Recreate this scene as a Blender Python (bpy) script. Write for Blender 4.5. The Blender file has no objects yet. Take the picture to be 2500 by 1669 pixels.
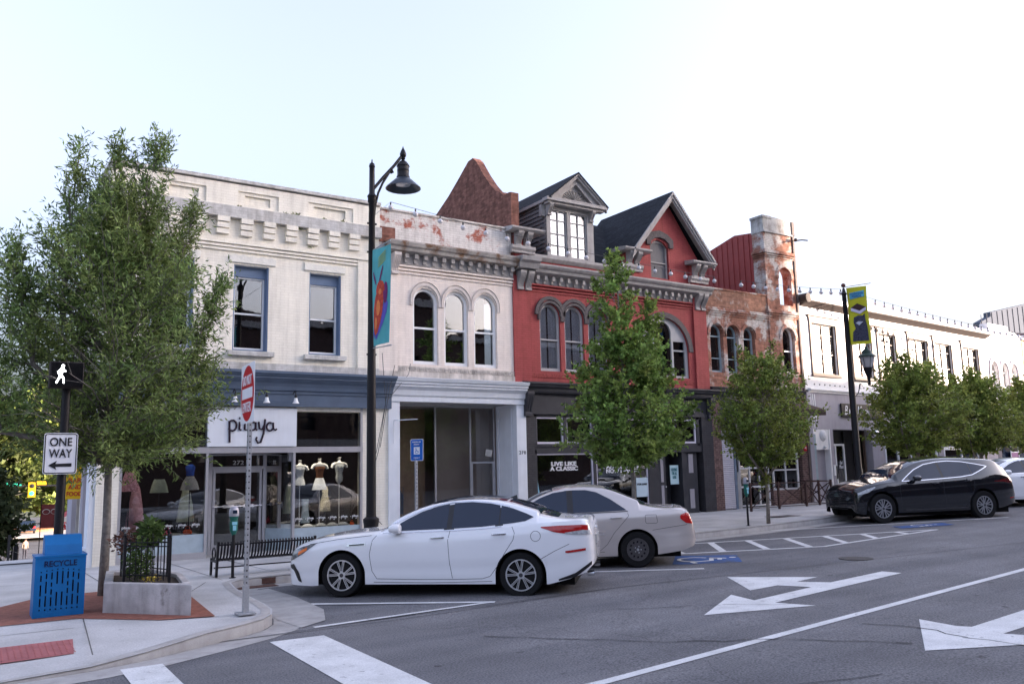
import bpy, bmesh, math, random
import numpy as np
from mathutils import Matrix, Vector, noise
from mathutils.geometry import tessellate_polygon
random.seed(7)
R = math.radians
C = bpy.context.scene.collection
PI = math.pi

# ------------------------------------------------------------ camera, sky, sun, exposure
cam = bpy.data.objects.new('camera', bpy.data.cameras.new('camera')); C.objects.link(cam)
bpy.context.scene.camera = cam
cam.data.sensor_width = 36; cam.data.lens = 2044.2/2500*36
cam.data.clip_start = .05; cam.data.clip_end = 6000
_y, _p, _r = R(33.451), R(8.522), R(-1.302)
fwd = Vector((math.sin(_y)*math.cos(_p), math.cos(_y)*math.cos(_p), math.sin(_p)))
rgt = Vector((math.cos(_y), -math.sin(_y), 0)); upv = rgt.cross(fwd)
r2 = math.cos(_r)*rgt+math.sin(_r)*upv; u2 = -math.sin(_r)*rgt+math.cos(_r)*upv
cam.matrix_world = Matrix(((r2.x, u2.x, -fwd.x, 0), (r2.y, u2.y, -fwd.y, 0), (r2.z, u2.z, -fwd.z, 1.92), (0, 0, 0, 1)))

SUN_EL, SUN_AZ = 6.0, 62.0          # azimuth measured from -Y towards +X
sc = bpy.context.scene
w = bpy.data.worlds.new('World'); sc.world = w; w.use_nodes = True
nt = w.node_tree
sky = nt.nodes.new('ShaderNodeTexSky'); sky.sky_type = 'NISHITA'; sky.sun_disc = False
sky.sun_elevation = R(SUN_EL)
sdir = Vector((math.sin(R(SUN_AZ))*math.cos(R(SUN_EL)), -math.cos(R(SUN_AZ))*math.cos(R(SUN_EL)), math.sin(R(SUN_EL))))
sky.sun_rotation = math.atan2(sdir.x, sdir.y)
sky.air_density = 1.0; sky.dust_density = 8.5; sky.ozone_density = 3.5
bg = nt.nodes['Background']; bg.inputs[1].default_value = .15
hs0 = nt.nodes.new('ShaderNodeHueSaturation'); hs0.inputs['Saturation'].default_value = .56; nt.links.new(sky.outputs[0], hs0.inputs['Color'])
tn = nt.nodes.new('ShaderNodeMix'); tn.data_type = 'RGBA'; tn.blend_type = 'MULTIPLY'; tn.inputs[0].default_value = 1; tn.inputs[7].default_value = (.99, .905, .93, 1)
nt.links.new(hs0.outputs[0], tn.inputs[6]); nt.links.new(tn.outputs[2], bg.inputs[0])
sl = bpy.data.lights.new('sun', 'SUN'); sl.energy = 3.0; sl.angle = R(.53); sl.color = (1, .80, .66)
so = bpy.data.objects.new('sun', sl); C.objects.link(so)
so.rotation_euler = sdir.to_track_quat('Z', 'Y').to_euler()
sc.view_settings.view_transform = 'Standard'; sc.view_settings.look = 'None'
sc.view_settings.exposure = 3.36; sc.view_settings.gamma = 1
sc.render.engine = 'CYCLES'

# ------------------------------------------------------------ materials
MATS = {}
def mat(name, col, rough=.7, metal=0., var=.12, nscale=6., bump=.0, bscale=60., spec=.5, coat=0., brick=None,
        weather=None, streak=0., island=0., alpha=1., emit=0., transl=0., grain=0., gscale=300.):
    if name in MATS: return MATS[name]
    m = bpy.data.materials.new(name); m.use_nodes = True; MATS[name] = m
    T = m.node_tree; N = T.nodes; L = T.links; b = N['Principled BSDF']
    if rough >= .4 and spec == .5: spec = .22
    b.inputs['Roughness'].default_value = rough; b.inputs['Metallic'].default_value = metal
    b.inputs['Specular IOR Level'].default_value = spec
    if coat: b.inputs['Coat Weight'].default_value = coat; b.inputs['Coat Roughness'].default_value = .03
    tc = N.new('ShaderNodeTexCoord')
    def nz(scale, det=4., vec=None, rgh=.55):
        n = N.new('ShaderNodeTexNoise'); n.inputs['Scale'].default_value = scale; n.inputs['Detail'].default_value = det
        n.inputs['Roughness'].default_value = rgh; L.new(vec or tc.outputs['Object'], n.inputs['Vector']); return n.outputs['Fac']
    def ramp(src, a, bb, c0=(0, 0, 0), c1=(1, 1, 1)):
        r = N.new('ShaderNodeValToRGB'); r.color_ramp.elements[0].position = a; r.color_ramp.elements[1].position = bb
        r.color_ramp.elements[0].color = (*c0, 1); r.color_ramp.elements[1].color = (*c1, 1); L.new(src, r.inputs[0]); return r.outputs[0]
    def mix(a, c, f, blend='MIX'):
        x = N.new('ShaderNodeMix'); x.data_type = 'RGBA'; x.blend_type = blend
        for i, v in ((0, f), (6, a), (7, c)):
            if isinstance(v, (int, float)): x.inputs[i].default_value = v
            elif isinstance(v, tuple): x.inputs[i].default_value = (*v, 1)
            else: L.new(v, x.inputs[i])
        return x.outputs[2]
    lo = tuple(max(0, c*(1-var)) for c in col); hi = tuple(min(1, c*(1+var)) for c in col)
    c = ramp(nz(nscale), .3, .7, lo, hi) if var else None
    if c is None: c = ramp(nz(1), 0, 1, col, col)
    hgt = None
    if brick:
        sx, joint, jf = brick
        sep = N.new('ShaderNodeSeparateXYZ'); L.new(tc.outputs['Object'], sep.inputs[0])
        ad = N.new('ShaderNodeMath'); L.new(sep.outputs[0], ad.inputs[0]); L.new(sep.outputs[1], ad.inputs[1])
        cb = N.new('ShaderNodeCombineXYZ'); L.new(ad.outputs[0], cb.inputs[0]); L.new(sep.outputs[2], cb.inputs[1])
        bt = N.new('ShaderNodeTexBrick'); L.new(cb.outputs[0], bt.inputs['Vector']); bt.inputs['Scale'].default_value = 1
        bt.inputs['Brick Width'].default_value = .2*sx; bt.inputs['Row Height'].default_value = .066*sx
        bt.inputs['Mortar Size'].default_value = .007; bt.inputs['Mortar Smooth'].default_value = .4
        bt.inputs['Color1'].default_value = (1, 1, 1, 1); v = 1-jf*.7; bt.inputs['Color2'].default_value = (v, v, v, 1)
        bt.inputs['Mortar'].default_value = (*joint, 1)
        c = mix(c, bt.outputs['Color'], 1., 'MULTIPLY'); hgt = bt.outputs['Fac']
    if weather:
        wc, thr, wsc, soft = weather
        wc2 = tuple(k*.72 for k in wc)
        wcol = ramp(nz(9.), .3, .7, wc2, wc)
        if brick: wcol = mix(wcol, ramp(hgt, 0, 1, (1, 1, 1), (.62, .6, .58)), 1., 'MULTIPLY')
        c = mix(c, wcol, ramp(nz(wsc, 9., None, .68), thr-soft, thr+soft))
    if streak:
        mp = N.new('ShaderNodeMapping'); L.new(tc.outputs['Object'], mp.inputs[0]); mp.inputs['Scale'].default_value = (5, 5, .5)
        c = mix(c, ramp(nz(1.5, 6., mp.outputs[0]), .45, .8, (1, 1, 1), (1-streak, 1-streak*1.05, 1-streak*1.12)), 1., 'MULTIPLY')
    if grain:
        c = mix(c, ramp(nz(gscale, 2.), .3, .7, (1-grain,)*3, (1+grain,)*3), 1., 'MULTIPLY')
    if island:
        g = N.new('ShaderNodeNewGeometry')
        h = N.new('ShaderNodeHueSaturation'); L.new(c, h.inputs['Color'])
        mr = N.new('ShaderNodeMapRange'); L.new(g.outputs['Random Per Island'], mr.inputs[0]); mr.inputs[3].default_value = 1-island; mr.inputs[4].default_value = 1+island
        L.new(mr.outputs[0], h.inputs['Value'])
        mr2 = N.new('ShaderNodeMapRange'); L.new(nz(1.3), mr2.inputs[0]); mr2.inputs[1].default_value = .3; mr2.inputs[2].default_value = .7
        mr2.inputs[3].default_value = .465; mr2.inputs[4].default_value = .515; L.new(mr2.outputs[0], h.inputs['Hue'])
        c = h.outputs[0]
    L.new(c, b.inputs['Base Color'])
    if bump or brick:
        bp = N.new('ShaderNodeBump'); bp.inputs['Distance'].default_value = .01; bp.inputs['Strength'].default_value = max(bump, .3)
        src = nz(bscale, 3.)
        if brick:
            a = N.new('ShaderNodeMath'); a.operation = 'MULTIPLY'; a.inputs[1].default_value = -1.; L.new(hgt, a.inputs[0])
            q = N.new('ShaderNodeMath'); q.operation = 'MULTIPLY_ADD'; q.inputs[1].default_value = .35; L.new(src, q.inputs[0]); L.new(a.outputs[0], q.inputs[2]); src = q.outputs[0]
        L.new(src, bp.inputs['Height']); L.new(bp.outputs[0], b.inputs['Normal'])
    if emit: L.new(c, b.inputs['Emission Color']); b.inputs['Emission Strength'].default_value = emit
    if transl:
        tr = N.new('ShaderNodeBsdfTranslucent'); L.new(c, tr.inputs[0]); ms = N.new('ShaderNodeMixShader'); ms.inputs[0].default_value = transl
        L.new(b.outputs[0], ms.inputs[1]); L.new(tr.outputs[0], ms.inputs[2]); L.new(ms.outputs[0], N['Material Output'].inputs[0])
    return m
def glass(name, tint=(.75, .8, .82), refl=.12, wav=0.):
    m = bpy.data.materials.new(name); m.use_nodes = True; T = m.node_tree; N = T.nodes; L = T.links
    N.remove(N['Principled BSDF'])
    tr = N.new('ShaderNodeBsdfTransparent'); tr.inputs[0].default_value = (*tint, 1)
    gl = N.new('ShaderNodeBsdfGlossy'); gl.inputs['Roughness'].default_value = .012
    fr = N.new('ShaderNodeFresnel'); fr.inputs[0].default_value = 1.5
    ma = N.new('ShaderNodeMath'); ma.operation = 'MULTIPLY_ADD'; ma.inputs[1].default_value = 1.5; ma.inputs[2].default_value = refl; ma.use_clamp = True
    L.new(fr.outputs[0], ma.inputs[0]); mx = N.new('ShaderNodeMixShader'); L.new(ma.outputs[0], mx.inputs[0])
    L.new(tr.outputs[0], mx.inputs[1]); L.new(gl.outputs[0], mx.inputs[2]); L.new(mx.outputs[0], N['Material Output'].inputs[0])
    if wav:
        tc = N.new('ShaderNodeTexCoord'); n = N.new('ShaderNodeTexNoise'); n.inputs['Scale'].default_value = 2.6; L.new(tc.outputs['Object'], n.inputs[0])
        bp = N.new('ShaderNodeBump'); bp.inputs['Strength'].default_value = wav; bp.inputs['Distance'].default_value = .02
        L.new(n.outputs['Fac'], bp.inputs['Height']); L.new(bp.outputs[0], gl.inputs['Normal'])
    return m

cream = mat('cream_painted_brick', (.90, .85, .74), .75, var=.06, nscale=2, brick=(1, (.90, .89, .87), .06), streak=.20, weather=((.60, .58, .53), .74, 4., .03))
cream_dirty = mat('cream_grimy_brick', (.60, .585, .56), .85, var=.2, nscale=5, brick=(1, (.85, .84, .82), .1), streak=.35)
beige = mat('beige_painted_brick', (.84, .745, .67), .75, var=.06, nscale=2, brick=(1, (.90, .89, .88), .06), streak=.18, weather=((.58, .52, .47), .73, 3.5, .03))
beige_trim = mat('beige_stone_trim', (.64, .575, .53), .8, var=.08, nscale=8, bump=.1)
beige_dirty = mat('stained_stone_band', (.58, .53, .48), .85, var=.3, nscale=4, bump=.3, streak=.4)
rust_stone = mat('rust_stained_cornice', (.40, .37, .34), .85, var=.35, nscale=3, weather=((.24, .13, .07), .56, 2.2, .08), bump=.3, bscale=20)
peeled = mat('peeling_white_brick', (.74, .70, .66), .85, var=.12, nscale=4, brick=(1, (.78, .76, .74), .1), weather=((.50, .17, .12), .565, 1.7, .035), streak=.3)
redpaint = mat('red_painted_brick', (.37, .072, .070), .7, var=.10, nscale=2, brick=(1, (.74, .70, .70), .16), streak=.25, weather=((.46, .20, .17), .72, 3., .03))
oldbrick = mat('old_red_brick', (.27, .125, .095), .9, var=.35, nscale=5, brick=(1, (.75, .72, .7), .6), streak=.3)
oldbrick2 = mat('weathered_brick_white_paint', (.36, .17, .12), .9, var=.3, nscale=5, brick=(1, (.8, .76, .72), .5), weather=((.66, .62, .58), .53, 1.3, .05), streak=.3)
oldbrick3 = mat('weathered_brown_brick', (.34, .18, .125), .9, var=.3, nscale=5, brick=(1, (.8, .76, .72), .5), weather=((.55, .50, .45), .62, 2., .06), streak=.35)
greytrim = mat('grey_painted_trim', (.36, .34, .33), .55, var=.12, nscale=5, streak=.25)
greytrim2 = mat('light_grey_window_trim', (.40, .395, .40), .5, var=.06)
darkstone = mat('dark_grey_hood_mould', (.115, .10, .10), .8, var=.25, nscale=20, bump=.3, bscale=40)
charcoal = mat('charcoal_paint', (.048, .048, .055), .5, var=.15, nscale=3)
charcoal_brick = mat('charcoal_painted_brick', (.05, .048, .054), .55, var=.15, brick=(1, (.6, .6, .6), .1))
slate_blue = mat('slate_blue_paint', (.105, .14, .20), .45, var=.1, nscale=3)
slate_blue2 = mat('slate_blue_frame', (.16, .22, .33), .5, var=.08)
bluewhite = mat('bluish_white_paint', (.74, .77, .82), .5, var=.04, nscale=3, streak=.08)
white = mat('white_paint', (.82, .82, .82), .5, var=.04)
white_brick = mat('white_painted_stucco', (.80, .79, .79), .7, var=.04, streak=.06)
tan = mat('tan_window_trim', (.10, .066, .05), .6, var=.12, nscale=5)
shingle = mat('dark_roof_shingles', (.030, .033, .040), .95, var=.3, nscale=18, brick=(1.2, (.45, .45, .45), .6), bump=.4)
redmetal = mat('red_metal_siding', (.30, .055, .05), .5, var=.1)
clapboard = mat('grey_clapboard', (.17, .17, .175), .6, var=.1)
brown_brick = mat('brown_brick', (.15, .095, .085), .9, var=.3, nscale=7, brick=(1, (1.9, 1.9, 1.9), .5))
purplegrey = mat('purple_grey_stucco', (.36, .34, .38), .8, var=.07, nscale=2, streak=.12)
aluminium = mat('aluminium_frame', (.50, .49, .51), .35, metal=.5, var=.05)
black = mat('black_paint', (.014, .014, .016), .35, var=.1)
blackmetal = mat('black_powder_coat', (.010, .009, .011), .45, var=.1, spec=.3)
galv = mat('galvanised_steel', (.42, .43, .45), .45, metal=.5, var=.12, nscale=30)
chrome = mat('chrome', (.75, .76, .78), .12, metal=1., var=0)
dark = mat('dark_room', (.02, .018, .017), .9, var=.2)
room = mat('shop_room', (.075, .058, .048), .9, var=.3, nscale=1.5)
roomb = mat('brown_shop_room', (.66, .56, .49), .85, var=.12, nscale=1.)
paperwall = mat('brown_paper_wall', (.66, .46, .30), .8, var=.1)
curtain = mat('white_curtain', (.84, .86, .92), .9, var=.04, transl=.08)
concrete = mat('concrete_sidewalk', (.47, .46, .455), .9, var=.17, nscale=1.1, bump=.15, bscale=120, grain=.14, gscale=60, weather=((.24, .22, .21), .71, 6., .03))
concrete2 = mat('concrete_kerb', (.385, .37, .36), .9, var=.15, nscale=3, bump=.25, bscale=60, streak=.2, grain=.08, gscale=120)
planterc = mat('concrete_planter_wall', (.46, .43, .42), .9, var=.22, nscale=4, bump=.3, bscale=50, weather=((.27, .24, .23), .66, 3., .05), streak=.4, grain=.07, gscale=150)
paver = mat('red_brick_paving', (.26, .105, .075), .9, var=.2, nscale=12, bump=.3, grain=.15, gscale=90)
tactile_m = mat('red_tactile_plate', (.36, .13, .13), .8, var=.12)
paint = mat('road_paint', (.60, .60, .60), .7, var=.12, nscale=3, weather=((.26, .26, .27), .64, 9., .04), grain=.14, gscale=70)
bluepaint = mat('blue_road_paint', (.045, .10, .27), .8, var=.2, nscale=5, weather=((.09, .095, .11), .56, 2.5, .08), grain=.12, gscale=150)
bark = mat('tree_bark', (.19, .175, .16), .95, var=.35, nscale=14, bump=.6, bscale=25)
barkl = mat('pale_tree_bark', (.22, .19, .16), .95, var=.35, nscale=12, bump=.5, bscale=25)
soil = mat('planter_soil', (.06, .045, .035), .95, var=.4, nscale=20, bump=.6)
g_up = glass('upper_window_glass', (.7, .72, .75), .13, .06)
g_up2 = glass('upper_window_glass_plain', (.95, .96, .98), .17, .05)
g_shop = glass('shop_window_glass', (.85, .87, .88), .035)
rubber = mat('tyre_rubber', (.012, .012, .013), .8, var=.2, nscale=30, spec=.2)
autoglass = mat('tinted_car_glass', (.012, .022, .045), .04, var=0, spec=.55)
redlens = mat('red_lamp_lens', (.42, .012, .012), .15, var=.2, nscale=30, coat=.6)
clearlens = mat('clear_lamp_lens', (.45, .46, .48), .12, var=.3, nscale=25, coat=.8)
orange = mat('orange_lens', (.8, .18, .03), .2, var=.1)
signwhite = mat('reflective_white_sign', (.80, .80, .82), .4, var=.03)
signred = mat('sign_red', (.50, .02, .03), .4, var=.04)
signblue = mat('sign_blue', (.02, .13, .50), .4, var=.04)

# asphalt
def asphalt_mat():
    m = mat('asphalt', (.150, .149, .157), .82, var=.16, nscale=.7, bump=.6, bscale=120, grain=.45, gscale=48)
    T = m.node_tree; N = T.nodes; L = T.links; b = N['Principled BSDF']; src = b.inputs['Base Color'].links[0].from_socket
    tc = N.new('ShaderNodeTexCoord')
    # sealed cracks and seams
    v = N.new('ShaderNodeTexVoronoi'); v.feature = 'DISTANCE_TO_EDGE'; v.inputs['Scale'].default_value = .16
    n = N.new('ShaderNodeTexNoise'); n.inputs['Scale'].default_value = 1.2; n.inputs['Detail'].default_value = 6
    vm = N.new('ShaderNodeVectorMath'); vm.operation = 'MULTIPLY_ADD'; vm.inputs[1].default_value = (.9, .9, .9)
    L.new(tc.outputs['Object'], n.inputs[0]); L.new(n.outputs['Color'], vm.inputs[0]); L.new(tc.outputs['Object'], vm.inputs[2]); L.new(vm.outputs[0], v.inputs[0])
    r = N.new('ShaderNodeValToRGB'); r.color_ramp.elements[0].position = .0; r.color_ramp.elements[1].position = .0035
    r.color_ramp.elements[0].color = (.80, .79, .79, 1); r.color_ramp.elements[1].color = (1, 1, 1, 1); L.new(v.outputs[0], r.inputs[0])
    x = N.new('ShaderNodeMix'); x.data_type = 'RGBA'; x.blend_type = 'MULTIPLY'; x.inputs[0].default_value = 1
    L.new(src, x.inputs[6]); L.new(r.outputs[0], x.inputs[7])
    mp = N.new('ShaderNodeMapping'); mp.inputs['Scale'].default_value = (.10, .9, 1); mp.inputs['Rotation'].default_value = (0, 0, R(-6)); L.new(tc.outputs['Object'], mp.inputs[0])
    n3 = N.new('ShaderNodeTexNoise'); n3.inputs['Scale'].default_value = 1.6; n3.inputs['Detail'].default_value = 5; L.new(mp.outputs[0], n3.inputs[0])
    r3 = N.new('ShaderNodeValToRGB'); r3.color_ramp.elements[0].position = .35; r3.color_ramp.elements[1].position = .68
    r3.color_ramp.elements[0].color = (.80, .80, .82, 1); r3.color_ramp.elements[1].color = (1.14, 1.13, 1.12, 1); L.new(n3.outputs[0], r3.inputs[0])
    x3 = N.new('ShaderNodeMix'); x3.data_type = 'RGBA'; x3.blend_type = 'MULTIPLY'; x3.inputs[0].default_value = 1
    L.new(x.outputs[2], x3.inputs[6]); L.new(r3.outputs[0], x3.inputs[7]); x = x3
    # oil spots
    n2 = N.new('ShaderNodeTexNoise'); n2.inputs['Scale'].default_value = 5.; n2.inputs['Detail'].default_value = 2; L.new(tc.outputs['Object'], n2.inputs[0])
    r2_ = N.new('ShaderNodeValToRGB'); r2_.color_ramp.elements[0].position = .70; r2_.color_ramp.elements[1].position = .76
    r2_.color_ramp.elements[0].color = (1, 1, 1, 1); r2_.color_ramp.elements[1].color = (.55, .54, .54, 1); L.new(n2.outputs[0], r2_.inputs[0])
    y = N.new('ShaderNodeMix'); y.data_type = 'RGBA'; y.blend_type = 'MULTIPLY'; y.inputs[0].default_value = 1
    L.new(x.outputs[2], y.inputs[6]); L.new(r2_.outputs[0], y.inputs[7]); L.new(y.outputs[2], b.inputs['Base Color'])
    return m
asphalt = asphalt_mat()

# ------------------------------------------------------------ mesh builder
W = {}                       # world matrices of everything made
FR = Matrix()                # frame the coordinates are given in
def setframe(m=None):
    global FR
    FR = m.copy() if m is not None else Matrix()
def tagp(o, label=None, cat=None, group=None, kind=None):
    if label: o['label'] = label
    if cat: o['category'] = cat
    if group: o['group'] = group
    if kind: o['kind'] = kind
    return o
def thing(name, label, cat, loc=(0, 0, 0), rz=0., group=None, sc_=1.):
    o = bpy.data.objects.new(name, None); C.objects.link(o); o.empty_display_size = .2
    m = Matrix.Translation(loc) @ Matrix.Rotation(rz, 4, 'Z') @ Matrix.Scale(sc_, 4)
    o.location = loc; o.rotation_euler = (0, 0, rz); o.scale = (sc_,)*3
    W[o.name] = m; tagp(o, label, cat, group); return o
class MB:
    def __init__(s): s.v = []; s.f = []
    def add(s, vs, fs):
        n = len(s.v); s.v += [tuple(v) for v in vs]; s.f += [tuple(i+n for i in f) for f in fs]; return s
    def box(s, x0, x1, y0, y1, z0, z1):
        return s.add([(x0, y0, z0), (x1, y0, z0), (x1, y1, z0), (x0, y1, z0), (x0, y0, z1), (x1, y0, z1), (x1, y1, z1), (x0, y1, z1)],
                     [(0, 3, 2, 1), (4, 5, 6, 7), (0, 1, 5, 4), (1, 2, 6, 5), (2, 3, 7, 6), (3, 0, 4, 7)])
    def bar(s, a, b, wd, dp=None):
        a = Vector(a); b = Vector(b); d = (b-a).normalized(); dp = dp or wd
        u = d.cross(Vector((0, 0, 1))); u = u.normalized() if u.length > 1e-4 else Vector((1, 0, 0)); v = d.cross(u)
        P = [a+u*i*wd/2+v*j*dp/2 for i, j in ((-1, -1), (1, -1), (1, 1), (-1, 1))]; Q = [p+(b-a) for p in P]
        return s.add(P+Q, [(0, 1, 2, 3), (7, 6, 5, 4), (0, 4, 5, 1), (1, 5, 6, 2), (2, 6, 7, 3), (3, 7, 4, 0)])
    def tube(s, pts, rad, n=8, caps=True):
        pts = [Vector(p) for p in pts]; rr = rad if isinstance(rad, (list, tuple)) else [rad]*len(pts); rings = []
        u = None
        for i, p in enumerate(pts):
            d = (pts[min(i+1, len(pts)-1)]-pts[max(i-1, 0)]).normalized()
            if u is None: u = d.cross(Vector((.3, .1, 1))); u = u.normalized() if u.length > 1e-3 else Vector((1, 0, 0))
            u = (u-d*u.dot(d)).normalized(); v = d.cross(u)
            rings.append([p+(u*math.cos(2*PI*k/n)+v*math.sin(2*PI*k/n))*rr[i] for k in range(n)])
        fs = [(i*n+k, i*n+(k+1) % n, (i+1)*n+(k+1) % n, (i+1)*n+k) for i in range(len(pts)-1) for k in range(n)]
        if caps: fs += [tuple(range(n))[::-1], tuple((len(pts)-1)*n+k for k in range(n))]
        return s.add([p for r in rings for p in r], fs)
    def lathe(s, prof, c=(0, 0, 0), n=20, ax='z', sx=1., sy=1.):
        vs = []
        for r, h in prof:
            for k in range(n):
                a = 2*PI*k/n; x, y = r*math.cos(a)*sx, r*math.sin(a)*sy
                vs.append({'z': (c[0]+x, c[1]+y, c[2]+h), 'y': (c[0]+x, c[1]+h, c[2]+y), 'x': (c[0]+h, c[1]+x, c[2]+y)}[ax])
        m = len(prof)
        fs = [(i*n+k, i*n+(k+1) % n, (i+1)*n+(k+1) % n, (i+1)*n+k) for i in range(m-1) for k in range(n)]
        if prof[0][0] > 1e-4: fs.append(tuple(range(n))[::-1])
        if prof[-1][0] > 1e-4: fs.append(tuple((m-1)*n+k for k in range(n)))
        return s.add(vs, fs)
    def sphere(s, c, r, n=12, sz=1.):
        return s.lathe([(r*math.sin(PI*i/8)+1e-5, -r*math.cos(PI*i/8)*sz) for i in range(9)], c, n)
    def poly(s, outs, y0, y1, fn=None):
        """outlines (u,v) with holes, extruded from y0 to y1 (plane XZ unless fn maps (u,v,w))"""
        fn = fn or (lambda u, v, w_: (u, w_, v))
        flat = [p for o in outs for p in o]; n = len(flat)
        tri = tessellate_polygon([[Vector((p[0], p[1], 0)) for p in o] for o in outs])
        vs = [fn(p[0], p[1], y0) for p in flat]; fs = [tuple(t) for t in tri]
        if y1 != y0:
            vs += [fn(p[0], p[1], y1) for p in flat]; fs += [(t[2]+n, t[1]+n, t[0]+n) for t in tri]
            k = 0
            for o in outs:
                m = len(o)
                for i in range(m): a, b = k+i, k+(i+1) % m; fs.append((a, b, b+n, a+n))
                k += m
        return s.add(vs, fs)
    def prof(s, pr, x0, x1, Y0=0.):
        """profile (out, z) swept along X; out is how far it stands in front of the facade plane Y0"""
        n = len(pr); vs = [(x, Y0-o, z) for x in (x0, x1) for o, z in pr]
        return s.add(vs, [tuple(range(n)), tuple(range(2*n-1, n-1, -1))]+[(i, (i+1) % n, (i+1) % n+n, i+n) for i in range(n)])
    def obj(s, name, m, parent=None, smooth=False, bevel=0., label=None, weld=False, raw=False):
        me = bpy.data.meshes.new(name)
        if s.v:
            me.from_pydata(s.v, [], s.f)
            if not raw:
                b = bmesh.new(); b.from_mesh(me)
                if weld: bmesh.ops.remove_doubles(b, verts=b.verts, dist=1e-4)
                bmesh.ops.recalc_face_normals(b, faces=b.faces)
                if bevel: bmesh.ops.bevel(b, geom=b.edges[:], offset=bevel, segments=2, affect='EDGES', profile=.6)
                b.to_mesh(me); b.free()
        return link(name, me, m, parent, smooth, label)
def link(name, me, m, parent=None, smooth=False, label=None):
    o = bpy.data.objects.new(name, me); C.objects.link(o)
    if parent is not None:
        me.transform(W[parent.name].inverted() @ FR); o.parent = parent; W[o.name] = W[parent.name]
    else:
        me.transform(FR); W[o.name] = Matrix()
    me.materials.append(m)
    if smooth:
        me.polygons.foreach_set('use_smooth', [True]*len(me.polygons))
        if smooth != 'all':
            try: me.set_sharp_from_angle(angle=R(smooth if isinstance(smooth, (int, float)) and smooth > 1 else 40))
            except Exception: pass
    me.update()
    if label: o['label'] = label
    return o
def copy_tree(o, loc=None, rz=None, parent=None, scale=None):
    c = o.copy(); C.objects.link(c); W[c.name] = W[o.name]
    if parent: c.parent = parent
    if loc is not None: c.location = loc
    if rz is not None: c.rotation_euler = (0, 0, rz)
    if scale is not None: c.scale = (scale,)*3
    for ch in [x for x in bpy.data.objects if x.parent == o]: copy_tree(ch, parent=c)
    return c
def rect(x0, x1, z0, z1): return [(x0, z0), (x1, z0), (x1, z1), (x0, z1)]
def arch(x0, x1, z0, zs, zt, n=14):
    cx_ = (x0+x1)/2; a = (x1-x0)/2
    return [(x0, z0), (x1, z0)]+[(cx_+a*math.cos(PI*i/n), zs+(zt-zs)*math.sin(PI*i/n)) for i in range(n+1)]
def text(s_, name, m, parent, M_, wdt, hgt=None, ext=.004, bold=0., shear=0., sp=1.):
    """text scaled to width wdt (and height hgt), laid in its own XY plane then moved by matrix M_"""
    cu = bpy.data.curves.new('t', 'FONT'); cu.body = s_; cu.extrude = .01; cu.offset = bold; cu.shear = shear; cu.space_character = sp
    cu.align_x = 'CENTER'; cu.space_line = .82
    ob = bpy.data.objects.new('t', cu); me = bpy.data.meshes.new_from_object(ob); bpy.data.objects.remove(ob)
    co = np.array([v.co[:] for v in me.vertices]); mn = co.min(0); mx = co.max(0); k = wdt/(mx[0]-mn[0]); kz = (hgt/(mx[1]-mn[1])) if hgt else k
    me.transform(M_ @ Matrix.Diagonal((k, kz, ext/.01, 1)) @ Matrix.Translation((-(mn[0]+mx[0])/2, -(mn[1]+mx[1])/2, 0)))
    me.name = name
    return link(name, me, m, parent)
def upright(x, y, z, rz=0.): # text standing in the XZ plane facing -Y
    return Matrix.Translation((x, y, z)) @ Matrix.Rotation(rz, 4, 'Z') @ Matrix.Rotation(PI/2, 4, 'X')
def rz_at(x): return .0165*max(0., x-5.)

# ------------------------------------------------------------ ground
def struct(mb, name, m, **k): return tagp(mb.obj(name, m, **k), kind='structure')
def down(y): return 0. if y <= 22 else -.0775*(min(y, 85)-22)
tr = MB(); S_ = 2600; tr.add([(-S_, -S_, -5.3), (S_, -S_, -5.3), (S_, S_, -5.3), (-S_, S_, -5.3)], [(0, 1, 2, 3)])
grass = mat('distant_ground', (.09, .10, .06), .95, var=.3, nscale=.05)
struct(tr, 'terrain', grass, raw=True)
rd = MB(); xs = [-60, -20, 5, 15, 30, 60, 150]; ys = [-14, 0, 10, 21]
for i in range(len(xs)-1):
    for j in range(len(ys)-1):
        a, b = xs[i], xs[i+1]; c, d = ys[j], ys[j+1]
        if a >= 15 and j == 2: d = 24
        rd.add([(a, c, rz_at(a)), (b, c, rz_at(b)), (b, d, rz_at(b)), (a, d, rz_at(a))], [(0, 1, 2, 3)])
struct(rd, 'road', asphalt, raw=True)
cs = MB()
cs.add([(-60, 21, 0), (2.6, 21, 0), (2.6, 22, 0), (-60, 22, 0)], [(0, 1, 2, 3)])
cs.add([(-60, 22, 0), (5, 22, 0), (30, 85, down(85)), (-60, 85, down(85)), (60, 160, -4.4), (-60, 160, -4.4)], [(0, 1, 2, 3), (3, 2, 4, 5)])
struct(cs, 'cross_street', asphalt, raw=True)

KP = [(-9, 22.5), (-8.6, 13.2), (-8.1, 11.), (-7.0, 9.75), (-5.5, 9.45), (0.4, 9.55), (1.26, 9.66), (1.8, 9.84), (2.5, 10.2), (3.0, 10.48), (3.3, 10.72), (3.5, 11.02), (3.62, 11.4),
      (3.68, 11.9), (3.72, 12.8), (3.80, 13.8), (3.92, 14.55), (4.15, 14.86), (4.6, 14.96), (5, 14.97), (10, 14.72), (14.6, 14.52), (17.5, 14.5), (20, 14.72), (23, 15.1), (27, 15.7), (35, 16.6), (60, 19.2)]
def KZ(x, y):
    if y < 10.6 and x < 2.6: return .03+.11*max(0, min(1, (x-1.0)/1.5))
    return rz_at(x)+.14
def off(path, d):
    out = []
    for i, p in enumerate(path):
        a = Vector(path[max(i-1, 0)]); b = Vector(path[min(i+1, len(path)-1)]); t = (b-a).normalized(); out.append((p[0]-t.y*d, p[1]+t.x*d))
    return out
kb = MB(); inn = off(KP, .15); mid = off(KP, .03)
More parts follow.
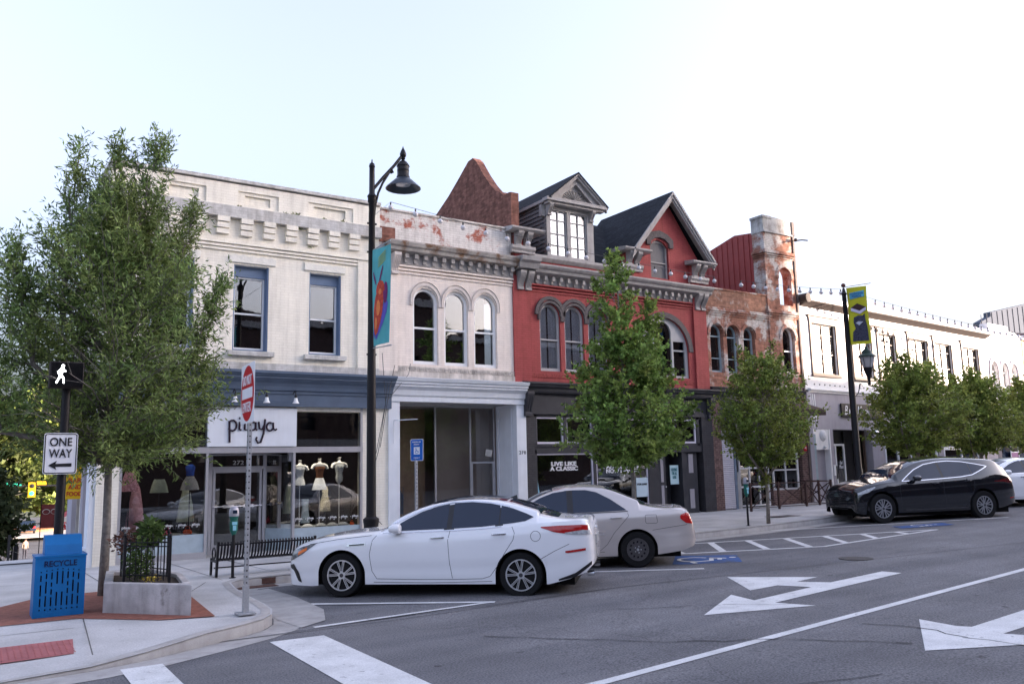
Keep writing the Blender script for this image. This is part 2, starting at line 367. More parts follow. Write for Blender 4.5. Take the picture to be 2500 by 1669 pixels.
for i in range(len(KP)-1):
    q = []
    for j in (i, i+1):
        x, y = KP[j]; z = KZ(x, y)
        q += [(x, y, rz_at(x)-.08), (x-.0, y, z-.03), (*mid[j], z+.003), (*inn[j], z+.004)]
    kb.add(q, [(0, 4, 5, 1), (1, 5, 6, 2), (2, 6, 7, 3)])
struct(kb, 'kerb', concrete2, smooth=50, weld=True)
gu = MB(); g1 = off(KP[3:], -.02); g2 = off(KP[3:], -.42)
for i in range(len(g1)-1):
    gu.add([(*g1[i], rz_at(g1[i][0])+.005), (*g1[i+1], rz_at(g1[i+1][0])+.005), (*g2[i+1], rz_at(g2[i+1][0])+.005), (*g2[i], rz_at(g2[i][0])+.005)], [(0, 1, 2, 3)])
struct(gu, 'gutter', concrete2, raw=True)
ap = [(3.72, 10.55), (4.15, 10.85), (4.45, 11.7), (4.55, 13.2), (4.5, 14.4), (4.0, 14.3), (3.8, 13.), (3.66, 11.3)]
struct(MB().poly([ap], .009, .009, lambda u, v, w_: (u, v, w_)), 'gutter_apron', concrete2)
sw = MB(); G3 = lambda z: (lambda u, v, w_: (u, v, z))
core = [(1.26, 11.6), (1.26, 9.66)]+KP[7:20]+[(5, 15.), (-8.5, 15.), (-8.5, 11.6)]
sw.poly([core], 0, 0, lambda u, v, w_: (u, v, KZ(u, v) if v < 10.6 else .14))
sw.add([(-7.0, 9.6, .03), (.4, 9.56, .03), (1.26, 9.66, KZ(1.26, 9.66)), (1.26, 11.6, .14), (-8.4, 11.6, .14)], [(0, 1, 2, 3, 4)])
sw.add([(-8.5, 15, .14), (5, 15, .14), (5, 20.4, .05), (-8.5, 20.4, .05)], [(0, 1, 2, 3)])
sx = [5, 10, 14.6, 17.5, 20, 23, 27, 35, 60]; ky = [14.97, 14.72, 14.52, 14.5, 14.72, 15.1, 15.7, 16.6, 19.2]
fy = lambda x: 20.4 if x < 26.25 else 20.4+(x-26.25)*math.tan(R(5.5))
for i in range(len(sx)-1):
    a, b = sx[i], sx[i+1]
    sw.add([(a, ky[i], rz_at(a)+.14), (b, ky[i+1], rz_at(b)+.14), (b, fy(b), rz_at(b)+.07), (a, fy(a), rz_at(a)+.07)], [(0, 1, 2, 3)])
sw.add([(-8.5, 20.4, .05), (2.6, 20.4, .05), (2.8, 22.5, .0), (-8.5, 22.5, .03)], [(0, 1, 2, 3)])
sw.add([(-8.5, 22.5, .03), (2.8, 22.5, .03), (4.2, 34, down(34)+.1), (-8.5, 34, down(34)+.1)], [(0, 1, 2, 3)])
struct(sw, 'sidewalk', concrete, raw=True)
jt = MB(); groove = mat('sidewalk_groove', (.13, .125, .12), .95, var=.1)
def gbar(x0, y0, x1, y1, w_=.007, z0=None, z1=None):
    d = Vector((x1-x0, y1-y0)).normalized(); n = Vector((-d.y, d.x))*w_
    z0 = z0 if z0 is not None else .144+rz_at(x0); z1 = z1 if z1 is not None else .144+rz_at(x1)
    jt.add([(x0-n.x, y0-n.y, z0), (x1-n.x, y1-n.y, z1), (x1+n.x, y1+n.y, z1), (x0+n.x, y0+n.y, z0)], [(0, 1, 2, 3)])
gbar(1.27, 9.75, 1.47, 12.3); gbar(1.47, 12.31, -5, 12.5); gbar(-5, 11.62, 1.3, 11.62)
gbar(3.05, 13.7, 3.6, 14.9); gbar(2.86, 11.28, 3.1, 11.25)
for x in (2.2, 3.9, 6, 8, 10, 12, 14, 16, 18, 20, 22, 24, 26): gbar(x, 15.0, x+.02, 20., .008, None, rz_at(x)+(.062 if x < 5 else .079))
gbar(5, 17.2, 26, 17.4, .008, .115, rz_at(26)+.112); gbar(-5, 17.2, 5, 17.2, .008, .111, .111)
struct(jt, 'sidewalk_grooves', groove, raw=True)
up = lambda u, v, w_: (u, v, w_)
struct(MB().poly([[(-4, 12.42), (1.40, 12.34), (2.22, 11.48), (2.86, 11.30), (3.05, 13.7), (2.9, 14.95), (1.2, 14.9), (.2, 13.6), (-4, 13.3)]], .147, .147, up), 'brick_paving_strip', paver)
tp = MB(); tp.add([(-1.5, 10.95, .118), (1.22, 11.0, .118), (1.16, 10.3, .083), (-1.5, 10.15, .075)], [(0, 1, 2, 3)])
for i in range(38):
    for j in range(9):
        x = -1.05+i*.06; y = 10.33+j*.07; tp.lathe([(.013, 0), (.010, .006)], (x, y, .086+(y-10.2)*.054), 5)
tagp(tp.obj('tactile_plate', tactile_m), 'red studded tactile paving plate on the kerb ramp', 'tactile paving')
mh = MB().lathe([(.30, 0), (.30, .012)], (13.78, 9.67, rz_at(13.78)-.004), 24)
tagp(mh.obj('manhole_cover', mat('cast_iron_cover', (.06, .055, .055), .7, bump=.8, bscale=40, var=.3)), 'round dark manhole cover set in the road', 'manhole cover')
tagp(MB().box(19.3, 20.3, 15.9, 16.4, rz_at(20)+.128, rz_at(20)+.134).obj('sidewalk_grate', mat('grate', (.09, .08, .08), .8)), 'dark metal grate lying in the sidewalk', 'grate')
dr = MB().box(4.02, 4.75, 14.62, 14.90, .0, .012); dr.box(4.0, 4.8, 14.95, 14.99, .02, .12)
tagp(dr.obj('storm_drain', mat('rusty_drain', (.10, .055, .045), .9, var=.4)), 'rusty storm drain mouth under the kerb', 'storm drain')

# painted markings
pm = {}
def mark(name, outs, m=paint, z=.006, label=None, cat=None):
    mb = MB()
    for o in outs: mb.poly([o], 0, 0, lambda u, v, w_: (u, v, rz_at(u)+z))
    o = mb.obj(name, m); o['kind'] = 'structure'; return o
def strip(x0, y0, x1, y1, w_=.1):
    d = Vector((x1-x0, y1-y0)).normalized(); n = Vector((-d.y, d.x))*w_/2
    return [(x0-n.x, y0-n.y), (x1-n.x, y1-n.y), (x1+n.x, y1+n.y), (x0+n.x, y0+n.y)]
mark('stall_line', [strip(4.28, 12.47, 6.55, 10.51, .12), strip(3.86, 10.48, 6.5, 10.55, .09)])
mark('stall_line', [strip(7.7, 13.25, 11.02, 10.76, .1)])
mark('stall_line', [strip(17.23, 14.45, 23.58, 11.82, .1)])
mark('hatched_zone', [strip(13.0, 14.22, 19.55, 11.46, .1), strip(10.6, 13.5, 15.1, 11.28, .11), strip(15.05, 11.3, 19.5, 11.46, .1)] +
     [strip(a, b, c, d, .15) for a, b, c, d in ((13.15, 14.1, 12.36, 12.62), (14.25, 13.68, 13.13, 12.26), (15.05, 13.3, 13.97, 11.83), (15.93, 12.98, 14.8, 11.42), (16.83, 12.6, 15.85, 11.3), (17.72, 12.24, 17.0, 11.36), (18.52, 11.9, 18.3, 11.44))])
mark('lane_line', [strip(-2, 5.62, 5, 6.16, .12), strip(5, 6.16, 15, 7.02, .12), strip(15, 7.02, 40, 9.3, .12)])
mark('turn_arrow', [[(7.9, 7.76), (9.37, 7.22), (9.19, 7.72), (12.64, 8.07), (12.61, 8.39), (11.12, 8.27), (10.84, 8.67), (11.44, 8.75), (10.52, 9.77), (9.74, 8.62), (10.37, 8.65), (10.56, 8.19), (9.14, 8.03), (9.27, 8.56)]])
mark('turn_arrow', [[(8.06, 4.97), (8.97, 4.48), (9.41, 4.69), (9.33, 4.86), (12.3, 5.0), (12.3, 5.45), (9.44, 5.25), (9.37, 5.39), (9.44, 5.86)]])
mark('crosswalk_bar', [[(3.13, 9.93), (3.77, 9.9), (3.66, 4.5), (3.0, 4.5)]]); mark('crosswalk_bar', [[(1.50, 9.55), (1.90, 9.55), (1.84, 4.5), (1.42, 4.5)]])
mark('crosswalk_bar', [[(.0, 9.0), (.45, 9.0), (.4, 4.5), (-.1, 4.5)]])
mark('accessible_bay_panel', [[(12.02, 12.49), (12.88, 11.68), (12.15, 10.9), (11.01, 11.54)]], bluepaint, .005)
def hc(cx_, cy_, s, a, z):
    P = []
    def T(u, v): return (cx_+s*(u*math.cos(a)-v*math.sin(a)), cy_+s*(u*math.sin(a)+v*math.cos(a)))
    def st(x0, y0, x1, y1, w_=.11): p = strip(x0, y0, x1, y1, w_); return [T(*q) for q in p]
    P += [st(-.25, .1, -.1, .5), st(-.12, .12, .28, .05), st(.25, .08, .5, -.5), st(.48, -.48, .72, -.42), st(-.2, .35, .15, .28)]
    P += [[T(-.22+.09*math.cos(k*PI/4), .68+.09*math.sin(k*PI/4)) for k in range(8)]]
    pts = [(.0+.42*math.cos(t), -.3+.42*math.sin(t)) for t in [R(130+k*22) for k in range(11)]]
    P += [st(*pts[i], *pts[i+1], .1) for i in range(10)]
    return P
mark('accessible_symbol', hc(12.0, 11.62, .75, R(-125), 0), paint, .010)
mark('accessible_bay_panel', [[(19.68, 12.73), (21.28, 12.29), (20.85, 11.78), (19.31, 12.22)]], bluepaint, .011)
mark('accessible_symbol', hc(20.3, 12.22, .45, R(-125), 0), paint, .016)
def crack(pts, w_, seed):
    rg = random.Random(seed); out = []
    for (x0_, y0_), (x1_, y1_) in zip(pts, pts[1:]):
        n = max(2, int(math.hypot(x1_-x0_, y1_-y0_)/.18)); prev = (x0_, y0_)
        for i in range(1, n+1):
            q = (x0_+(x1_-x0_)*i/n+rg.uniform(-.05, .05), y0_+(y1_-y0_)*i/n+rg.uniform(-.05, .05)); out.append(strip(*prev, *q, w_*rg.uniform(.5, 1.3))); prev = q
    return out
mark('road_crack', crack([(5.2, 8.6), (6.0, 7.6), (6.6, 6.9), (7.6, 6.1), (8.3, 5.2)], .022, 1)+crack([(7.2, 8.9), (8.6, 8.1), (9.2, 7.5)], .015, 2)+crack([(8.98, 4.3), (8.9, 5.0), (9.02, 5.6), (8.8, 6.2)], .02, 3)+crack([(3.2, 6.2), (5, 5.4), (7, 4.7)], .018, 4), mat('crack_dark', (.045, .045, .05), .9), .0085)
mark('asphalt_seam', [strip(2, 10.3, 8.57, 10.27, .03), strip(8.57, 10.27, 11.95, 9.71, .03), strip(11.95, 9.71, 17.92, 8.74, .03), strip(17.92, 8.74, 40, 6.2, .03)], mat('tar_seam', (.05, .05, .055), .6), .003)

# ------------------------------------------------------------ facade helpers
def sash(root, x0, x1, z0, z1, y, fm, gm, rail=None, spring=None, mull=(), bars=(), fw=.05, cur=False, d=.07, name='window', rw=.045, label=None):
    o = arch(x0, x1, z0, spring, z1) if spring else rect(x0, x1, z0, z1)
    X = [x0+fw]+[v for m in mull for v in (m-rw/2, m+rw/2)]+[x1-fw]; Z = [z0+fw*1.3]
    if rail: Z += [rail-rw/2, rail+rw/2]
    for b in bars: Z += [b-rw/3, b+rw/3]
    Z = sorted(Z)+[z1-fw]; holes = []
    if spring and not mull:
        for i in range(0, len(Z)-2, 2): holes.append(rect(x0+fw, x1-fw, Z[i], Z[i+1]))
        holes.append(arch(x0+fw, x1-fw, Z[-2], spring, z1-fw))
    else:
        for j in range(0, len(X), 2):
            for i in range(0, len(Z), 2): holes.append(rect(X[j], X[j+1], Z[i], Z[i+1]))
    f = MB().poly([o]+holes, y, y+d).obj(name, fm, root, label=label)
    inn_ = arch(x0+fw*.7, x1-fw*.7, z0+fw, spring, z1-fw*.7) if spring else rect(x0+fw*.7, x1-fw*.7, z0+fw, z1-fw*.7)
    MB().poly([inn_], y+d*.5, y+d*.5+.006).obj('pane', gm, f)
    if cur:
        c = MB(); n = 40; zt = (z1-fw) if not spring else z1-.08; xa, xb = x0+fw*.5, x1-fw*.5
        for u0, u1 in (cur if isinstance(cur, (list, tuple)) else ((0, .46), (.54, 1))):
            vs = []; fs = []
            for i in range(n+1):
                t = u0+(u1-u0)*i/n; x = xa+(xb-xa)*t; yy = y+d*.6+.03+.006*math.sin(t*34)+.004*math.sin(t*13+x)
                top = zt if not spring else min(zt, spring+(z1-spring)*math.sqrt(max(0, 1-((x-(x0+x1)/2)/((x1-x0)/2))**2))-.02)
                vs += [(x, yy, z0+.04), (x, yy, top)]
            fs = [(2*i, 2*i+2, 2*i+3, 2*i+1) for i in range(n)]
            c.add(vs, fs)
        c.obj('curtain', curtain, f, raw=True, smooth='all')
    return f
def hood(mb, cx_, zs, ri, ro, y0, y1, leg=0., rise=1.):
    n = 18; o = [(cx_+ro*math.cos(PI*i/n), zs+ro*rise*math.sin(PI*i/n)) for i in range(n+1)]; q = [(cx_+ri*math.cos(PI*i/n), zs+ri*rise*math.sin(PI*i/n)) for i in range(n, -1, -1)]
    if leg: o = [(cx_+ro, zs-leg)]+o+[(cx_-ro, zs-leg), (cx_-ri, zs-leg)]; q = q+[(cx_+ri, zs-leg)]
    mb.poly([o+q], y0, y1)
def bracket(mb, x0, x1, z0, z1, proj, Y0=20., n=4):
    """scrolled console bracket, fluted front"""
    h = z1-z0; pr = [(0, z1), (proj, z1), (proj, z1-h*.14)]+[(proj*(.30+.62*math.cos(t)**2), z1-h*(.14+.70*t/(PI/2))) for t in [PI/2*k/8 for k in range(1, 9)]]+[(proj*.42, z0+h*.10), (proj*.42, z0), (0, z0)]
    w_ = (x1-x0); mb.prof(pr, x0, x1, Y0)
    for i in range(n):
        a = x0+w_*(i+.25)/n; mb.prof([(0, z1-h*.16)]+[(o+.018, z) for o, z in pr[3:11]]+[(0, z0+h*.13)], a, a+w_*.5/n, Y0)
def box_part(root, name, m, *bs, **k):
    mb = MB()
    for b in bs: mb.box(*b)
    return mb.obj(name, m, root, **k)

# ============================================================ building 1: cream corner shop
b1 = thing('brick_building', 'cream painted two storey corner brick building with slate blue shop cornice', 'building', (2.5, 20, .05))
holes = [rect(3.42, 4.36, 4.82, 6.9), rect(5.27, 6.11, 4.82, 6.9), rect(7.14, 7.98, 4.82, 6.9)]
wl = MB().poly([rect(2.5, 9.015, 3.4, 7.19)]+holes, 20, 20.35)
wl.poly([rect(2.5, 9.015, 7.19, 8.92)], 20, 20.35)
wl.poly([rect(2.5, 2.95, .05, 3.4)], 19.97, 20.35).poly([rect(8.83, 9.3, .05, 3.5)], 19.965, 20.3).poly([rect(8.59, 8.83, .05, 3.5)], 20.02, 20.3)
wl.poly([rect(8.42, 9.015, 4.3, 7.39), ], 19.94, 20.0)                              # end pier
wl.poly([rect(2.5, 2.9, 4.3, 7.39)], 19.94, 20.0)
pA = [rect(3.55, 4.55, 8.33, 8.70), rect(5.29, 6.29, 8.33, 8.70), rect(7.05, 8.26, 8.33, 8.70)]
pB = [rect(3.72, 4.38, 8.40, 8.62), rect(5.46, 6.09, 8.40, 8.62), rect(7.21, 8.06, 8.40, 8.62)]
wl.poly([rect(2.5, 9.015, 8.295, 8.86)]+pA, 19.90, 19.94).poly([rect(2.5, 9.015, 8.28, 8.80)]+pB, 19.94, 19.98)
wl.box(2.5, 9.015, 19.95, 20, 7.42, 7.99)
for i, (z0, z1, p) in enumerate(((7.37, 7.42, .10), (7.29, 7.345, .075), (7.21, 7.265, .05))): wl.box(2.9, 8.42 if i else 9.0, 20-p, 20, z0, z1)
wl.box(2.5, 2.55, 20.35, 24.3, -.3, 8.92)                                           # side wall
wl.box(2.5, 9.0, 24.3, 24.5, -.5, 8.9)
wall1 = wl.obj('wall', cream, b1)
cb = MB()
for i in range(12):
    x = 2.55+.555*i+.04
    if x > 8.5: break
    for k in range(3): cb.box(x, x+.285, 19.95-(.16-.035*k), 19.95, 7.875-.14*k, 7.995-.14*k)
cb.obj('corbels', cream, b1)
MB().box(2.45, 9.03, 19.80, 19.95, 8.0, 8.28).obj('ledge', cream_dirty, b1)
MB().box(2.45, 9.03, 19.84, 20.4, 8.90, 8.975).box(2.45, 2.6, 20.4, 24.5, 8.9, 8.975).obj('coping', cream_dirty, b1)
box_part(b1, 'roof', dark, (2.6, 9.0, 20.36, 24.3, 8.1, 8.2), (2.6, 9.0, 21.4, 21.6, 4.4, 8.0))
ln = MB()
for x0, x1 in ((3.3, 4.48), (5.16, 6.27), (7.0, 8.08)):
    pts = [(x0, 6.95), (x1, 6.95)]+[(x1-(x1-x0)*k/10, 7.12+.018*math.sin(k*3.1+x0)) for k in range(11)]
    ln.poly([pts], 19.955, 20.0)
ln.obj('lintels', mat('rough_cream_stone', (.78, .755, .68), .9, bump=.9, bscale=14, var=.08), b1)
for x0, x1 in ((3.3, 4.48), (5.16, 6.24), (7.01, 8.09)): box_part(b1, 'sill', cream_dirty, (x0, x1, 19.86, 20.05, 4.69, 4.80))
for x0, x1 in ((3.42, 4.36), (5.27, 6.11), (7.14, 7.98)):
    f = MB().poly([rect(x0, x1, 4.82, 6.9), rect(x0+.05, x1-.05, 4.87, 6.64)], 20.16, 20.30).box(x0, x0+.03, 20.02, 20.16, 4.82, 6.9).box(x1-.03, x1, 20.02, 20.16, 4.82, 6.9).obj('window_frame', slate_blue2, b1)
    sash(b1, x0+.05, x1-.05, 4.86, 6.64, 20.20, white, g_up, rail=5.74, fw=.04, rw=.04)
# shop cornice and fascia
co = MB().prof([(0, 3.50), (.12, 3.50), (.12, 3.80), (.15, 3.80), (.15, 3.86), (.20, 3.88), (.22, 3.96), (.26, 4.04), (.34, 4.10), (.36, 4.13), (.40, 4.14), (.40, 4.19), (.44, 4.20), (.46, 4.24), (.50, 4.25), (.50, 4.31), (0, 4.36)], 2.42, 9.33, 19.97)
co.obj('shop_cornice', slate_blue, b1)
box_part(b1, 'stone_course', cream_dirty, (2.5, 9.015, 19.93, 20.0, 4.36, 4.53))
sf = MB()                                                             # storefront frame
sf.box(2.95, 8.59, 19.98, 20.12, 2.40, 2.54).box(2.95, 4.76, 19.98, 20.1, .05, .20).box(6.79, 8.59, 19.98, 20.1, .05, .20)
for x in (2.95, 4.76, 6.79, 8.53): sf.box(x, x+.06, 19.99, 20.11, .05, 3.5)
sf.box(4.76, 4.82, 20.11, 20.9, 2.2, 2.4).box(6.73, 6.79, 20.11, 20.9, 2.2, 2.4)
sf.obj('storefront_frame', aluminium, b1)
box_part(b1, 'knee_panel', mat('pale_blue_panel', (.42, .50, .55), .5, var=.08), (3.01, 4.76, 20.02, 20.08, .20, .60), (6.85, 8.53, 20.02, 20.08, .20, .60))
box_part(b1, 'plinth', concrete2, (2.95, 4.90, 19.85, 20.9, -.1, .055), (4.9, 8.9, 19.92, 21., -.1, .06))
sg = box_part(b1, 'sign_board', bluewhite, (4.76, 6.85, 19.94, 20.0, 2.55, 3.46))
glz = MB().poly([rect(3.01, 4.76, .6, 2.40)], 20.04, 20.046).poly([rect(6.85, 8.53, .6, 2.40)], 20.04, 20.046).poly([rect(6.85, 8.53, 2.54, 3.46)], 20.04, 20.046).poly([rect(3.01, 4.76, 2.54, 3.46)], 20.04, 20.046)
glz.obj('shop_glass', g_shop, b1)
MB().add([(4.8, 20.1, .6), (5.05, 20.85, .6), (5.05, 20.85, 2.4), (4.8, 20.1, 2.4)], [(0, 1, 2, 3)]).add([(6.8, 20.1, .6), (6.40, 20.85, .6), (6.40, 20.85, 2.4), (6.8, 20.1, 2.4)], [(0, 1, 2, 3)]).obj('recess_glass', g_shop, b1)
MB().add([(4.79, 20.1, .05), (5.04, 20.85, .05), (5.04, 20.85, .6), (4.79, 20.1, .6)], [(0, 1, 2, 3)]).add([(6.81, 20.1, .05), (6.41, 20.85, .05), (6.41, 20.85, .6), (6.81, 20.1, .6)], [(0, 1, 2, 3)]).obj('recess_panel', MATS['pale_blue_panel'], b1)
dr_ = MB().poly([rect(5.05, 6.40, .06, 2.4), rect(5.12, 6.33, .14, 2.03), rect(5.12, 6.33, 2.10, 2.36)], 20.85, 20.95)
dr_.box(5.14, 5.20, 20.87, 20.92, .14, 2.03).box(6.25, 6.31, 20.87, 20.92, .14, 2.03).box(5.2, 6.25, 20.87, 20.92, 1.95, 2.03).box(5.2, 6.25, 20.87, 20.92, .14, .26)
dd = dr_.obj('shop_door', aluminium, b1)
MB().poly([rect(5.2, 6.25, .26, 1.95)], 20.89, 20.896).poly([rect(5.12, 6.33, 2.1, 2.36)], 20.89, 20.896).obj('pane', g_shop, dd)
MB().box(5.14, 6.30, 20.80, 20.83, 1.14, 1.17).box(5.36, 5.62, 20.785, 20.83, 1.12, 1.19).box(5.85, 6.1, 20.785, 20.83, 1.12, 1.19).obj('push_bar', chrome, dd)
text('272', 'house_number', white, b1, upright(5.72, 20.84, 2.19), .26, .10)
rm = MB().box(2.6, 8.8, 23.6, 23.7, 0, 3.5).box(2.55, 2.6, 20.1, 23.6, 0, 3.5).box(8.75, 8.8, 20.1, 23.6, 0, 3.5).box(2.6, 8.8, 20.1, 23.6, 3.47, 3.5).box(2.6, 8.8, 20.1, 23.6, .0, .05)
rm.obj('shop_interior', room, b1)
box_part(b1, 'display_floor', mat('display_floor', (.42, .42, .41), .7), (3.0, 4.75, 20.08, 21.2, .52, .58), (6.85, 8.6, 20.08, 21.2, .52, .58))
box_part(b1, 'counter', mat('counter_front', (.27, .25, .22), .7), (4.9, 6.2, 21.7, 22.2, .06, .95))
for i, x in enumerate((3.1, 5.2, 5.9, 6.6)): pass
# script sign letters drawn with tubes
def script_word(mb, x, z, s, y, r):
    def ar(cx_, cz, rx, rz__, a0, a1, n=9): return [(x+s*(cx_+rx*math.cos(R(a0+(a1-a0)*i/n))), y, z+s*(cz+rz__*math.sin(R(a0+(a1-a0)*i/n)))) for i in range(n+1)]
    L_ = [[(x+s*.1, y, z+s*.55), (x+s*.14, y, z-s*.75)], ar(.28, .27, .25, .32, 140, -150), [(x+s*.72, y, z+s*.5), (x+s*.70, y, z+s*.05), (x+s*.82, y, z)],
          [(x+s*1.04, y, z+s*.9), (x+s*1.02, y, z+s*.05), (x+s*1.14, y, z)], [(x+s*.86, y, z+s*.52), (x+s*1.22, y, z+s*.56)],
          ar(1.50, .25, .2, .25, 60, 330), [(x+s*1.68, y, z+s*.5), (x+s*1.68, y, z+s*.08), (x+s*1.78, y, z)],
          [(x+s*1.86, y, z+s*.52), (x+s*1.92, y, z+s*.1), (x+s*2.1, y, z+s*.05), (x+s*2.2, y, z+s*.3)], [(x+s*2.26, y, z+s*.68), (x+s*2.18, y, z-s*.2), (x+s*2.02, y, z-s*.72), (x+s*1.84, y, z-s*.78), (x+s*1.72, y, z-s*.55), (x+s*1.78, y, z-s*.42)],
          ar(2.56, .22, .2, .25, 60, 330), [(x+s*2.76, y, z+s*.48), (x+s*2.78, y, z+s*.08), (x+s*2.92, y, z+s*.02), (x+s*3.0, y, z+s*.08)]]
    for l in L_: mb.tube(l, r, 6)
    mb.sphere((x+s*.74, y, z+s*.72), r*1.2, 8)
m_ = MB(); script_word(m_, 5.20, 2.93, .385, 19.92, .024); m_.obj('script_lettering', mat('dark_plum_letters', (.03, .018, .03), .4), sg)
wd = MB()
for x in [3.05+.29*i for i in range(6)]+[6.88+.29*i for i in range(6)]: script_word(wd, x, .80, .058, 20.03, .0045)
for x in [3.05+.29*i-.035 for i in range(1, 6)]+[6.88+.29*i-.035 for i in range(1, 6)]: wd.sphere((x, 20.03, .81), .009, 6)
wd.obj('window_lettering', white, b1)
for x in (5.27, 6.0, 6.70):
    g = MB().tube([(x, 19.80, 3.80), (x, 19.66, 3.86), (x, 19.60, 3.80), (x, 19.60, 3.72)], .014, 6).lathe([(.035, .0), (.035, -.07)], (x, 19.60, 3.74), 10).obj('gooseneck_arm', black, b1)
    MB().lathe([(.03, .0), (.04, -.03), (.05, -.09), (.085, -.145), (.08, -.145), (.04, -.09)], (x, 19.60, 3.70), 14).obj('lamp_shade', white, g, smooth=True)
MB().tube([(4.9, 19.78, 3.62), (7.0, 19.78, 3.62)], .008, 5).obj('conduit', slate_blue, b1)
# leaning leftover tufts on the ledge
weed = mat('ledge_weeds', (.13, .17, .05), .9, var=.4, island=.4, transl=.2)
def tuft(name, x, y, z, s, label, n=26, droop=0.):
    mb = MB()
    for i in range(n):
        a = random.uniform(0, 2*PI); l = s*random.uniform(.5, 1); dx = math.cos(a)*l*.7; dy = math.sin(a)*l*.5; dz = l*random.uniform(.3, .9)-droop*l
        px, py = x+random.uniform(-s, s)*.7, y+random.uniform(-.3, .3)*s; q = .006+.004*random.random()
        mb.add([(px-q, py, z), (px+q, py, z), (px+dx*.6+q, py+dy*.6, z+dz*.8), (px+dx, py+dy, z+dz), (px+dx*.6-q, py+dy*.6, z+dz*.8)], [(0, 1, 2, 3, 4)])
    return tagp(mb.obj(name, weed, raw=True), label, 'weeds')
for x, s, l in ((5.33, .07, 'tiny weed tuft on the ledge near the tree'), (6.45, .07, 'small weed bud on the ledge by the wide tuft'), (6.72, .13, 'widest weed tuft on the cream building ledge'), (7.45, .08, 'small weed tuft on the ledge below the right panel'), (7.98, .10, 'weed tuft on the ledge nearest the street lamp')):
    tuft('weed_tuft', x, 19.86, 8.28, s, l)
tuft('weed_tuft', 6.85, 19.9, 7.98, .12, 'green weeds hanging beneath the cream ledge', 30, .8); tuft('weed_tuft', 7.15, 19.93, 7.55, .10, 'brown weeds hanging from a corbel', 26, .8)

# shop window mannequins and clothes
fab = {k: mat('cloth_'+k, c, .9, var=v, nscale=n_) for k, c, v, n_ in (('white', (.75, .74, .73), .05, 5), ('brown', (.22, .085, .04), .2, 9), ('spotted', (.72, .71, .66), .05, 5), ('blue', (.03, .09, .42), .1, 5), ('pink', (.80, .35, .42), .5, 25),
       ('green', (.34, .38, .30), .2, 9), ('grey', (.30, .30, .30), .3, 30), ('leopard', (.55, .48, .34), .6, 40), ('rose', (.60, .32, .38), .3, 12), ('denim', (.22, .27, .33), .3, 9), ('orange', (.75, .13, .05), .1, 5), ('hotpink', (.8, .12, .22), .1, 5))}
skinm = mat('mannequin_shell', (.82, .78, .72), .4, var=.03)
def garment(prof, x, y, z, m, name, root, sy=.6, fold=0., n=26):
    vs = []; mb = MB()
    for r, h in prof:
        for k in range(n):
            a = 2*PI*k/n; q = r*(1+fold*math.sin(a*7+h*3)*(1 if h < prof[0][1] else 0)); vs.append((x+q*math.cos(a), y+q*sy*math.sin(a), z+h))
    m1 = len(prof); mb.add(vs, [(i*n+k, i*n+(k+1) % n, (i+1)*n+(k+1) % n, (i+1)*n+k) for i in range(m1-1) for k in range(n)])
    return mb.obj(name, m, root, smooth='all', raw=True)
def bust(x, y, z, top, label, skirt=None):
    t = thing('mannequin', label, 'mannequin', (x, y, .58), 0, 'mannequins in the right shop window')
    mb = MB().lathe([(.04, -.36), (.085, -.32), (.10, -.24), (.075, -.14), (.10, -.02), (.125, .06), (.14, .11), (.13, .145), (.055, .165), (.035, .19), (.034, .225), (.044, .24), (.044, .27), (.02, .275)], (x, y, z), 18, sy=.6)
    for sx_ in (-1, 1): mb.tube([(x+sx_*.10, y, z+.12), (x+sx_*.17, y, z+.09), (x+sx_*.20, y, z+.02)], [.045, .045, .036], 8)
    mb.tube([(x, y, z-.34), (x, y, .60)], .010, 6).lathe([(.10, 0), (.10, .015)], (x, y, .585), 14)
    mb.obj('torso', skinm, t, smooth=True)
    if top == 'lace': garment([(.14, -.34), (.115, -.22), (.085, -.12), (.11, -.01), (.138, .07), (.11, .11)], x, y, z, fab['white'], 'top', t, .70, .05)
    if top == 'vest': garment([(.02, -.36), (.112, -.26), (.085, -.14), (.11, -.02), (.135, .05), (.09, .11)], x, y, z, fab['brown'], 'top', t, .70)
    if top == 'spot':
        g_ = garment([(.015, -.40), (.105, -.25), (.085, -.14), (.11, -.02), (.138, .06), (.12, .10)], x, y, z, fab['spotted'], 'top', t, .70)
        d_ = MB()
        for i in range(28): a = random.uniform(-2.6, -.5); h = random.uniform(-.25, .05); d_.sphere((x+.108*math.cos(a), y+.08*math.sin(a), z+h), .008, 5)
        d_.obj('spots', black, g_)
    if skirt: garment([(.19, -.50), (.16, -.38), (.115, -.25), (.10, -.21)], x, y, z, fab['white'], 'skirt', t, .75, .08)
bust(7.12, 20.45, 1.95, 'lace', 'mannequin in a white lace top, left in the bright shop window')
bust(7.63, 20.45, 1.98, 'vest', 'mannequin wearing brown waistcoat and white mini skirt', True)
bust(8.15, 20.45, 2.0, 'spot', 'mannequin in a white spotted halter top, beside the lamp post')
def form(x, y, z, prof, m, label, pole=True):
    t = thing('dress_form', label, 'dress form', (x, y, .58)); garment(prof, x, y, z, m, 'garment', t, .7, .07)
    if pole: MB().tube([(x, y, z+prof[0][1]), (x, y, .60)], .012, 6).lathe([(.09, 0), (.09, .015)], (x, y, .585), 12).obj('stand', black, t)
form(3.22, 20.35, 1.95, [(.23, -.36), (.17, -.16), (.10, .05), (.09, .08)], fab['pink'], 'pink floral tiered skirt hanging in the left shop window')
form(3.42, 20.7, 1.35, [(.21, -.7), (.19, -.4), (.15, -.1), (.10, .2), (.07, .34)], fab['rose'], 'long dusky rose dress low in the left shop window')
form(3.84, 20.35, 1.74, [(.20, -.2), (.17, -.06), (.12, .08), (.11, .10)], fab['green'], 'short grey green pleated skirt on a stand')
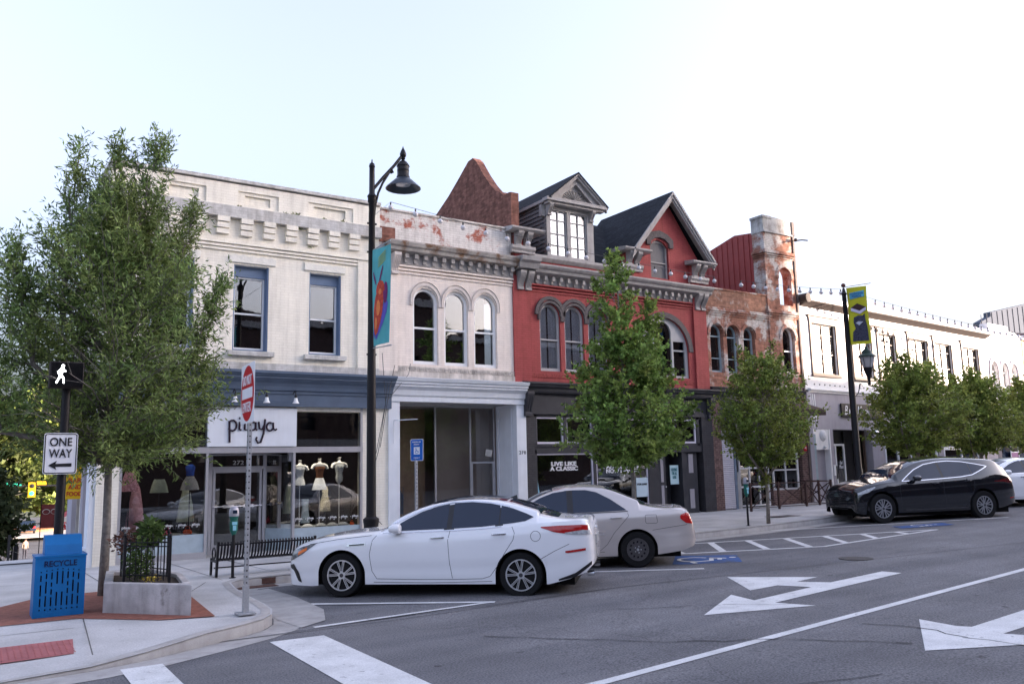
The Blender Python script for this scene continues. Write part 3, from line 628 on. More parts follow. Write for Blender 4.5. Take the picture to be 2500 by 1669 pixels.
form(4.50, 20.35, 1.78, [(.21, -.2), (.16, -.02), (.09, .1), (.09, .11)], fab['grey'], 'checked grey skirt under a blue top')
form(4.50, 20.36, 1.96, [(.09, -.06), (.09, .02), (.11, .14), (.06, .2)], fab['blue'], 'bright blue cropped top above a checked skirt', False)
form(4.52, 20.8, 1.3, [(.20, -.45), (.16, -.1), (.10, .2), (.08, .3)], fab['green'], 'pale scalloped dress behind the checked skirt')
form(7.95, 20.9, 1.35, [(.15, -.42), (.13, -.2), (.075, .0), (.08, .12), (.05, .2)], fab['leopard'], 'leopard print slip dress deep in the right shop window')
form(7.5, 21.1, 1.25, [(.12, -.6), (.08, -.2), (.10, .0)], fab['denim'], 'grey blue denim trousers on a stand behind the waistcoat')
for x, c, s, l in ((4.02, 'hotpink', .10, 'small hot pink handbag by the glass'), (4.47, 'orange', .10, 'small orange handbag by the glass'), (3.2, 'white', .13, 'large white wicker bag in the corner'), (8.44, 'orange', .06, 'little orange shoe bag near the lamp')):
    t = thing('handbag', l+' in the shop window', 'handbag', (x, 20.3, .58))
    MB().lathe([(s*.6, 0), (s, s*.25), (s*.95, s*.8), (s*.7, s*1.1), (.01, s*1.15)], (x, 20.3, .585), 14, sy=.5).obj('bag', fab[c], t, smooth=True)
    MB().tube([(x-s*.5, 20.3, .585+s*1.0), (x-s*.35, 20.3, .585+s*1.8), (x+s*.35, 20.3, .585+s*1.8), (x+s*.5, 20.3, .585+s*1.0)], .006, 5).obj('handle', fab[c], t)
for i, x in enumerate((6.98, 7.28, 7.62, 7.92, 8.2)):
    a = ['leftmost grey', 'white edged', 'middle dark', 'light grey', 'rightmost grey'][i]
    tagp(MB().lathe([(.13, 0), (.14, .03), (.11, .06), (.06, .085), (.01, .09)], (x, 20.3, .585), 14, sy=.7).obj('folded_clothes', fab['grey' if i != 1 else 'white'], smooth=True), a+' folded heap of clothes under the window lettering', 'folded clothes', 'folded clothes along the shop window')

# signs on the side wall
sgn = mat('yellow_sign', (.78, .48, .02), .5, var=.04)
t = thing('wall_sign', 'yellow projecting sign reading bar and food at the building corner', 'sign', (2.5, 22, 1.4))
MB().box(2.12, 2.5, 21.98, 22.02, 1.43, 2.3).obj('board', sgn, t, bevel=.005)
for i, s_ in enumerate(('BAR', 'AND', 'FOOD')): text(s_, 'lettering', signred, t, upright(2.31, 21.975, 1.86-.155*i), .27 if i < 2 else .32, .10, bold=.02)
box_part(b1, 'corner_pilaster', bluewhite, (2.38, 2.5, 20.0, 20.5, .0, 4.3), (2.34, 2.5, 20.02, 20.55, -.0, .45))
box_part(b1, 'side_pilaster', purplegrey, (2.40, 2.5, 21.2, 21.6, -.2, 4.3), (2.40, 2.5, 23.2, 24.2, -.2, 4.3))
box_part(b1, 'downpipe', greytrim, (2.44, 2.5, 22.6, 22.68, -.2, 8.))

# ============================================================ building 2: beige
b2 = thing('brick_building', 'narrow beige brick building with empty white framed shop opening', 'building', (11.1, 20, .1))
x0, x1 = 9.02, 13.26
AW = [(10.03, 10.80), (10.99, 11.75), (11.94, 12.70)]
wl = MB().poly([rect(x0, x1, 4.56, 7.7)]+[arch(a, b, 4.72, 6.44, 6.82) for a, b in AW], 20.0, 20.35)
wl.box(x0, 9.56, 19.96, 20, 4.3, 7.4)
wl.obj('wall', beige, b2)
MB().box(x0, x1, 20.0, 20.35, 7.7, 8.86).obj('parapet', peeled, b2)
MB().box(x0, x1, 19.96, 20.4, 8.86, 8.91).obj('coping', beige_dirty, b2)
MB().box(9.04, 9.5, 19.975, 20.0, 7.96, 8.38).obj('bare_brick_patch', oldbrick, b2)
band = MB().box(x0, x1, 19.95, 20.0, 4.36, 4.50).box(9.56, x1, 19.98, 20.0, 4.50, 4.65)
band.obj('stone_band', beige_dirty, b2)
rs = MB()
for i in range(19):
    cx_ = 9.68+i*.19
    n = 10; rs.poly([[(cx_+.055*math.cos(2*PI*k/n), 4.575+.055*math.sin(2*PI*k/n)) for k in range(n)], [(cx_+.035*math.cos(2*PI*k/n), 4.575+.035*math.sin(2*PI*k/n)) for k in range(n)]], 19.962, 19.98)
    rs.box(cx_+.08, cx_+.11, 19.962, 19.98, 4.53, 4.62)
rs.obj('rosette_frieze', beige_dirty, b2)
MB().prof([(0, 7.68), (.10, 7.68), (.30, 7.72), (.32, 7.80), (.38, 7.84), (.42, 7.92), (.42, 7.96), (0, 8.0)], 9.2, 13.32, 20.0).obj('cornice', rust_stone, b2)
dn = MB()
for i in range(13): x = 9.72+i*.283; dn.box(x, x+.11, 19.80, 20, 7.56, 7.69).box(x+.01, x+.10, 19.88, 20, 7.44, 7.56)
MB().box(9.56, x1, 19.93, 20, 7.40, 7.68).obj('frieze', greytrim, b2); dn.obj('dentils', greytrim, b2)
bk = MB(); bracket(bk, 9.36, 9.56, 7.11, 7.66, .3); bk.obj('bracket', beige_trim, b2)
st_ = MB(); [st_.box(9.56, x1, 20-p, 20, z, z+.05) for z, p in ((7.33, .09), (7.24, .06), (7.15, .035))]; st_.obj('string_courses', beige, b2)
hd = MB()
for a, b in AW:
    hood(hd, (a+b)/2, 6.44, .39, .47, 19.965, 20, .12, 1.12); hood(hd, (a+b)/2, 6.46, .47, .475, 19.95, 20, .14, 1.12)
hd.obj('hood_moulds', beige_trim, b2)
for a, b in AW: sash(b2, a, b, 4.72, 6.82, 20.08, white, g_up, rail=5.72, spring=6.44, fw=.075, rw=.05, d=.1)
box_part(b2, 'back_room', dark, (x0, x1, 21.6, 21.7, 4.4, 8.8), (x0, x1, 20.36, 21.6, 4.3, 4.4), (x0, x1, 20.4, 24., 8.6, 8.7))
MB().prof([(0, 3.70), (.08, 3.70), (.08, 3.86), (.12, 3.86), (.13, 3.90), (.15, 4.0), (.22, 4.06), (.26, 4.08), (.26, 4.13), (.31, 4.15), (.31, 4.20), (.36, 4.22), (.40, 4.30), (0, 4.36)], 9.34, 13.52, 19.97).obj('shop_cornice', bluewhite, b2)
fr = MB().poly([[(9.28, .08), (9.60, .08), (9.60, 3.71), (13.27, 3.71), (13.27, .2), (13.59, .2), (13.59, 3.4), (13.53, 3.95), (9.28, 3.95)]], 19.93, 20.05)
fr.box(9.5, 13.45, 19.90, 19.93, 3.73, 3.88)
fr.obj('shopfront_surround', bluewhite, b2)
MB().box(13.27, 13.4, 20.05, 21.06, .1, 3.71).box(13.255, 13.27, 20.2, 20.24, .2, 3.6).box(13.255, 13.27, 20.9, 20.94, .2, 3.6).box(13.255, 13.27, 20.24, 20.9, 3.3, 3.35).obj('reveal_panel', bluewhite, b2)
MB().box(9.5, 9.6, 20.05, 21.06, .1, 3.71).obj('reveal_panel', bluewhite, b2)
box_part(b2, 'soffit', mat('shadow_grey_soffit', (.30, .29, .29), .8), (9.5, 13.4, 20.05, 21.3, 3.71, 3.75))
gf = MB()
for x in (9.6, 11.22, 12.36, 13.17): gf.box(x, x+.045, 21.04, 21.10, .1, 3.71)
gf.box(12.4, 13.17, 21.04, 21.10, 2.06, 2.11).box(9.6, 13.2, 21.04, 21.10, .1, .25).box(9.6, 13.2, 21.04, 21.10, 3.66, 3.71).box(12.4, 12.45, 21.04, 21.1, .1, 2.06).box(13.12, 13.17, 21.04, 21.1, .1, 2.06)
gf.obj('shop_window_frame', aluminium, b2)
MB().poly([rect(9.62, 13.2, .25, 3.68)], 21.07, 21.076).obj('shop_glass', glass('shop_window_glass_b', (.85, .85, .85), .02), b2)
rb = MB().box(9.3, 13.5, 24.5, 24.6, 0, 3.7).box(9.3, 9.35, 21.1, 24.5, 0, 3.7).box(13.4, 13.45, 21.1, 24.5, 0, 3.7).box(9.3, 13.5, 21.1, 24.5, 3.68, 3.72).box(9.3, 13.5, 21.1, 24.5, 0, .08)
rb.obj('shop_interior', roomb, b2)
box_part(b2, 'partition', roomb, (11.5, 13.3, 21.5, 21.6, .1, 3.68)); box_part(b2, 'partition', paperwall, (9.3, 11.5, 22.2, 22.3, .1, 3.68))
MB().add([(12.86, 21.03, 2.28), (13.08, 21.03, 2.24), (13.12, 21.03, 2.44), (12.90, 21.03, 2.47)], [(0, 1, 2, 3)]).obj('paper_note', mat('paper', (.62, .60, .55), .8), b2)
MB().tube([(9.42, 19.9, 3.20), (9.42, 19.9, 2.6)], .01, 5).tube([(9.40, 19.88, 3.20), (9.95, 19.6, 3.22)], .012, 5).obj('sign_bracket', bluewhite, b2)
text('278', 'house_number', dark, b2, upright(13.44, 19.925, 2.34), .22, .10, sp=1.3)
t = thing('clothes_rack', 'rack of pale blue shirts inside the empty shop window', 'clothes rack', (9.95, 21.5, .1))
MB().tube([(9.7, 21.5, .1), (9.7, 21.5, 1.45), (10.45, 21.5, 1.45), (10.45, 21.5, .1)], .014, 6).obj('rail', chrome, t)
for i in range(8):
    x = 9.76+i*.08; c = ('blue_shirt', (.30, .42, .62)) if i % 3 else ('teal_shirt', (.20, .40, .42)); m = mat('cloth_'+c[0], c[1], .9, var=.1)
    MB().add([(x, 21.3, .72), (x, 21.7, .72), (x+.02, 21.72, 1.2), (x+.01, 21.5, 1.4), (x+.02, 21.28, 1.2)], [(0, 1, 2, 3, 4)]).add([(x+.03, 21.3, .72), (x+.03, 21.7, .72), (x+.04, 21.72, 1.2), (x+.03, 21.5, 1.4), (x+.04, 21.28, 1.2)], [(0, 1, 2, 3, 4)]).obj('shirt', m, t)
# brick party wall gable between buildings 2 and 3
pg = thing('party_wall', 'dark old brick gable wall rising above the beige roof', 'wall', (13.3, 20, 8.))
G_ = [(28.2, 7.0), (28.2, 9.0), (24.69, 10.58), (23.79, 10.99), (23.04, 11.42), (22.45, 11.78), (22.15, 11.80), (21.95, 11.63), (21.52, 11.05), (21.15, 10.62), (20.81, 10.29), (20.60, 10.22), (20.45, 10.08), (20.30, 10.03), (20.12, 10.05), (19.99, 10.03), (19.99, 7.0)]
MB().poly([G_], 13.28, 13.56, lambda u, v, w_: (w_, u, v)).obj('wall', oldbrick, pg)

# ============================================================ building 3: red
b3 = thing('brick_building', 'red painted brick building with grey dormer and steep front gable', 'building', (17.2, 20, .2))
x0, x1 = 13.26, 21.17
RW = [(14.21, 14.97), (15.13, 15.87), (16.04, 16.80)]
bigarch = arch(18.15, 20.32, 4.72, 5.62, 6.72, 22)
wl = MB().poly([rect(x0, x1, 4.33, 7.55)]+[arch(a, b, 4.72, 6.36, 6.76) for a, b in RW]+[bigarch], 20.0, 20.35)
wl.box(x0, 13.86, 19.95, 20, 4.33, 7.5).box(20.57, x1, 19.93, 20, 4.33, 7.5)
wl.box(13.6, 21.1, 19.97, 20.3, 7.8, 8.02)
gl_ = [(17.95, 7.83), (21.17, 7.83), (21.17, 8.6), (21.0, 8.85), (19.59, 10.78), (17.95, 8.62)]
wl.poly([gl_, [(18.79, 7.9), (19.60, 7.9), (19.60, 9.1), (19.42, 9.28), (19.19, 9.36), (18.96, 9.28), (18.79, 9.1)]], 20.0, 20.3)
wl.box(13.33, 13.85, 19.93, 20.2, 7.9, 8.8).box(17.62, 18.15, 19.90, 20.2, 7.8, 8.7).box(20.5, 21.08, 19.90, 20.2, 7.8, 8.6)
wl.obj('wall', redpaint, b3)
st_ = MB(); [st_.box(13.86, 20.57, 20-p, 20, z, z+.045) for z, p in ((7.26, .09), (7.17, .06), (7.08, .03))]; st_.obj('string_courses', redpaint, b3)
MB().prof([(0, 7.53), (.06, 7.53), (.30, 7.62), (.32, 7.70), (.38, 7.74), (.42, 7.80), (.42, 7.85), (0, 7.90)], 13.9, 21.28, 20.0).prof([(0, 7.64), (.36, 7.68), (.42, 7.82), (.52, 7.88), (.54, 8.0), (0, 8.06)], 13.30, 13.98, 20.0).obj('cornice', greytrim, b3)
dn = MB()
for i in range(23): x = 14.02+i*.287; dn.box(x, x+.10, 19.80, 20, 7.42, 7.55).box(x+.01, x+.09, 19.88, 20, 7.34, 7.42)
dn.obj('dentils', greytrim, b3); box_part(b3, 'frieze', greytrim, (13.86, 20.6, 19.95, 20, 7.32, 7.55))
bk = MB(); [bracket(bk, a, a+.2, 7.08, 7.62, .30) for a in (13.40, 13.68, 20.66, 20.93)]; bk.obj('brackets', greytrim, b3)
hd = MB()
for i, (a, b) in enumerate(RW): hood(hd, (a+b)/2, 6.36, .385, .455, 19.93+.003*i, 20, .12, 1.06); hood(hd, (a+b)/2, 6.40, .455, .56, 19.933+.003*i, 20, 0, 1.04)
hood(hd, 19.235, 5.62, 1.09, 1.27, 19.96, 20, 0, 1.0)
hd.poly([[(18.60, 9.12), (18.78, 9.12), (18.80, 9.26), (18.98, 9.38), (19.19, 9.42), (19.42, 9.38), (19.60, 9.26), (19.62, 9.1), (19.80, 9.1), (19.80, 9.38), (19.55, 9.56), (19.19, 9.66), (18.85, 9.58), (18.60, 9.42)]], 19.93, 20)
hd.obj('hood_moulds', darkstone, b3)
for a, b in RW: sash(b3, a, b, 4.72, 6.76, 20.07, greytrim2, g_up2, rail=5.67, spring=6.36, fw=.075, cur=True, d=.1)
f = MB().poly([bigarch]+[rect(18.27, 18.75, 4.8, 6.05), arch(18.83, 19.60, 4.8, 6.2, 6.58), rect(19.68, 20.2, 4.8, 5.95)], 20.07, 20.17).box(18.27, 18.75, 20.08, 20.16, 5.40, 5.45).box(19.68, 20.2, 20.08, 20.16, 5.62, 5.67).obj('window', greytrim2, b3)
MB().poly([arch(18.2, 20.27, 4.76, 5.62, 6.66)], 20.11, 20.116).obj('pane', g_up2, f)
cv = MB()
for u0, u1 in ((18.25, 18.7), (18.86, 19.18), (19.28, 19.6), (19.68, 20.02)):
    n = 16; vs = []
    for i in range(n+1): x = u0+(u1-u0)*i/n; vs += [(x, 20.19+.015*math.sin(i*1.9), 4.8), (x, 20.19+.015*math.sin(i*1.9), min(6.4, 5.62+1.05*math.sqrt(max(0, 1-((x-19.235)/1.08)**2))))]
    cv.add(vs, [(2*i, 2*i+2, 2*i+3, 2*i+1) for i in range(n)])
cv.obj('curtain', curtain, f, raw=True, smooth='all')
sash(b3, 18.79, 19.60, 7.88, 9.33, 20.08, greytrim, mat('dark_grey_blind_glass', (.11, .11, .12), .5, var=.1), rail=8.57, spring=9.12, fw=.07)
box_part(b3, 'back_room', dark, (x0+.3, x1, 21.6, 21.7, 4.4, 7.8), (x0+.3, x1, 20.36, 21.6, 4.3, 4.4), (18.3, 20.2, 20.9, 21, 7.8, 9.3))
# roof
rf = MB()
rf.add([(13.56, 20.15, 8.05), (21.2, 20.15, 8.05), (21.2, 22.9, 10.55), (13.56, 22.9, 10.55), (13.56, 26, 10.35), (21.2, 26, 10.35)], [(0, 1, 2, 3), (3, 2, 5, 4)])
for sx_ in (-1, 1):        # cross gable
    ex = 19.58+sx_*1.83; rf.add([(19.58, 19.62, 10.99), (ex, 19.62, 8.80), (ex, 23.4, 8.80), (19.58, 23.4, 10.99), (19.58, 19.62, 10.93), (ex-sx_*.02, 19.62, 8.74)], [(0, 1, 2, 3), (0, 4, 5, 1)])
rf.obj('roof', shingle, b3)
bg_ = MB()
for sx_ in (-1, 1):       # barge boards and soffits
    ex = 19.58+sx_*1.86
    def P(t, d_, y): return (19.58+(ex-19.58)*t, y, 10.97+(8.78-10.97)*t-d_)
    for d0, d1, y in ((0, .10, 19.58), (.10, .22, 19.62), (.22, .30, 19.66)):
        bg_.add([P(0, d0, y), P(1, d0, y), P(1, d1, y), P(0, d1, y), P(0, d0, y+.06), P(1, d0, y+.06), P(1, d1, y+.06), P(0, d1, y+.06)], [(0, 1, 2, 3), (7, 6, 5, 4), (0, 4, 5, 1), (3, 2, 6, 7), (1, 5, 6, 2)])
    bg_.add([P(0, .05, 19.6), P(1, .05, 19.6), P(1, .05, 20.0), P(0, .05, 20.)], [(0, 1, 2, 3)])
bg_.obj('barge_boards', greytrim, b3)
# piers with caps
pc = MB(); px_ = ((13.05, 14.22, 13.15, 13.98, 8.78), (17.35, 18.5, 17.5, 18.25, 8.72), (20.35, 21.5, 20.4, 21.25, 8.62))
for a, b, c, d, z in px_:
    pc.prof([(0, z), (.36, z), (.42, z+.05), (.42, z+.1), (0, z+.16)], a, b, 20.0); pc.box(a+.02, b-.02, 20.0, 20.4, z, z+.15)
    pc.prof([(0, z-.62), (.12, z-.62), (.12, z-.56), (.17, z-.5), (.17, z-.42), (.12, z-.40), (0, z-.4)], c, d, 19.93)
    m1 = (c+d)/2; bracket(pc, m1-.25, m1-.05, z-.42, z, .28, 19.93); bracket(pc, m1+.08, m1+.28, z-.42, z, .28, 19.93)
pc.obj('pier_caps', greytrim, b3)
MB().prof([(0, 8.02), (.06, 8.02), (.12, 8.08), (.15, 8.12), (.15, 8.20), (0, 8.24)], 13.8, 17.5, 20.0).obj('eaves_moulding', greytrim, b3)
# dormer
dm = MB().poly([[(14.58, 8.18), (16.40, 8.18), (16.40, 9.85), (14.58, 9.85)], rect(14.72, 15.36, 8.28, 9.72), rect(15.50, 16.14, 8.28, 9.72)], 20.0, 20.12)
dm.poly([[(14.50, 10.03), (16.72, 10.03), (15.66, 10.93)], [(14.98, 10.10), (16.25, 10.10), (15.66, 10.62)]], 19.86, 20.0)
dm.box(14.44, 16.76, 19.72, 20.0, 9.93, 10.03).box(14.50, 16.70, 19.80, 20.0, 9.85, 9.93).box(14.6, 16.6, 20., 21.3, 9.86, 10.0)
dm.obj('dormer', greytrim, b3)
MB().poly([[(14.98, 10.08), (16.25, 10.08), (15.66, 10.64)]], 19.97, 20.0).obj('tympanum', greytrim, b3)
fan = MB()
for k in range(11): a = R(8+k*16.4); fan.poly([[(15.62+.06*math.cos(a), 10.1+.05*math.sin(a)), (15.62+.44*math.cos(a-.085), 10.1+.33*math.sin(a-.085)), (15.62+.44*math.cos(a+.085), 10.1+.33*math.sin(a+.085))]], 19.955, 19.97)
fan.obj('fan_ornament', black, b3)
db = MB(); [bracket(db, a, a+.14, 9.52, 9.86, .22, 20.0, 2) for a in (14.58, 16.22)]; db.box(14.44, 14.58, 20.05, 20.19, 9.5, 9.86); db.obj('dormer_brackets', greytrim, b3)
sd = MB()
for i in range(14):
    z = 8.15+i*.13; ye = 20.15+max(0, (z-8.05))*1.1+.1; sd.add([(14.56, 20.02, z), (14.56, ye, z), (14.59, ye, z+.13), (14.59, 20.02, z+.13)], [(0, 1, 2, 3)]).add([(16.42, 20.02, z), (16.42, ye, z), (16.39, ye, z+.13), (16.39, 20.02, z+.13)], [(0, 1, 2, 3)])
sd.obj('dormer_cheeks', clapboard, b3)
for a in (14.72, 15.50): sash(b3, a, a+.64, 8.28, 9.72, 20.05, greytrim2, g_up2, rail=8.99, mull=(a+.32,), bars=(9.42, 8.62), fw=.03, rw=.028, cur=((0, .3), (.45, 1)))
box_part(b3, 'dormer_back', curtain, (14.65, 16.3, 20.5, 20.52, 8.2, 9.8))
dr_ = MB()
for sx_ in (-1, 1):
    ex = 15.66+sx_*1.17
    dr_.add([(15.66, 19.70, 10.99), (ex, 19.70, 10.02), (ex, 22.4, 10.02), (15.66, 23.2, 10.99), (15.66, 19.70, 10.94), (ex, 19.7, 9.97)], [(0, 1, 2, 3), (0, 4, 5, 1)])
dr_.obj('dormer_roof', shingle, b3)
rk = MB()
for sx_ in (-1, 1):
    ex = 15.66+sx_*1.15; dx = ex-15.66
    for d0, d1, y in ((0, .06, 19.72), (.06, .15, 19.77)): rk.add([(15.66, y, 10.95-d0), (ex, y, 10.01-d0), (ex, y, 10.01-d1), (15.66, y, 10.95-d1), (15.66, y+.1, 10.95-d0), (ex, y+.1, 10.01-d0), (ex, y+.1, 10.01-d1), (15.66, y+.1, 10.95-d1)], [(0, 1, 2, 3), (7, 6, 5, 4), (0, 4, 5, 1), (3, 2, 6, 7)])
rk.box(14.48, 14.56, 19.76, 22.0, 9.93, 10.02).obj('raking_trim', greytrim, b3)
# shopfront
box_part(b3, 'frieze_pattern', mat('dark_red_relief', (.28, .06, .055), .9, var=.4, nscale=25), (13.83, 17.6, 19.985, 20, 4.52, 4.64), (18.1, 20.5, 19.985, 20, 4.52, 4.64))
MB().prof([(0, 4.05), (.10, 4.05), (.14, 4.10), (.15, 4.18), (.24, 4.22), (.26, 4.28), (.32, 4.30), (.32, 4.35), (0, 4.39)], 13.50, 21.62, 19.95).obj('shop_cornice', charcoal, b3)
sh = MB().box(13.6, 21.2, 19.97, 20.2, 3.52, 4.06).box(13.76, 20.9, 19.93, 19.97, 3.50, 3.60).box(13.76, 20.9, 19.90, 19.97, 3.44, 3.50)
sh.box(13.87, 20.66, 19.97, 20.12, 2.30, 2.58).box(13.87, 16.15, 19.94, 19.97, 2.50, 2.56).box(13.87, 18.3, 19.98, 20.1, .2, .62)
for x in (13.87, 16.05, 18.24): sh.box(x, x+.10, 19.97, 20.12, .2, 2.4)
for x in (13.87, 14.96, 16.03, 17.1, 18.2, 19.35, 20.46): sh.box(x, x+.12, 19.97, 20.12, 2.5, 3.5)
sh.box(13.87, 20.66, 19.97, 20.12, 3.36, 3.5)
sh.obj('shopfront', charcoal, b3)
MB().box(13.6, 13.87, 19.93, 20.2, .15, 3.5).box(20.66, 21.17, 19.93, 20.2, .25, 3.5).obj('pilaster', charcoal_brick, b3)
bk = MB(); bracket(bk, 13.52, 13.76, 3.38, 4.08, .22, 19.93, 3); bracket(bk, 20.95, 21.17, 3.38, 4.08, .22, 19.93, 3); bk.obj('shop_brackets', charcoal, b3)
tm = mat('lilac_white_trim', (.68, .64, .72), .5, var=.04)
for x in (13.97, 15.07, 16.14, 17.21, 18.32, 19.46): sash(b3, x, x+.99 if x < 18 else x+.98, 2.58, 3.36, 20.0, tm, g_shop, fw=.045)
bw = MB().poly([rect(13.96, 16.05, .62, 2.30), rect(13.99, 16.0, .66, 2.26)], 20.0, 20.06).poly([rect(16.16, 18.24, .62, 2.30), rect(16.2, 18.2, .66, 2.26)], 20.0, 20.06).obj('shop_window', tm, b3)
MB().poly([rect(13.98, 16.03, .64, 2.28)], 20.03, 20.036).poly([rect(16.18, 18.22, .64, 2.28)], 20.03, 20.036).obj('pane', g_shop, bw)
vin = mat('pale_blue_vinyl', (.24, .48, .62), .5, var=.03)
cq = MB(); n = 24; arc = [(15.0+1.0*math.cos(R(a)), 1.62+1.25*math.sin(R(a))) for a in np.linspace(180, 360, n)]
al = [(15.0-1.0*math.cos(R(a)), 1.62-1.25*math.sin(R(a))) for a in np.linspace(1, 50, 12)]; cq.poly([[(13.99, .66), (13.99, 1.62)]+al], 20.015, 20.02); cq.poly([[(16.01, .66), (16.01, 1.62)]+[(30.0-p[0], p[1]) for p in al]], 20.015, 20.02); cq.obj('window_vinyl', vin, bw)
for s_, x, z, w_ in (('LIVE LIKE', 14.95, 2.0, .88), ('A CLASSIC', 14.95, 1.86, .98), ('BRAND NEW', 17.2, 2.03, 1.12), ('APARTMENTS', 17.2, 1.89, 1.26), ('NOW LEASING', 17.2, 1.75, 1.26)):
    text(s_, 'window_lettering', signwhite, bw, upright(x, 20.0, z), w_*1.04, .125, bold=.034)
fl = MB().box(17.72, 18.20, 19.985, 19.995, .93, 1.52).obj('lease_poster', mat('poster_pale_blue', (.50, .62, .70), .5, var=.03), b3)
text('FOR LEASE', 'lettering', dark, fl, upright(17.96, 19.98, 1.32), .40, .06, bold=.02)
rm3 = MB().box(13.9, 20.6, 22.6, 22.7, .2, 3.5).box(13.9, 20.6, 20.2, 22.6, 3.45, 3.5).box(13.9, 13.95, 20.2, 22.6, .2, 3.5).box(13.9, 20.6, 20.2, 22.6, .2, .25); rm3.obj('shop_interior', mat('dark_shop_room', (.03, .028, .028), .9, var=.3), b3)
# recessed doors
rc = MB().box(18.34, 18.95, 20.25, 20.35, .3, 2.3).box(19.75, 19.9, 20.0, 20.6, .3, 2.4).box(18.95, 19.75, 20.6, 20.7, .3, 2.3); rc.obj('entrance_recess', charcoal, b3)
d1 = box_part(b3, 'entrance_door', charcoal, (19.9, 20.5, 20.08, 20.16, .33, 2.3)); MB().box(20.10, 20.30, 20.06, 20.08, 1.62, 2.24).box(20.10, 20.30, 20.06, 20.08, .48, 1.1).obj('door_glass', mat('pale_reflecting_glass', (.36, .34, .37), .15, var=.05), d1)
d2 = box_part(b3, 'entrance_door', charcoal, (18.5, 19.15, 20.16, 20.24, .33, 2.3)); MB().box(18.92, 19.04, 20.14, 20.16, 1.35, 2.15).box(18.92, 19.04, 20.14, 20.16, .45, 1.25).obj('door_glass', MATS['pale_reflecting_glass'], d2)
MB().sphere((19.1, 20.12, 1.2), .03).obj('handle', chrome, d2)
pn = MB().box(19.29, 19.66, 20.10, 20.11, 1.27, 1.88).obj('door_poster', mat('poster_teal_white', (.45, .62, .66), .5, var=.03), b3)
text('HOUSING\nFOR ALL\nLEASE', 'lettering', mat('poster_teal_ink', (.02, .16, .18), .5), pn, upright(19.47, 20.095, 1.62), .26, .34)
for i in range(3):
    pl = thing('window_plant', ['spiky plant behind the leftmost transom pane', 'leafy plant behind the second transom pane', 'trailing plant behind the third transom pane'][i], 'plant', (14.45+i*1.1, 20.2, 2.6)); mb = MB()
    for k in range(40):
        a = random.uniform(0, PI); l = random.uniform(.1, .26); x = 14.45+i*1.1+random.uniform(-.35, .35)
        mb.add([(x-.01, 20.2, 2.62), (x+.01, 20.2, 2.62), (x+math.cos(a)*l, 20.2+random.uniform(-.05, .1), 2.62+math.sin(a)*l*.8)], [(0, 1, 2)])
    mb.obj('leaves', weed, pl, raw=True)

# ============================================================ building 4: weathered brick with hollow tower
b4 = thing('brick_building', 'weathered old brick building with a hollow arched corner tower', 'building', (23.6, 20, .35))
x0, x1 = 21.17, 24.45
OW = [(21.38, 22.02), (22.20, 22.80), (23.06, 23.66)]
MB().poly([rect(x0, x1, 4.45, 7.0)]+[arch(a, b, 5.0, 6.38, 6.68) for a, b in OW], 20.0, 20.35).obj('wall', oldbrick2, b4)
MB().box(x0, x1, 20.0, 20.3, 7.28, 7.92).obj('parapet', oldbrick3, b4)
st_ = MB(); [st_.box(x0, x1, 20-p, 20.3, z, z+.055) for z, p in ((7.0, .03), (7.07, .06), (7.14, .09), (7.21, .06))]; st_.box(x0, x1, 19.97, 20.3, 7.92, 7.97); st_.obj('string_courses', oldbrick2, b4)
hd = MB(); [hood(hd, (a+b)/2, 6.38, .33, .44, 19.96, 20, .1, 1.0) for a, b in OW]; hood(hd, 25.47, 6.45, .37, .50, 19.93, 19.96, .1); hood(hd, 25.50, 8.75, .36, .50, 19.93, 19.96, .1); hd.obj('hood_moulds', oldbrick2, b4)
teal = mat('blue_grey_frame', (.30, .38, .42), .5, var=.1)
for a, b in OW: sash(b4, a, b, 5.0, 6.68, 20.14, teal, g_up2, rail=6.27, spring=6.38, bars=(5.5,), fw=.06)
box_part(b4, 'curtain', mat('yellowed_blind', (.55, .50, .38), .8, var=.2), (21.4, 23.7, 20.5, 20.52, 5.0, 6.1))
tw = MB().poly([rect(24.45, 26.07, 4.45, 10.40), arch(25.12, 25.82, 5.1, 6.45, 6.86), arch(25.14, 25.86, 7.66, 8.75, 9.17)], 19.96, 20.36)
tw.box(24.45, 24.75, 20.36, 20.5, 4.45, 10.40)
tw.obj('tower_wall', oldbrick2, b4)
st_ = MB()
for zz in (7.16, 9.42):
    for z, p in ((0, .03), (.07, .07), (.14, .11), (.21, .08)): st_.box(24.45-p, 26.07, 19.96-p, 20.5, zz+z, zz+z+.055)
st_.obj('string_courses', oldbrick2, b4)
MB().box(24.43, 26.08, 19.93, 20.5, 10.40, 10.98).box(24.40, 24.9, 19.90, 20.52, 10.9, 10.99).box(24.42, 26.08, 19.90, 20.5, 10.36, 10.42).obj('tower_cap', mat('weathered_cement', (.50, .49, .47), .9, var=.25, nscale=3, weather=((.30, .27, .25), .55, 2.5, .1), streak=.4, bump=.3), b4)
sash(b4, 25.12, 25.82, 5.1, 6.86, 20.1, white, g_up, rail=5.95, spring=6.45, fw=.07)
box_part(b4, 'corner_pipe', mat('rusty_dark_pipe', (.10, .075, .07), .7, var=.3, nscale=8), (26.07, 26.17, 19.92, 20.05, .45, 10.4), (26.05, 26.19, 19.9, 20.07, 10.4, 10.94))
MB().tube([(26.1, 19.9, 10.2), (26.2, 19.6, 10.18), (26.4, 19.5, 10.16)], .025, 6).sphere((26.12, 19.82, 10.22), .07).obj('pipe_fitting', MATS['rusty_dark_pipe'], b4)
rmw = MB().poly([[(20.5, 7.2), (29, 7.2), (29, 8.8), (22.9, 10.2), (21.4, 10.56), (20.5, 10.45)]], 24.52, 24.6, lambda u, v, w_: (w_, u, v))
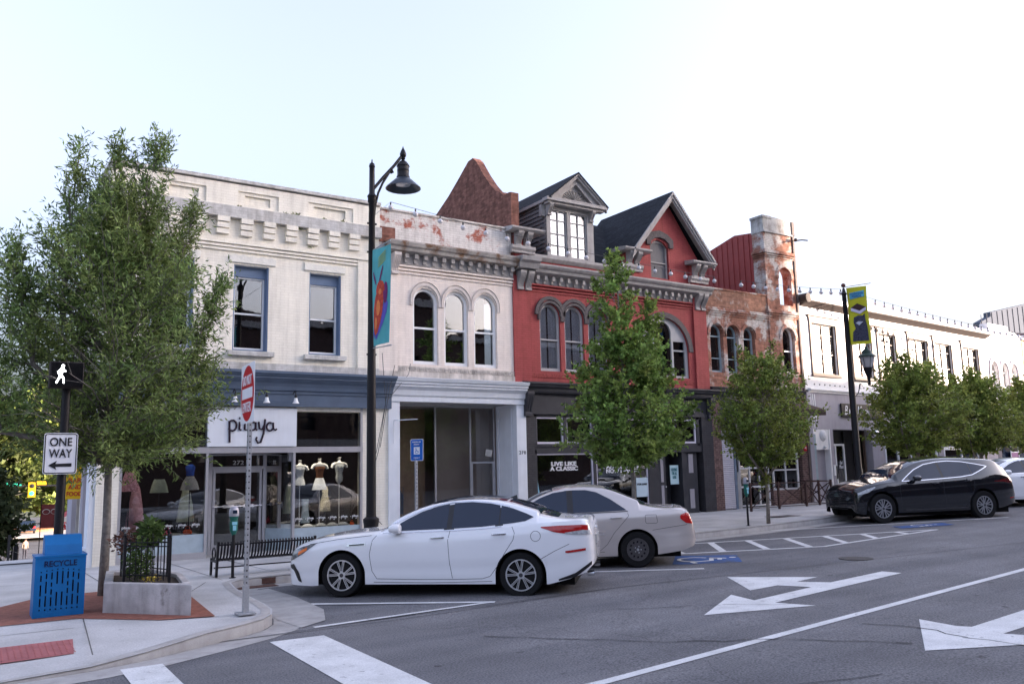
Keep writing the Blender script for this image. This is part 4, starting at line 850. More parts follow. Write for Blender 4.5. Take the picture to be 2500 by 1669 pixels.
for i in range(22): y = 20.7+i*.27; rmw.box(24.49, 24.52, y, y+.04, 7.2, 10.45 if y < 21.4 else 10.5-(y-21.4)*.24)
rmw.obj('metal_siding', redmetal, b4)
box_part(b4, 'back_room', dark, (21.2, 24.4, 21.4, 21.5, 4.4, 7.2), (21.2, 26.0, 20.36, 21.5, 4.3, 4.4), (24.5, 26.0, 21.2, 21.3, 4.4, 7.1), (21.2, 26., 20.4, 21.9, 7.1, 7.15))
# shop level
lw = MB().box(21.2, 21.6, 19.96, 20.2, .3, 4.3).box(25.75, 26.15, 19.96, 20.2, .3, 3.2).box(24.1, 25.75, 19.98, 20.15, .3, .92); lw.obj('brick_piers', brown_brick, b4)
MB().prof([(0, 4.30), (.08, 4.30), (.14, 4.38), (.18, 4.46), (0, 4.50)], x0, 26.07, 19.98).obj('shop_cornice', charcoal, b4)
box_part(b4, 'shop_fascia', charcoal, (21.6, 25.9, 20.0, 20.2, 3.0, 4.3), (21.6, 22.25, 20.05, 20.2, 3.15, 3.3))
MB().box(25.9, 26.07, 19.97, 20.2, 3.2, 4.3).obj('sunlit_brick', oldbrick2, b4)
shu = MB()
for i in range(44): z = .38+i*.064; shu.prof([(0, z), (.012, z+.01), (.02, z+.032), (.012, z+.054), (0, z+.064)], 21.62, 22.18, 20.02)
shu.obj('roller_shutter', mat('lilac_grey_shutter', (.52, .49, .53), .45, var=.05), b4, raw=True)
box_part(b4, 'door_jamb', mat('blue_grey_jamb', (.16, .20, .26), .5), (22.18, 22.28, 19.98, 20.15, .35, 3.1)); box_part(b4, 'stone_jamb', concrete2, (22.28, 22.45, 19.97, 20.15, .35, 1.6))
gw = MB().poly([rect(22.46, 23.98, .42, 3.0)]+[rect(22.51+i*.49, 22.95+i*.49, .47+j*.64, 1.05+j*.64) for i in range(3) for j in range(4)], 20.03, 20.09)
gw.poly([rect(24.2, 25.6, .92, 3.0)]+[rect(24.25+i*.66, 24.85+i*.66, .98+j*.67, 1.60+j*.67) for i in range(2) for j in range(3)], 20.03, 20.09)
f = gw.obj('grid_window', mat('off_white_frame', (.62, .60, .60), .5), b4)
MB().poly([rect(22.5, 23.95, .45, 2.98)], 20.06, 20.066).poly([rect(24.22, 25.58, .94, 2.98)], 20.06, 20.066).obj('pane', g_shop, f)
box_part(b4, 'shop_interior', MATS['dark_shop_room'], (21.6, 26., 22, 22.1, .3, 3.4), (21.6, 26., 20.2, 22, .3, .35), (21.6, 26., 20.2, 22, 3.3, 3.35), (25.95, 26., 20.2, 22, .3, 3.3), (21.6, 21.65, 20.2, 22, .3, 3.3))
ws = box_part(b4, 'wall_plaque', signred, (25.86, 26.02, 19.93, 19.96, 2.28, 2.5)); text('WC', 'lettering', signwhite, ws, upright(25.94, 19.925, 2.39), .11, .07)
aw = mat('brown_awning_cloth', (.075, .052, .042), .85, var=.15)
am = MB().add([(22.3, 19.95, 4.08), (25.88, 19.95, 4.08), (25.88, 18.9, 3.72), (22.3, 18.9, 3.72)], [(0, 1, 2, 3)]).add([(22.3, 18.9, 3.72), (25.88, 18.9, 3.72), (25.88, 18.9, 3.52), (22.3, 18.9, 3.52)], [(0, 1, 2, 3)])
am.add([(25.88, 19.95, 4.08), (25.88, 18.9, 3.72), (25.88, 18.9, 3.52), (25.88, 19.95, 3.56)], [(0, 1, 2, 3)]).obj('awning', aw, b4)
rl = thing('patio_railing', 'low brown X braced railing on the sidewalk before the grid windows', 'railing', (24, 18.6, .36))
rlm = mat('brown_iron', (.055, .03, .027), .6, var=.2)
posts = [(21.3, 18.6), (22.66, 18.6), (24.06, 18.6), (24.75, 18.6), (25.45, 18.62), (25.5, 19.9)]
for x, y in posts: MB().box(x-.03, x+.03, y-.03, y+.03, .34, 1.27).obj('post', rlm, rl)
for (xa, ya), (xb, yb) in zip(posts, posts[1:]):
    mb = MB().bar((xa, ya, 1.22), (xb, yb, 1.22), .035).bar((xa, ya, .46), (xb, yb, .46), .02).bar((xa, ya, .46), (xb, yb, 1.2), .028).bar((xa, ya, 1.2), (xb, yb, .46), .028); mb.obj('braced_panel', rlm, rl)

# ============================================================ building 5: long white, turned by 5.5 degrees
b5 = thing('white_building', 'long white two storey building with tan trimmed sash windows', 'building', (26.25, 20, 0), R(5.5))
setframe(W[b5.name])
BW = [(.56, 2.52), (3.55, 5.25), (5.60, 7.30), (8.25, 10.2), (10.65, 12.6), (13.55, 15.5)]
MB().poly([rect(0, 16.5, 4.55, 7.75)]+[rect(a+.14, b-.14, 5.2, 7.13) for a, b in BW], 0, .35).box(0, 16.5, .35, .45, 7.7, 8.1).obj('wall', white_brick, b5)
MB().prof([(0, 7.72), (.34, 7.89), (.34, 7.92), (0, 7.92)], .05, 16.4, 0).obj('cornice_soffit_shade', mat('soffit_shade_and_end_brown', (.06, .045, .04), .7), b5)  # dark slab colours in the shadow beneath the projecting white cornice
MB().prof([(0, 7.92), (.37, 7.92), (.37, 7.98), (.30, 8.10), (.22, 8.16), (0, 8.2)], .3, 16.4, 0).obj('cornice', white_brick, b5)
MB().lathe([(.18, 0), (.18, .35)], (.12, -.36, 8.0), 16, 'y').obj('cornice_end', MATS['soffit_shade_and_end_brown'], b5)
tr_ = MB()
for a, b in BW:
    tr_.poly([[(a, 5.14), (b, 5.14), (b, 7.16), (b+.05, 7.36), (b+.08, 7.36), (b+.08, 7.42), (a-.08, 7.42), (a-.08, 7.36), (a-.03, 7.36), (a, 7.16)], rect(a+.13, b-.13, 5.2, 7.13)], -.05, 0); tr_.box(a-.04, b+.04, -.09, 0, 5.08, 5.15).box(a-.12, b+.12, -.10, 0, 7.40, 7.45)
tr_.obj('window_trim', tan, b5)
blind = mat('pale_blind', (.84, .82, .83), .8, var=.08)
for a, b in BW:
    m = (a+b)/2; f = sash(b5, a+.14, b-.14, 5.2, 7.13, .06, tan, g_up2, rail=5.99, mull=(m,), bars=(6.72,), fw=.04, rw=.05)
    MB().box(a+.18, m-.03, .108, .113, 5.25, 7.1).obj('blind', blind, f); MB().box(m+.03, b-.18, .108, .113, 5.25, 7.1).obj('blind', blind, f)
box_part(b5, 'back_room', dark, (.1, 16.4, 1.4, 1.5, 4.5, 7.7), (.1, 16.4, .35, 1.4, 4.4, 4.5), (.1, 16.4, .45, 6, 7.6, 7.7))
MB().prof([(0, 4.46), (.04, 4.46), (.05, 4.50), (.12, 4.55), (.12, 4.60), (0, 4.63)], .2, 16.5, 0).obj('belt_cornice', white_brick, b5)
rt = MB(); [rt.lathe([(.035, 0), (.02, -.03)], (.65+.36*i, 0, 4.78), 8, 'y') for i in range(43)]; rt.obj('tie_rosettes', greytrim, b5)
pg_ = MB().box(0, .25, -.05, .2, .4, 4.46).box(.3, 16.5, 0, .3, 3.09, 4.46).box(4.55, 5.5, 0, .3, .5, 3.09).box(1.46, 1.68, 0, .3, .5, 3.09).box(7.9, 8.3, 0, .3, .5, 3.09).box(10.3, 10.75, 0, .3, .5, 3.09).box(14.5, 16.5, 0, .3, .6, 3.09)
pg_.obj('ground_floor_wall', purplegrey, b5)
MB().box(.30, 1.46, .02, .25, 2.33, 3.09).box(1.38, 1.46, -.01, .25, .45, 3.09).box(.25, .32, -.02, .25, .45, 4.4).box(.42, .46, -.02, 0, 3.1, 4.4).box(.56, .60, -.02, 0, 3.1, 4.4).obj('white_bay', white_brick, b5)
MB().box(.3, 1.46, .22, .3, .4, 2.4).obj('bay_recess', purplegrey, b5); box_part(b5, 'blue_strip', teal, (.25, .42, -.03, 0, .45, 2.9))
MB().lathe([(.01, -.12), (.12, -.10), (.2, -.04), (.21, 0)], (.98, .02, 2.85), 18, 'y').lathe([(.01, -.1), (.05, -.05), (.06, 0)], (1.02, 0, 2.42), 10, 'y').obj('round_vent', white_brick, b5)
bb = box_part(b5, 'shop_sign', mat('black_sign', (.015, .013, .016), .5), (2.32, 5.4, -.08, -.02, 3.58, 4.10))
text('B', 'lettering', signwhite, bb, upright(2.63, -.085, 3.84), .24, .36, bold=0, shear=.4); text('AD', 'lettering', signwhite, bb, upright(2.97, -.085, 3.78), .32, .22); text('M', 'lettering', signwhite, bb, upright(3.62, -.085, 3.84), .34, .36, shear=.4); text('OON', 'lettering', signwhite, bb, upright(4.10, -.085, 3.78), .5, .22)
# entrance doors
ed = MB().poly([rect(1.98, 3.30, .42, 2.56), rect(2.05, 2.60, .80, 2.48), rect(2.68, 3.23, .80, 2.48), rect(2.05, 2.60, .48, .72), rect(2.68, 3.23, .48, .72)], .5, .58).obj('entrance_doors', white, b5)
MB().poly([rect(2.0, 3.28, .45, 2.52)], .54, .546).obj('pane', g_shop, ed); MB().box(2.57, 2.60, .46, .49, 1.2, 1.7).box(2.68, 2.71, .46, .49, 1.2, 1.7).obj('handle', black, ed)
for i, s_ in enumerate(('Bad\nMoon', 'Bad\nMoon')): text(s_, 'lettering', signwhite, ed, upright(2.33+.63*i, .495, 1.75), .3, .3, shear=.3)
box_part(b5, 'entrance_recess', black, (1.68, 4.55, .58, .62, 2.56, 3.09), (3.30, 3.9, .5, .6, .4, 3.09), (1.68, 1.98, .5, .6, .4, 3.09)); box_part(b5, 'recess_post', tan, (3.9, 3.98, .2, .28, .5, 3.0), (4.3, 4.36, .2, .28, .5, 3.0))
box_part(b5, 'menu_case', white, (1.52, 1.64, -.04, 0, 1.35, 1.75))
MB().sphere((4.35, -.25, 2.95), .16).obj('globe_lamp', chrome, b5, smooth=True)
wfr = MB()
for a, b, z in ((5.6, 7.8, 2.9), (8.4, 10.2, 2.9), (10.85, 14.45, 2.42)):
    mi = (a+b)/2; wfr.poly([rect(a, b, .7, z), rect(a+.08, mi-.03, 1.0, z-.15), rect(mi+.03, b-.08, 1.0, z-.15)], .02, .12)
wfr.obj('shop_window_frames', bluewhite, b5); MB().poly([rect(5.6, 14.45, .8, 2.8)], .08, .086).obj('shop_glass', g_shop, b5)
box_part(b5, 'shop_interior', MATS['dark_shop_room'], (.2, 16.4, 3, 3.1, .4, 3.1), (.2, 16.4, .2, 3, .4, .45), (.2, 16.4, .3, 3, 3.05, 3.09)); box_part(b5, 'red_display', mat('red_display', (.30, .05, .04), .7, var=.4), (11.0, 13.0, .8, .85, .9, 2.3)); box_part(b5, 'orange_display', mat('orange_display', (.45, .20, .08), .7), (12.0, 12.7, .7, .75, 1.2, 2.2))
# building 6 and 7
b6 = thing('white_building', 'small white building with stepped parapet and three arched windows', 'building', (44.5, 21.8, 0), R(5.5))
W[b6.name] = W[b6.name]
AR = [(16.75, 17.55), (18.05, 18.8), (19.25, 19.95)]
MB().poly([[(16.5, 3.0), (20.9, 3.0), (20.9, 8.12), (20.2, 8.35), (19.35, 8.38), (19.35, 8.62), (16.95, 8.60), (16.95, 8.2), (16.5, 8.2)]]+[arch(a, b, 4.8, 6.2, 6.65) for a, b in AR], 0, .4).obj('wall', white_brick, b6)
hd = MB(); [hood(hd, (a+b)/2, 6.2, .42, .62, -.06, 0, 1.5, 1.1) for a, b in AR]; hd.obj('hood_moulds', mat('lilac_grey_stone', (.42, .39, .43), .8), b6)
for a, b in AR: sash(b6, a, b, 4.8, 6.65, .1, white, g_up, rail=5.4, spring=6.2, bars=(6.15,))
box_part(b6, 'ground_floor_front', mat('navy_shopfront', (.04, .045, .09), .5), (16.5, 17.0, 0, .3, .5, 3.0), (20.5, 21.0, 0, .3, .5, 3.0), (16.5, 20.9, 0, .3, 2.9, 3.0)); box_part(b6, 'dark_glass', autoglass, (17.0, 20.5, .1, .12, .5, 2.9))
pp = box_part(b6, 'window_panel', mat('purple_poster', (.25, .10, .25), .6), (18.0, 18.9, -.05, -.02, 1.4, 2.1)); box_part(b6, 'panel_frame', white, (17.95, 18.0, -.06, -.02, 1.2, 2.6), (18.9, 18.95, -.06, -.02, 1.2, 2.6), (17.95, 18.95, -.06, -.02, 2.1, 2.15))
b7 = thing('brick_building', 'orange brick building with a swept white edged parapet at right edge', 'building', (50, 22.3, 0), R(5.5))
MB().poly([[(20.95, .5), (30, .5), (30, 6.3), (24, 6.3), (22.6, 6.6), (21.9, 7.3), (21.6, 8.0), (20.95, 8.05)]], -.02, .4).obj('wall', mat('orange_brick', (.50, .24, .13), .8, brick=(1, (.9, .85, .8), .2), var=.2), b7)
MB().poly([[(20.95, 8.05), (21.6, 8.0), (21.9, 7.3), (22.6, 6.6), (24, 6.3), (30, 6.3), (30, 6.48), (24.1, 6.48), (22.75, 6.8), (22.1, 7.45), (21.8, 8.2), (20.95, 8.27)]], -.12, .45).obj('coping', white_brick, b7)
setframe()
gm_ = mat('grey_metal_panels', (.11, .125, .155), .95, var=.05, spec=.05)
bg2 = thing('metal_clad_building', 'large pale grey metal clad hall rising far behind the white building', 'building', (125, 60, 0))
MB().poly([[(117.7, -5), (145, -5), (145, 27), (120.75, 22.1), (120.75, 21.5), (117.7, 20.4)]], 60, 61).obj('wall', gm_, bg2)
sm = MB(); [sm.box(118+1.5*i, 118.08+1.5*i, 59.93, 60, 0, 21.5+i*.28) for i in range(17)]; sm.bar((117.7, 59.95, 18.2), (145, 59.95, 21.5), .1, .05); sm.obj('panel_seams', mat('seam_shadow_grey', (.075, .085, .11), .9), bg2)
dk = thing('rooftop_structure', 'dark rooftop canopy and shed behind the stepped parapet', 'roof structure', (48, 24.5, 7))
MB().lathe([(2.2, 0), (2.6, .2), (1.8, .55), (.4, .7)], (50.5, 24.6, 8.2), 16).obj('canopy', mat('dark_maroon_roof', (.05, .02, .03), .7), dk); box_part(dk, 'shed', MATS['dark_maroon_roof'], (50.2, 53, 24.4, 26, 6, 8.25))

# ------------------------------------------------------------ across the street (off camera: shade and reflections)
bro = mat('facing_brick', (.085, .055, .05), .9, var=.2, brick=(1, (.9, .9, .9), .4))
def opposite(x0, x1, h, label, y=-12.5, dep=10, gable=0., m=bro):
    t = thing('opposite_building', label, 'building', ((x0+x1)/2, y, 0)); n = max(1, int((x1-x0)/2.6)); hs = []
    nf = max(1, int((h-4.2)/3.4))
    for i in range(n):
        for j in range(nf): cx_ = x0+(x1-x0)*(i+.5)/n; hs.append(rect(cx_-.5, cx_+.5, 4.6+j*3.3, 6.6+j*3.3))
    MB().poly([[(x0, 0), (x1, 0), (x1, h), ((x0+x1)/2+.5, h+gable), ((x0+x1)/2-.5, h+gable), (x0, h)]]+hs, y, y-.4).box(x0, x1, y-dep, y-.9, -1, h-.3).obj('wall', m, t)
    MB().box(x0, x1, y+.01, y+.4, h-.5, h-.15).box(x0, x1, y+.01, y+.5, 3.6, 4.0).obj('cornice', greytrim, t)
    MB().box(x0+.5, x1-.5, y-.88, y-.8, .8, h-1).obj('window_glass', autoglass, t)
    return t
opposite(-30, -8, 9.5, 'brick building across the street, far left of camera')
opposite(-7.7, 6, 10.5, 'brick building across the street behind the camera', gable=1.5)
opposite(6.3, 17, 11.6, 'brick building across the street facing the cream shop', gable=1.2)
opposite(17.2, 23.8, 11.9, 'brick building across the street nearly opposite the street lamp')
opposite(24, 29, 14.0, 'gabled brick building across the street facing the beige shop', gable=1)
opposite(29.3, 43, 11.6, 'brick building across the street facing the red building', gable=1)
opposite(43.3, 86.7, 19.5, 'tall brick block across the street whose shade covers the near shops', dep=16)
opposite(87.1, 170, 12.6, 'long brick block across the street, farthest right', y=-13)
struct(MB().box(-60, 150, -22, -9.0, -.3, .13), 'opposite_sidewalk', concrete)

# ============================================================ street furniture
def lathe_obj(prof, c, name, m, p, n=18, **k): return MB().lathe(prof, c, n, **k).obj(name, m, p, smooth=True)
lp = thing('street_lamp', 'tall black street lamp with bell shade by the white sedan', 'street lamp', (6.82, 15.4, .16))
X, Y = 6.80, 15.4
lathe_obj([(.24, .16), (.24, .26), (.19, .30), (.17, .55), (.20, .62), (.20, .70), (.15, .74), (.14, .88), (.155, .95), (.155, 1.0), (.10, 1.04), (.095, 1.1), (.09, 3.0), (.075, 5.2), (.062, 7.35), (.085, 7.38), (.085, 7.46), (.10, 7.5), (.06, 7.56), (.055, 8.12), (.065, 8.14), (.05, 8.20), (.015, 8.23), (.012, 8.28), (.005, 8.3)], (X, Y, 0), 'pole', blackmetal, lp)
MB().tube([(X, Y, 7.62), (X+.25, Y, 7.95), (X+.5, Y, 8.25), (X+.66, Y, 8.47)], .032, 8).tube([(X+.03, Y, 6.9), (X+.07, Y, 7.3), (X+.14, Y, 7.6), (X+.24, Y, 7.83), (X+.4, Y, 8.1)], .024, 8).tube([(X+.42, Y, 8.16), (X+.46, Y, 8.08)], .04, 8).obj('arm', blackmetal, lp, smooth=True)
lathe_obj([(.005, 8.72), (.015, 8.68), (.045, 8.62), (.07, 8.55), (.065, 8.50), (.04, 8.47), (.05, 8.45), (.03, 8.42), (.04, 8.40), (.07, 8.38), (.11, 8.33), (.135, 8.29), (.14, 8.27), (.125, 8.26), (.125, 8.19), (.13, 8.18), (.125, 8.17), (.125, 8.07), (.14, 8.05), (.14, 8.02)], (7.51, Y, 0), 'lamp_head', blackmetal, lp)
lathe_obj([(.13, 8.02), (.20, 7.96), (.37, 7.80), (.375, 7.785), (.36, 7.785), (.19, 7.93)], (7.51, Y, 0), 'lamp_shade', mat('dark_blue_black_shade', (.03, .04, .055), .3, var=.1), lp)
lathe_obj([(.19, 7.92), (.15, 7.86), (.01, 7.84)], (7.51, Y, 0), 'lens', clearlens, lp)
for z in (6.9, 6.3, 4.2): MB().box(X-.10, X+.10, Y-.02, Y+.02, z, z+.035).obj('clamp', blackmetal, lp)
bn = thing('banner', 'teal street banner with a painted red crayfish on the near lamp post', 'banner', (6.8, 15.0, 4.3))
tealm = mat('teal_banner_cloth', (.10, .40, .42), .8, var=.12, nscale=3, streak=.15)
def bnp(u, v, w_): return (6.82+w_+.05*math.sin(u*4.5+v*.8), 15.30-u, v)
def grid_banner(u0, u1, z0, z1, fn, name, m, p, nx=12, nz=20):
    vs = [fn(u0+(u1-u0)*i/nx, z0+(z1-z0)*j/nz, 0) for j in range(nz+1) for i in range(nx+1)]
    mb = MB().add(vs, [(j*(nx+1)+i, j*(nx+1)+i+1, (j+1)*(nx+1)+i+1, (j+1)*(nx+1)+i) for j in range(nz) for i in range(nx)]); return mb.obj(name, m, p, raw=True, smooth='all')
grid_banner(0, .66, 4.36, 6.33, bnp, 'cloth', tealm, bn)
MB().tube([(6.8, 15.4, 6.35), (6.84, 14.6, 6.38)], .012, 6).tube([(6.8, 15.4, 4.34), (6.84, 14.55, 4.30)], .012, 6).obj('rods', galv, bn)
def onb(outs, name, m, d):
    mb = MB()
    for o in outs:
        n = len(o); c_ = (sum(p[0] for p in o)/n, sum(p[1] for p in o)/n); P = []
        for i in range(n):
            a, b = o[i], o[(i+1) % n]
            for t in (0, .34, .67): P.append((a[0]+(b[0]-a[0])*t, a[1]+(b[1]-a[1])*t))
        vs = [bnp(*c_, -d)]+[bnp((c_[0]+p[0])/2, (c_[1]+p[1])/2, -d) for p in P]+[bnp(p[0], p[1], -d) for p in P]; k = len(P)
        fs = [(0, 1+i, 1+(i+1) % k) for i in range(k)]+[(1+i, 1+k+i, 1+k+(i+1) % k, 1+(i+1) % k) for i in range(k)]; mb.add(vs, fs)
    return mb.obj(name, m, bn, raw=True)
def ell(cx_, cy_, rx, ry, rot=0., n=12): return [(cx_+rx*math.cos(t)*math.cos(rot)-ry*math.sin(t)*math.sin(rot), cy_+rx*math.cos(t)*math.sin(rot)+ry*math.sin(t)*math.cos(rot)) for t in [2*PI*k/n for k in range(n)]]
onb([ell(.36, 4.85, .12, .42, -.5), ell(.12, 4.7, .05, .2, -.4)], 'painted_wave', mat('banner_violet', (.12, .10, .42), .8), .006)
onb([ell(.26, 5.05, .17, .50, -.18), ell(.33, 5.45, .14, .2)], 'painted_crayfish', mat('banner_red', (.50, .07, .04), .8, var=.3, nscale=14), .009)
onb([ell(.28, 5.1, .07, .16), ell(.2, 4.8, .05, .12), ell(.33, 5.42, .05, .06)], 'painted_highlight', mat('banner_orange', (.75, .22, .07), .8), .012)
onb([ell(.5, 5.38, .07, .22), ell(.12, 5.72, .025, .16, .4), ell(.34, 5.78, .025, .18, -.3)], 'painted_claws', mat('banner_plum', (.16, .03, .12), .8), .009)
onb([ell(.35, 6.0+.06*i, .16, .012, .5) for i in range(4)], 'painted_title', mat('banner_green', (.35, .42, .10), .8), .009)

def parking_sign_post(x, y, z0, z1, name='post', p=None, r=.024):
    mb = MB().box(x-r, x+r, y-r, y+r, z0, z1); return mb.obj(name, galv, p)
dn_ = thing('traffic_sign', 'do not enter sign on a perforated galvanised post at the kerb', 'traffic sign', (3.22, 11.22, .14))
X, Y = 3.215, 11.22
pp = MB().box(X-.026, X+.026, Y-.026, Y+.026, .14, 3.30)
pp.obj('post', galv, dn_)
hl = MB(); [hl.box(X-.009, X+.009, Y-.029, Y-.024, .3+.075*i, .318+.075*i).box(X-.029, X-.024, Y-.009, Y+.009, .3+.075*i, .318+.075*i) for i in range(40)]; hl.obj('post_holes', black, dn_)
MB().box(X-.11, X+.11, Y-.11, Y+.11, .142, .165).box(X-.036, X+.036, Y-.036, Y+.036, .16, .50).obj('base_plate', galv, dn_, bevel=.004)
def sside(u, v, w_): return (X-.035-w_-.06*u, Y-u, v)             # faces -X
def rrect(x0, x1, z0, z1, r, n=4):
    return [(cx_+r*math.cos(R(a)), cz+r*math.sin(R(a))) for cx_, cz, a0 in ((x1-r, z1-r, 0), (x0+r, z1-r, 90), (x0+r, z0+r, 180), (x1-r, z0+r, 270)) for a in [a0+90*k/n for k in range(n+1)]]
RS = Matrix.Rotation(R(-4), 4, 'Z')
sg_ = MB().poly([rrect(-.39, .39, 2.58, 3.37, .04)], 0, .004, sside).obj('sign_plate', signwhite, dn_)
MB().poly([[(.37*math.cos(t), 2.975+.37*math.sin(t)) for t in [2*PI*k/40 for k in range(40)]]], .005, .007, sside).obj('red_disc', signred, sg_)
MB().poly([rect(-.30, .30, 2.905, 3.045)], .008, .010, sside).obj('white_bar', signwhite, sg_)
def side_text(s_, u, z, w_, h, m, p, d=.011): return text(s_, 'lettering', m, p, Matrix.Translation((X-.035-d, Y-u, z)) @ Matrix.Rotation(-PI/2-.06, 4, 'Z') @ Matrix.Rotation(PI/2, 4, 'X'), w_, h, bold=.0)
side_text('DO NOT', 0, 3.15, .50, .13, signwhite, sg_); side_text('ENTER', 0, 2.79, .46, .13, signwhite, sg_)

hs_ = thing('parking_sign', 'small blue accessible parking sign on a perforated post before the beige shop', 'parking sign', (7.82, 15.5, .18))
parking_sign_post(7.83, 15.5, .15, 2.14, 'post', hs_)
hl = MB(); [hl.box(7.822, 7.838, 15.47, 15.476, .3+.075*i, .318+.075*i) for i in range(24)]; hl.obj('post_holes', black, hs_)
aR = R(-58); M2 = Matrix.Translation((7.83, 15.46, 2.32)) @ Matrix.Rotation(aR, 4, 'Z')
def rotp(M_): return lambda u, v, w_: tuple(M_ @ Vector((u, w_, v)))
a_ = MB().poly([rrect(-.15, .15, -.22, .22, .03)], 0, -.004, rotp(M2)).obj('sign_plate', signwhite, hs_)
a2 = MB().poly([rrect(-.14, .14, -.21, .21, .025)], -.005, -.006, rotp(M2)).obj('blue_face', signblue, a_)
MB().poly([rect(-.07, .07, -.09, .06)], -.007, -.008, rotp(M2)).obj('white_square', signwhite, a_)
MB().poly([strip(-.02, .04, -.01, -.02, .015)], -.009, -.010, rotp(M2)).poly([strip(-.01, -.02, .03, -.02, .012)], -.009, -.010, rotp(M2)).poly([strip(.03, -.02, .04, -.06, .012)], -.009, -.010, rotp(M2)).poly([[(.035*math.cos(t)-.005, -.04+.035*math.sin(t)) for t in [R(100+k*24) for k in range(11)]]+[(.024*math.cos(t)-.005, -.04+.024*math.sin(t)) for t in [R(340-k*24) for k in range(11)]]], -.009, -.010, rotp(M2)).obj('symbol', signblue, a_)
for s_, z, w_ in (('PARKING BY', .16, .2), ('PERMIT', .11, .13), ('ONLY', -.16, .14)): text(s_, 'lettering', signwhite, a_, M2 @ Matrix.Translation((0, -.011, z)) @ Matrix.Rotation(PI/2, 4, 'X'), w_, .028)

# pedestrian signal pole
ps = thing('signal_pole', 'black pole with pedestrian walk signal above the recycling bin', 'signal pole', (1.22, 13.1, .14))
MB().lathe([(.11, .14), (.11, .2), (.07, .3), (.062, .4), (.055, 3.25)], (1.21, 13.1, 0), 14).obj('pole', blackmetal, ps, smooth=True)
hb = MB().box(.98, 1.40, 12.92, 13.12, 3.14, 3.50).obj('signal_housing', mat('dark_brown_housing', (.035, .028, .026), .6), ps, bevel=.015)
gl2 = MB()
for i in range(27): x = 1.0+i*.0146; gl2.box(x, x+.003, 12.895, 12.92, 3.16, 3.48)
for j in range(23): z = 3.165+j*.0143; gl2.box(1.0, 1.38, 12.895, 12.92, z, z+.003)
gl2.obj('grille', black, hb)
wk = mat('lit_walk_symbol', (.95, .97, 1.), .5, var=0, emit=2.)
def seg(x0, z0, x1, z1, w_): return strip(1.12+x0, 3.32+z0, 1.12+x1, 3.32+z1, w_)
MB().poly([ell(1.135, 3.435, .018, .020)], 12.892, 12.894).poly([seg(.01, .09, -.01, .0, .035)], 12.892, 12.894).poly([seg(-.01, .0, .03, -.06, .02)], 12.8925, 12.8942).poly([seg(.03, -.06, .03, -.12, .018)], 12.892, 12.894).poly([seg(-.012, .0, -.03, -.06, .02)], 12.893, 12.8945).poly([seg(-.03, -.06, -.06, -.12, .018)], 12.892, 12.894).poly([seg(.01, .08, .05, .04, .015)], 12.893, 12.8945).poly([seg(.0, .08, -.045, .03, .015)], 12.8935, 12.895).poly([seg(-.045, .03, -.03, .0, .013)], 12.892, 12.894).obj('walk_symbol', wk, hb)
ow = thing('traffic_sign', 'white one way sign with a black left arrow', 'traffic sign', (1.18, 12.95, 1.97))
a_ = MB().poly([rrect(.965, 1.375, 1.97, 2.525, .035)], 12.98, 12.976).obj('sign_plate', signwhite, ow)
MB().poly([rrect(.975, 1.365, 1.98, 2.515, .03), rrect(.987, 1.353, 1.992, 2.503, .022)], 12.974, 12.972).obj('border', black, a_)
text('ONE', 'lettering', black, a_, upright(1.17, 12.97, 2.405), .27, .115, bold=.012); text('WAY', 'lettering', black, a_, upright(1.17, 12.97, 2.25), .28, .115, bold=.012)
MB().poly([[(1.03, 2.09), (1.13, 2.15), (1.115, 2.11), (1.31, 2.115), (1.31, 2.07), (1.115, 2.07), (1.13, 2.03)]], 12.972, 12.970).obj('arrow', black, a_)

# recycling bin
blue = mat('blue_painted_steel', (.008, .13, .37), .45, var=.08, nscale=5, streak=.1)
rc = thing('recycling_bin', 'blue metal recycling bin with slotted front and hood', 'recycling bin', (1.2, 12.8, .14))
bx0, bx1 = .925, 1.515
def shear_(u, v, w_): return (u, w_, v)
sl_ = []
for k in range(8):
    x = 1.0+k*.062; L_ = [(.235, .255), (.285, .39), (.42, .56), (.60, .68), (.71, .725)] if k in (0, 7) else [(.235, .255), (.285, .42), (.45, .60), (.63, .70), (.725, .74)] if k in (1, 6) else [(.235, .255), (.285, .40), (.43, .50), (.53, .585), (.62, .71), (.73, .745)] if k in (2, 5) else [(.235, .255), (.285, .46), (.56, .72), (.74, .755)]
    sl_ += [rect(x-.009, x+.009, a, b) for a, b in L_]
MB().poly([rect(bx0, bx1, .15, .90)]+sl_, 12.66, 12.668).obj('front_panel', blue, rc)
MB().box(bx0, bx0+.01, 12.668, 13.1, .15, .90).box(bx1-.01, bx1, 12.668, 13.1, .15, .90).box(bx0, bx1, 13.09, 13.1, .15, .90).box(bx0-.01, bx1+.01, 12.65, 13.11, .90, .925).obj('body', blue, rc)
MB().box(bx0+.03, bx1-.03, 12.70, 13.08, .16, .89).obj('liner', dark, rc)
MB().add([(1.03, 12.72, .925), (1.47, 12.72, .925), (1.47, 13.05, .925), (1.03, 13.05, .925), (1.03, 12.76, 1.05), (1.47, 12.76, 1.05), (1.03, 12.86, 1.17), (1.47, 12.86, 1.17), (1.03, 13.05, 1.17), (1.47, 13.05, 1.17)], [(0, 1, 5, 4), (4, 5, 7, 6), (6, 7, 9, 8), (8, 9, 2, 3), (0, 4, 6, 8, 3), (1, 2, 9, 7, 5)]).obj('hood', blue, rc, bevel=.006)
text('RECYCLE', 'lettering', mat('navy_cut_letters', (.008, .02, .07), .7), rc, upright(1.22, 12.657, .82), .38, .075, bold=.02)

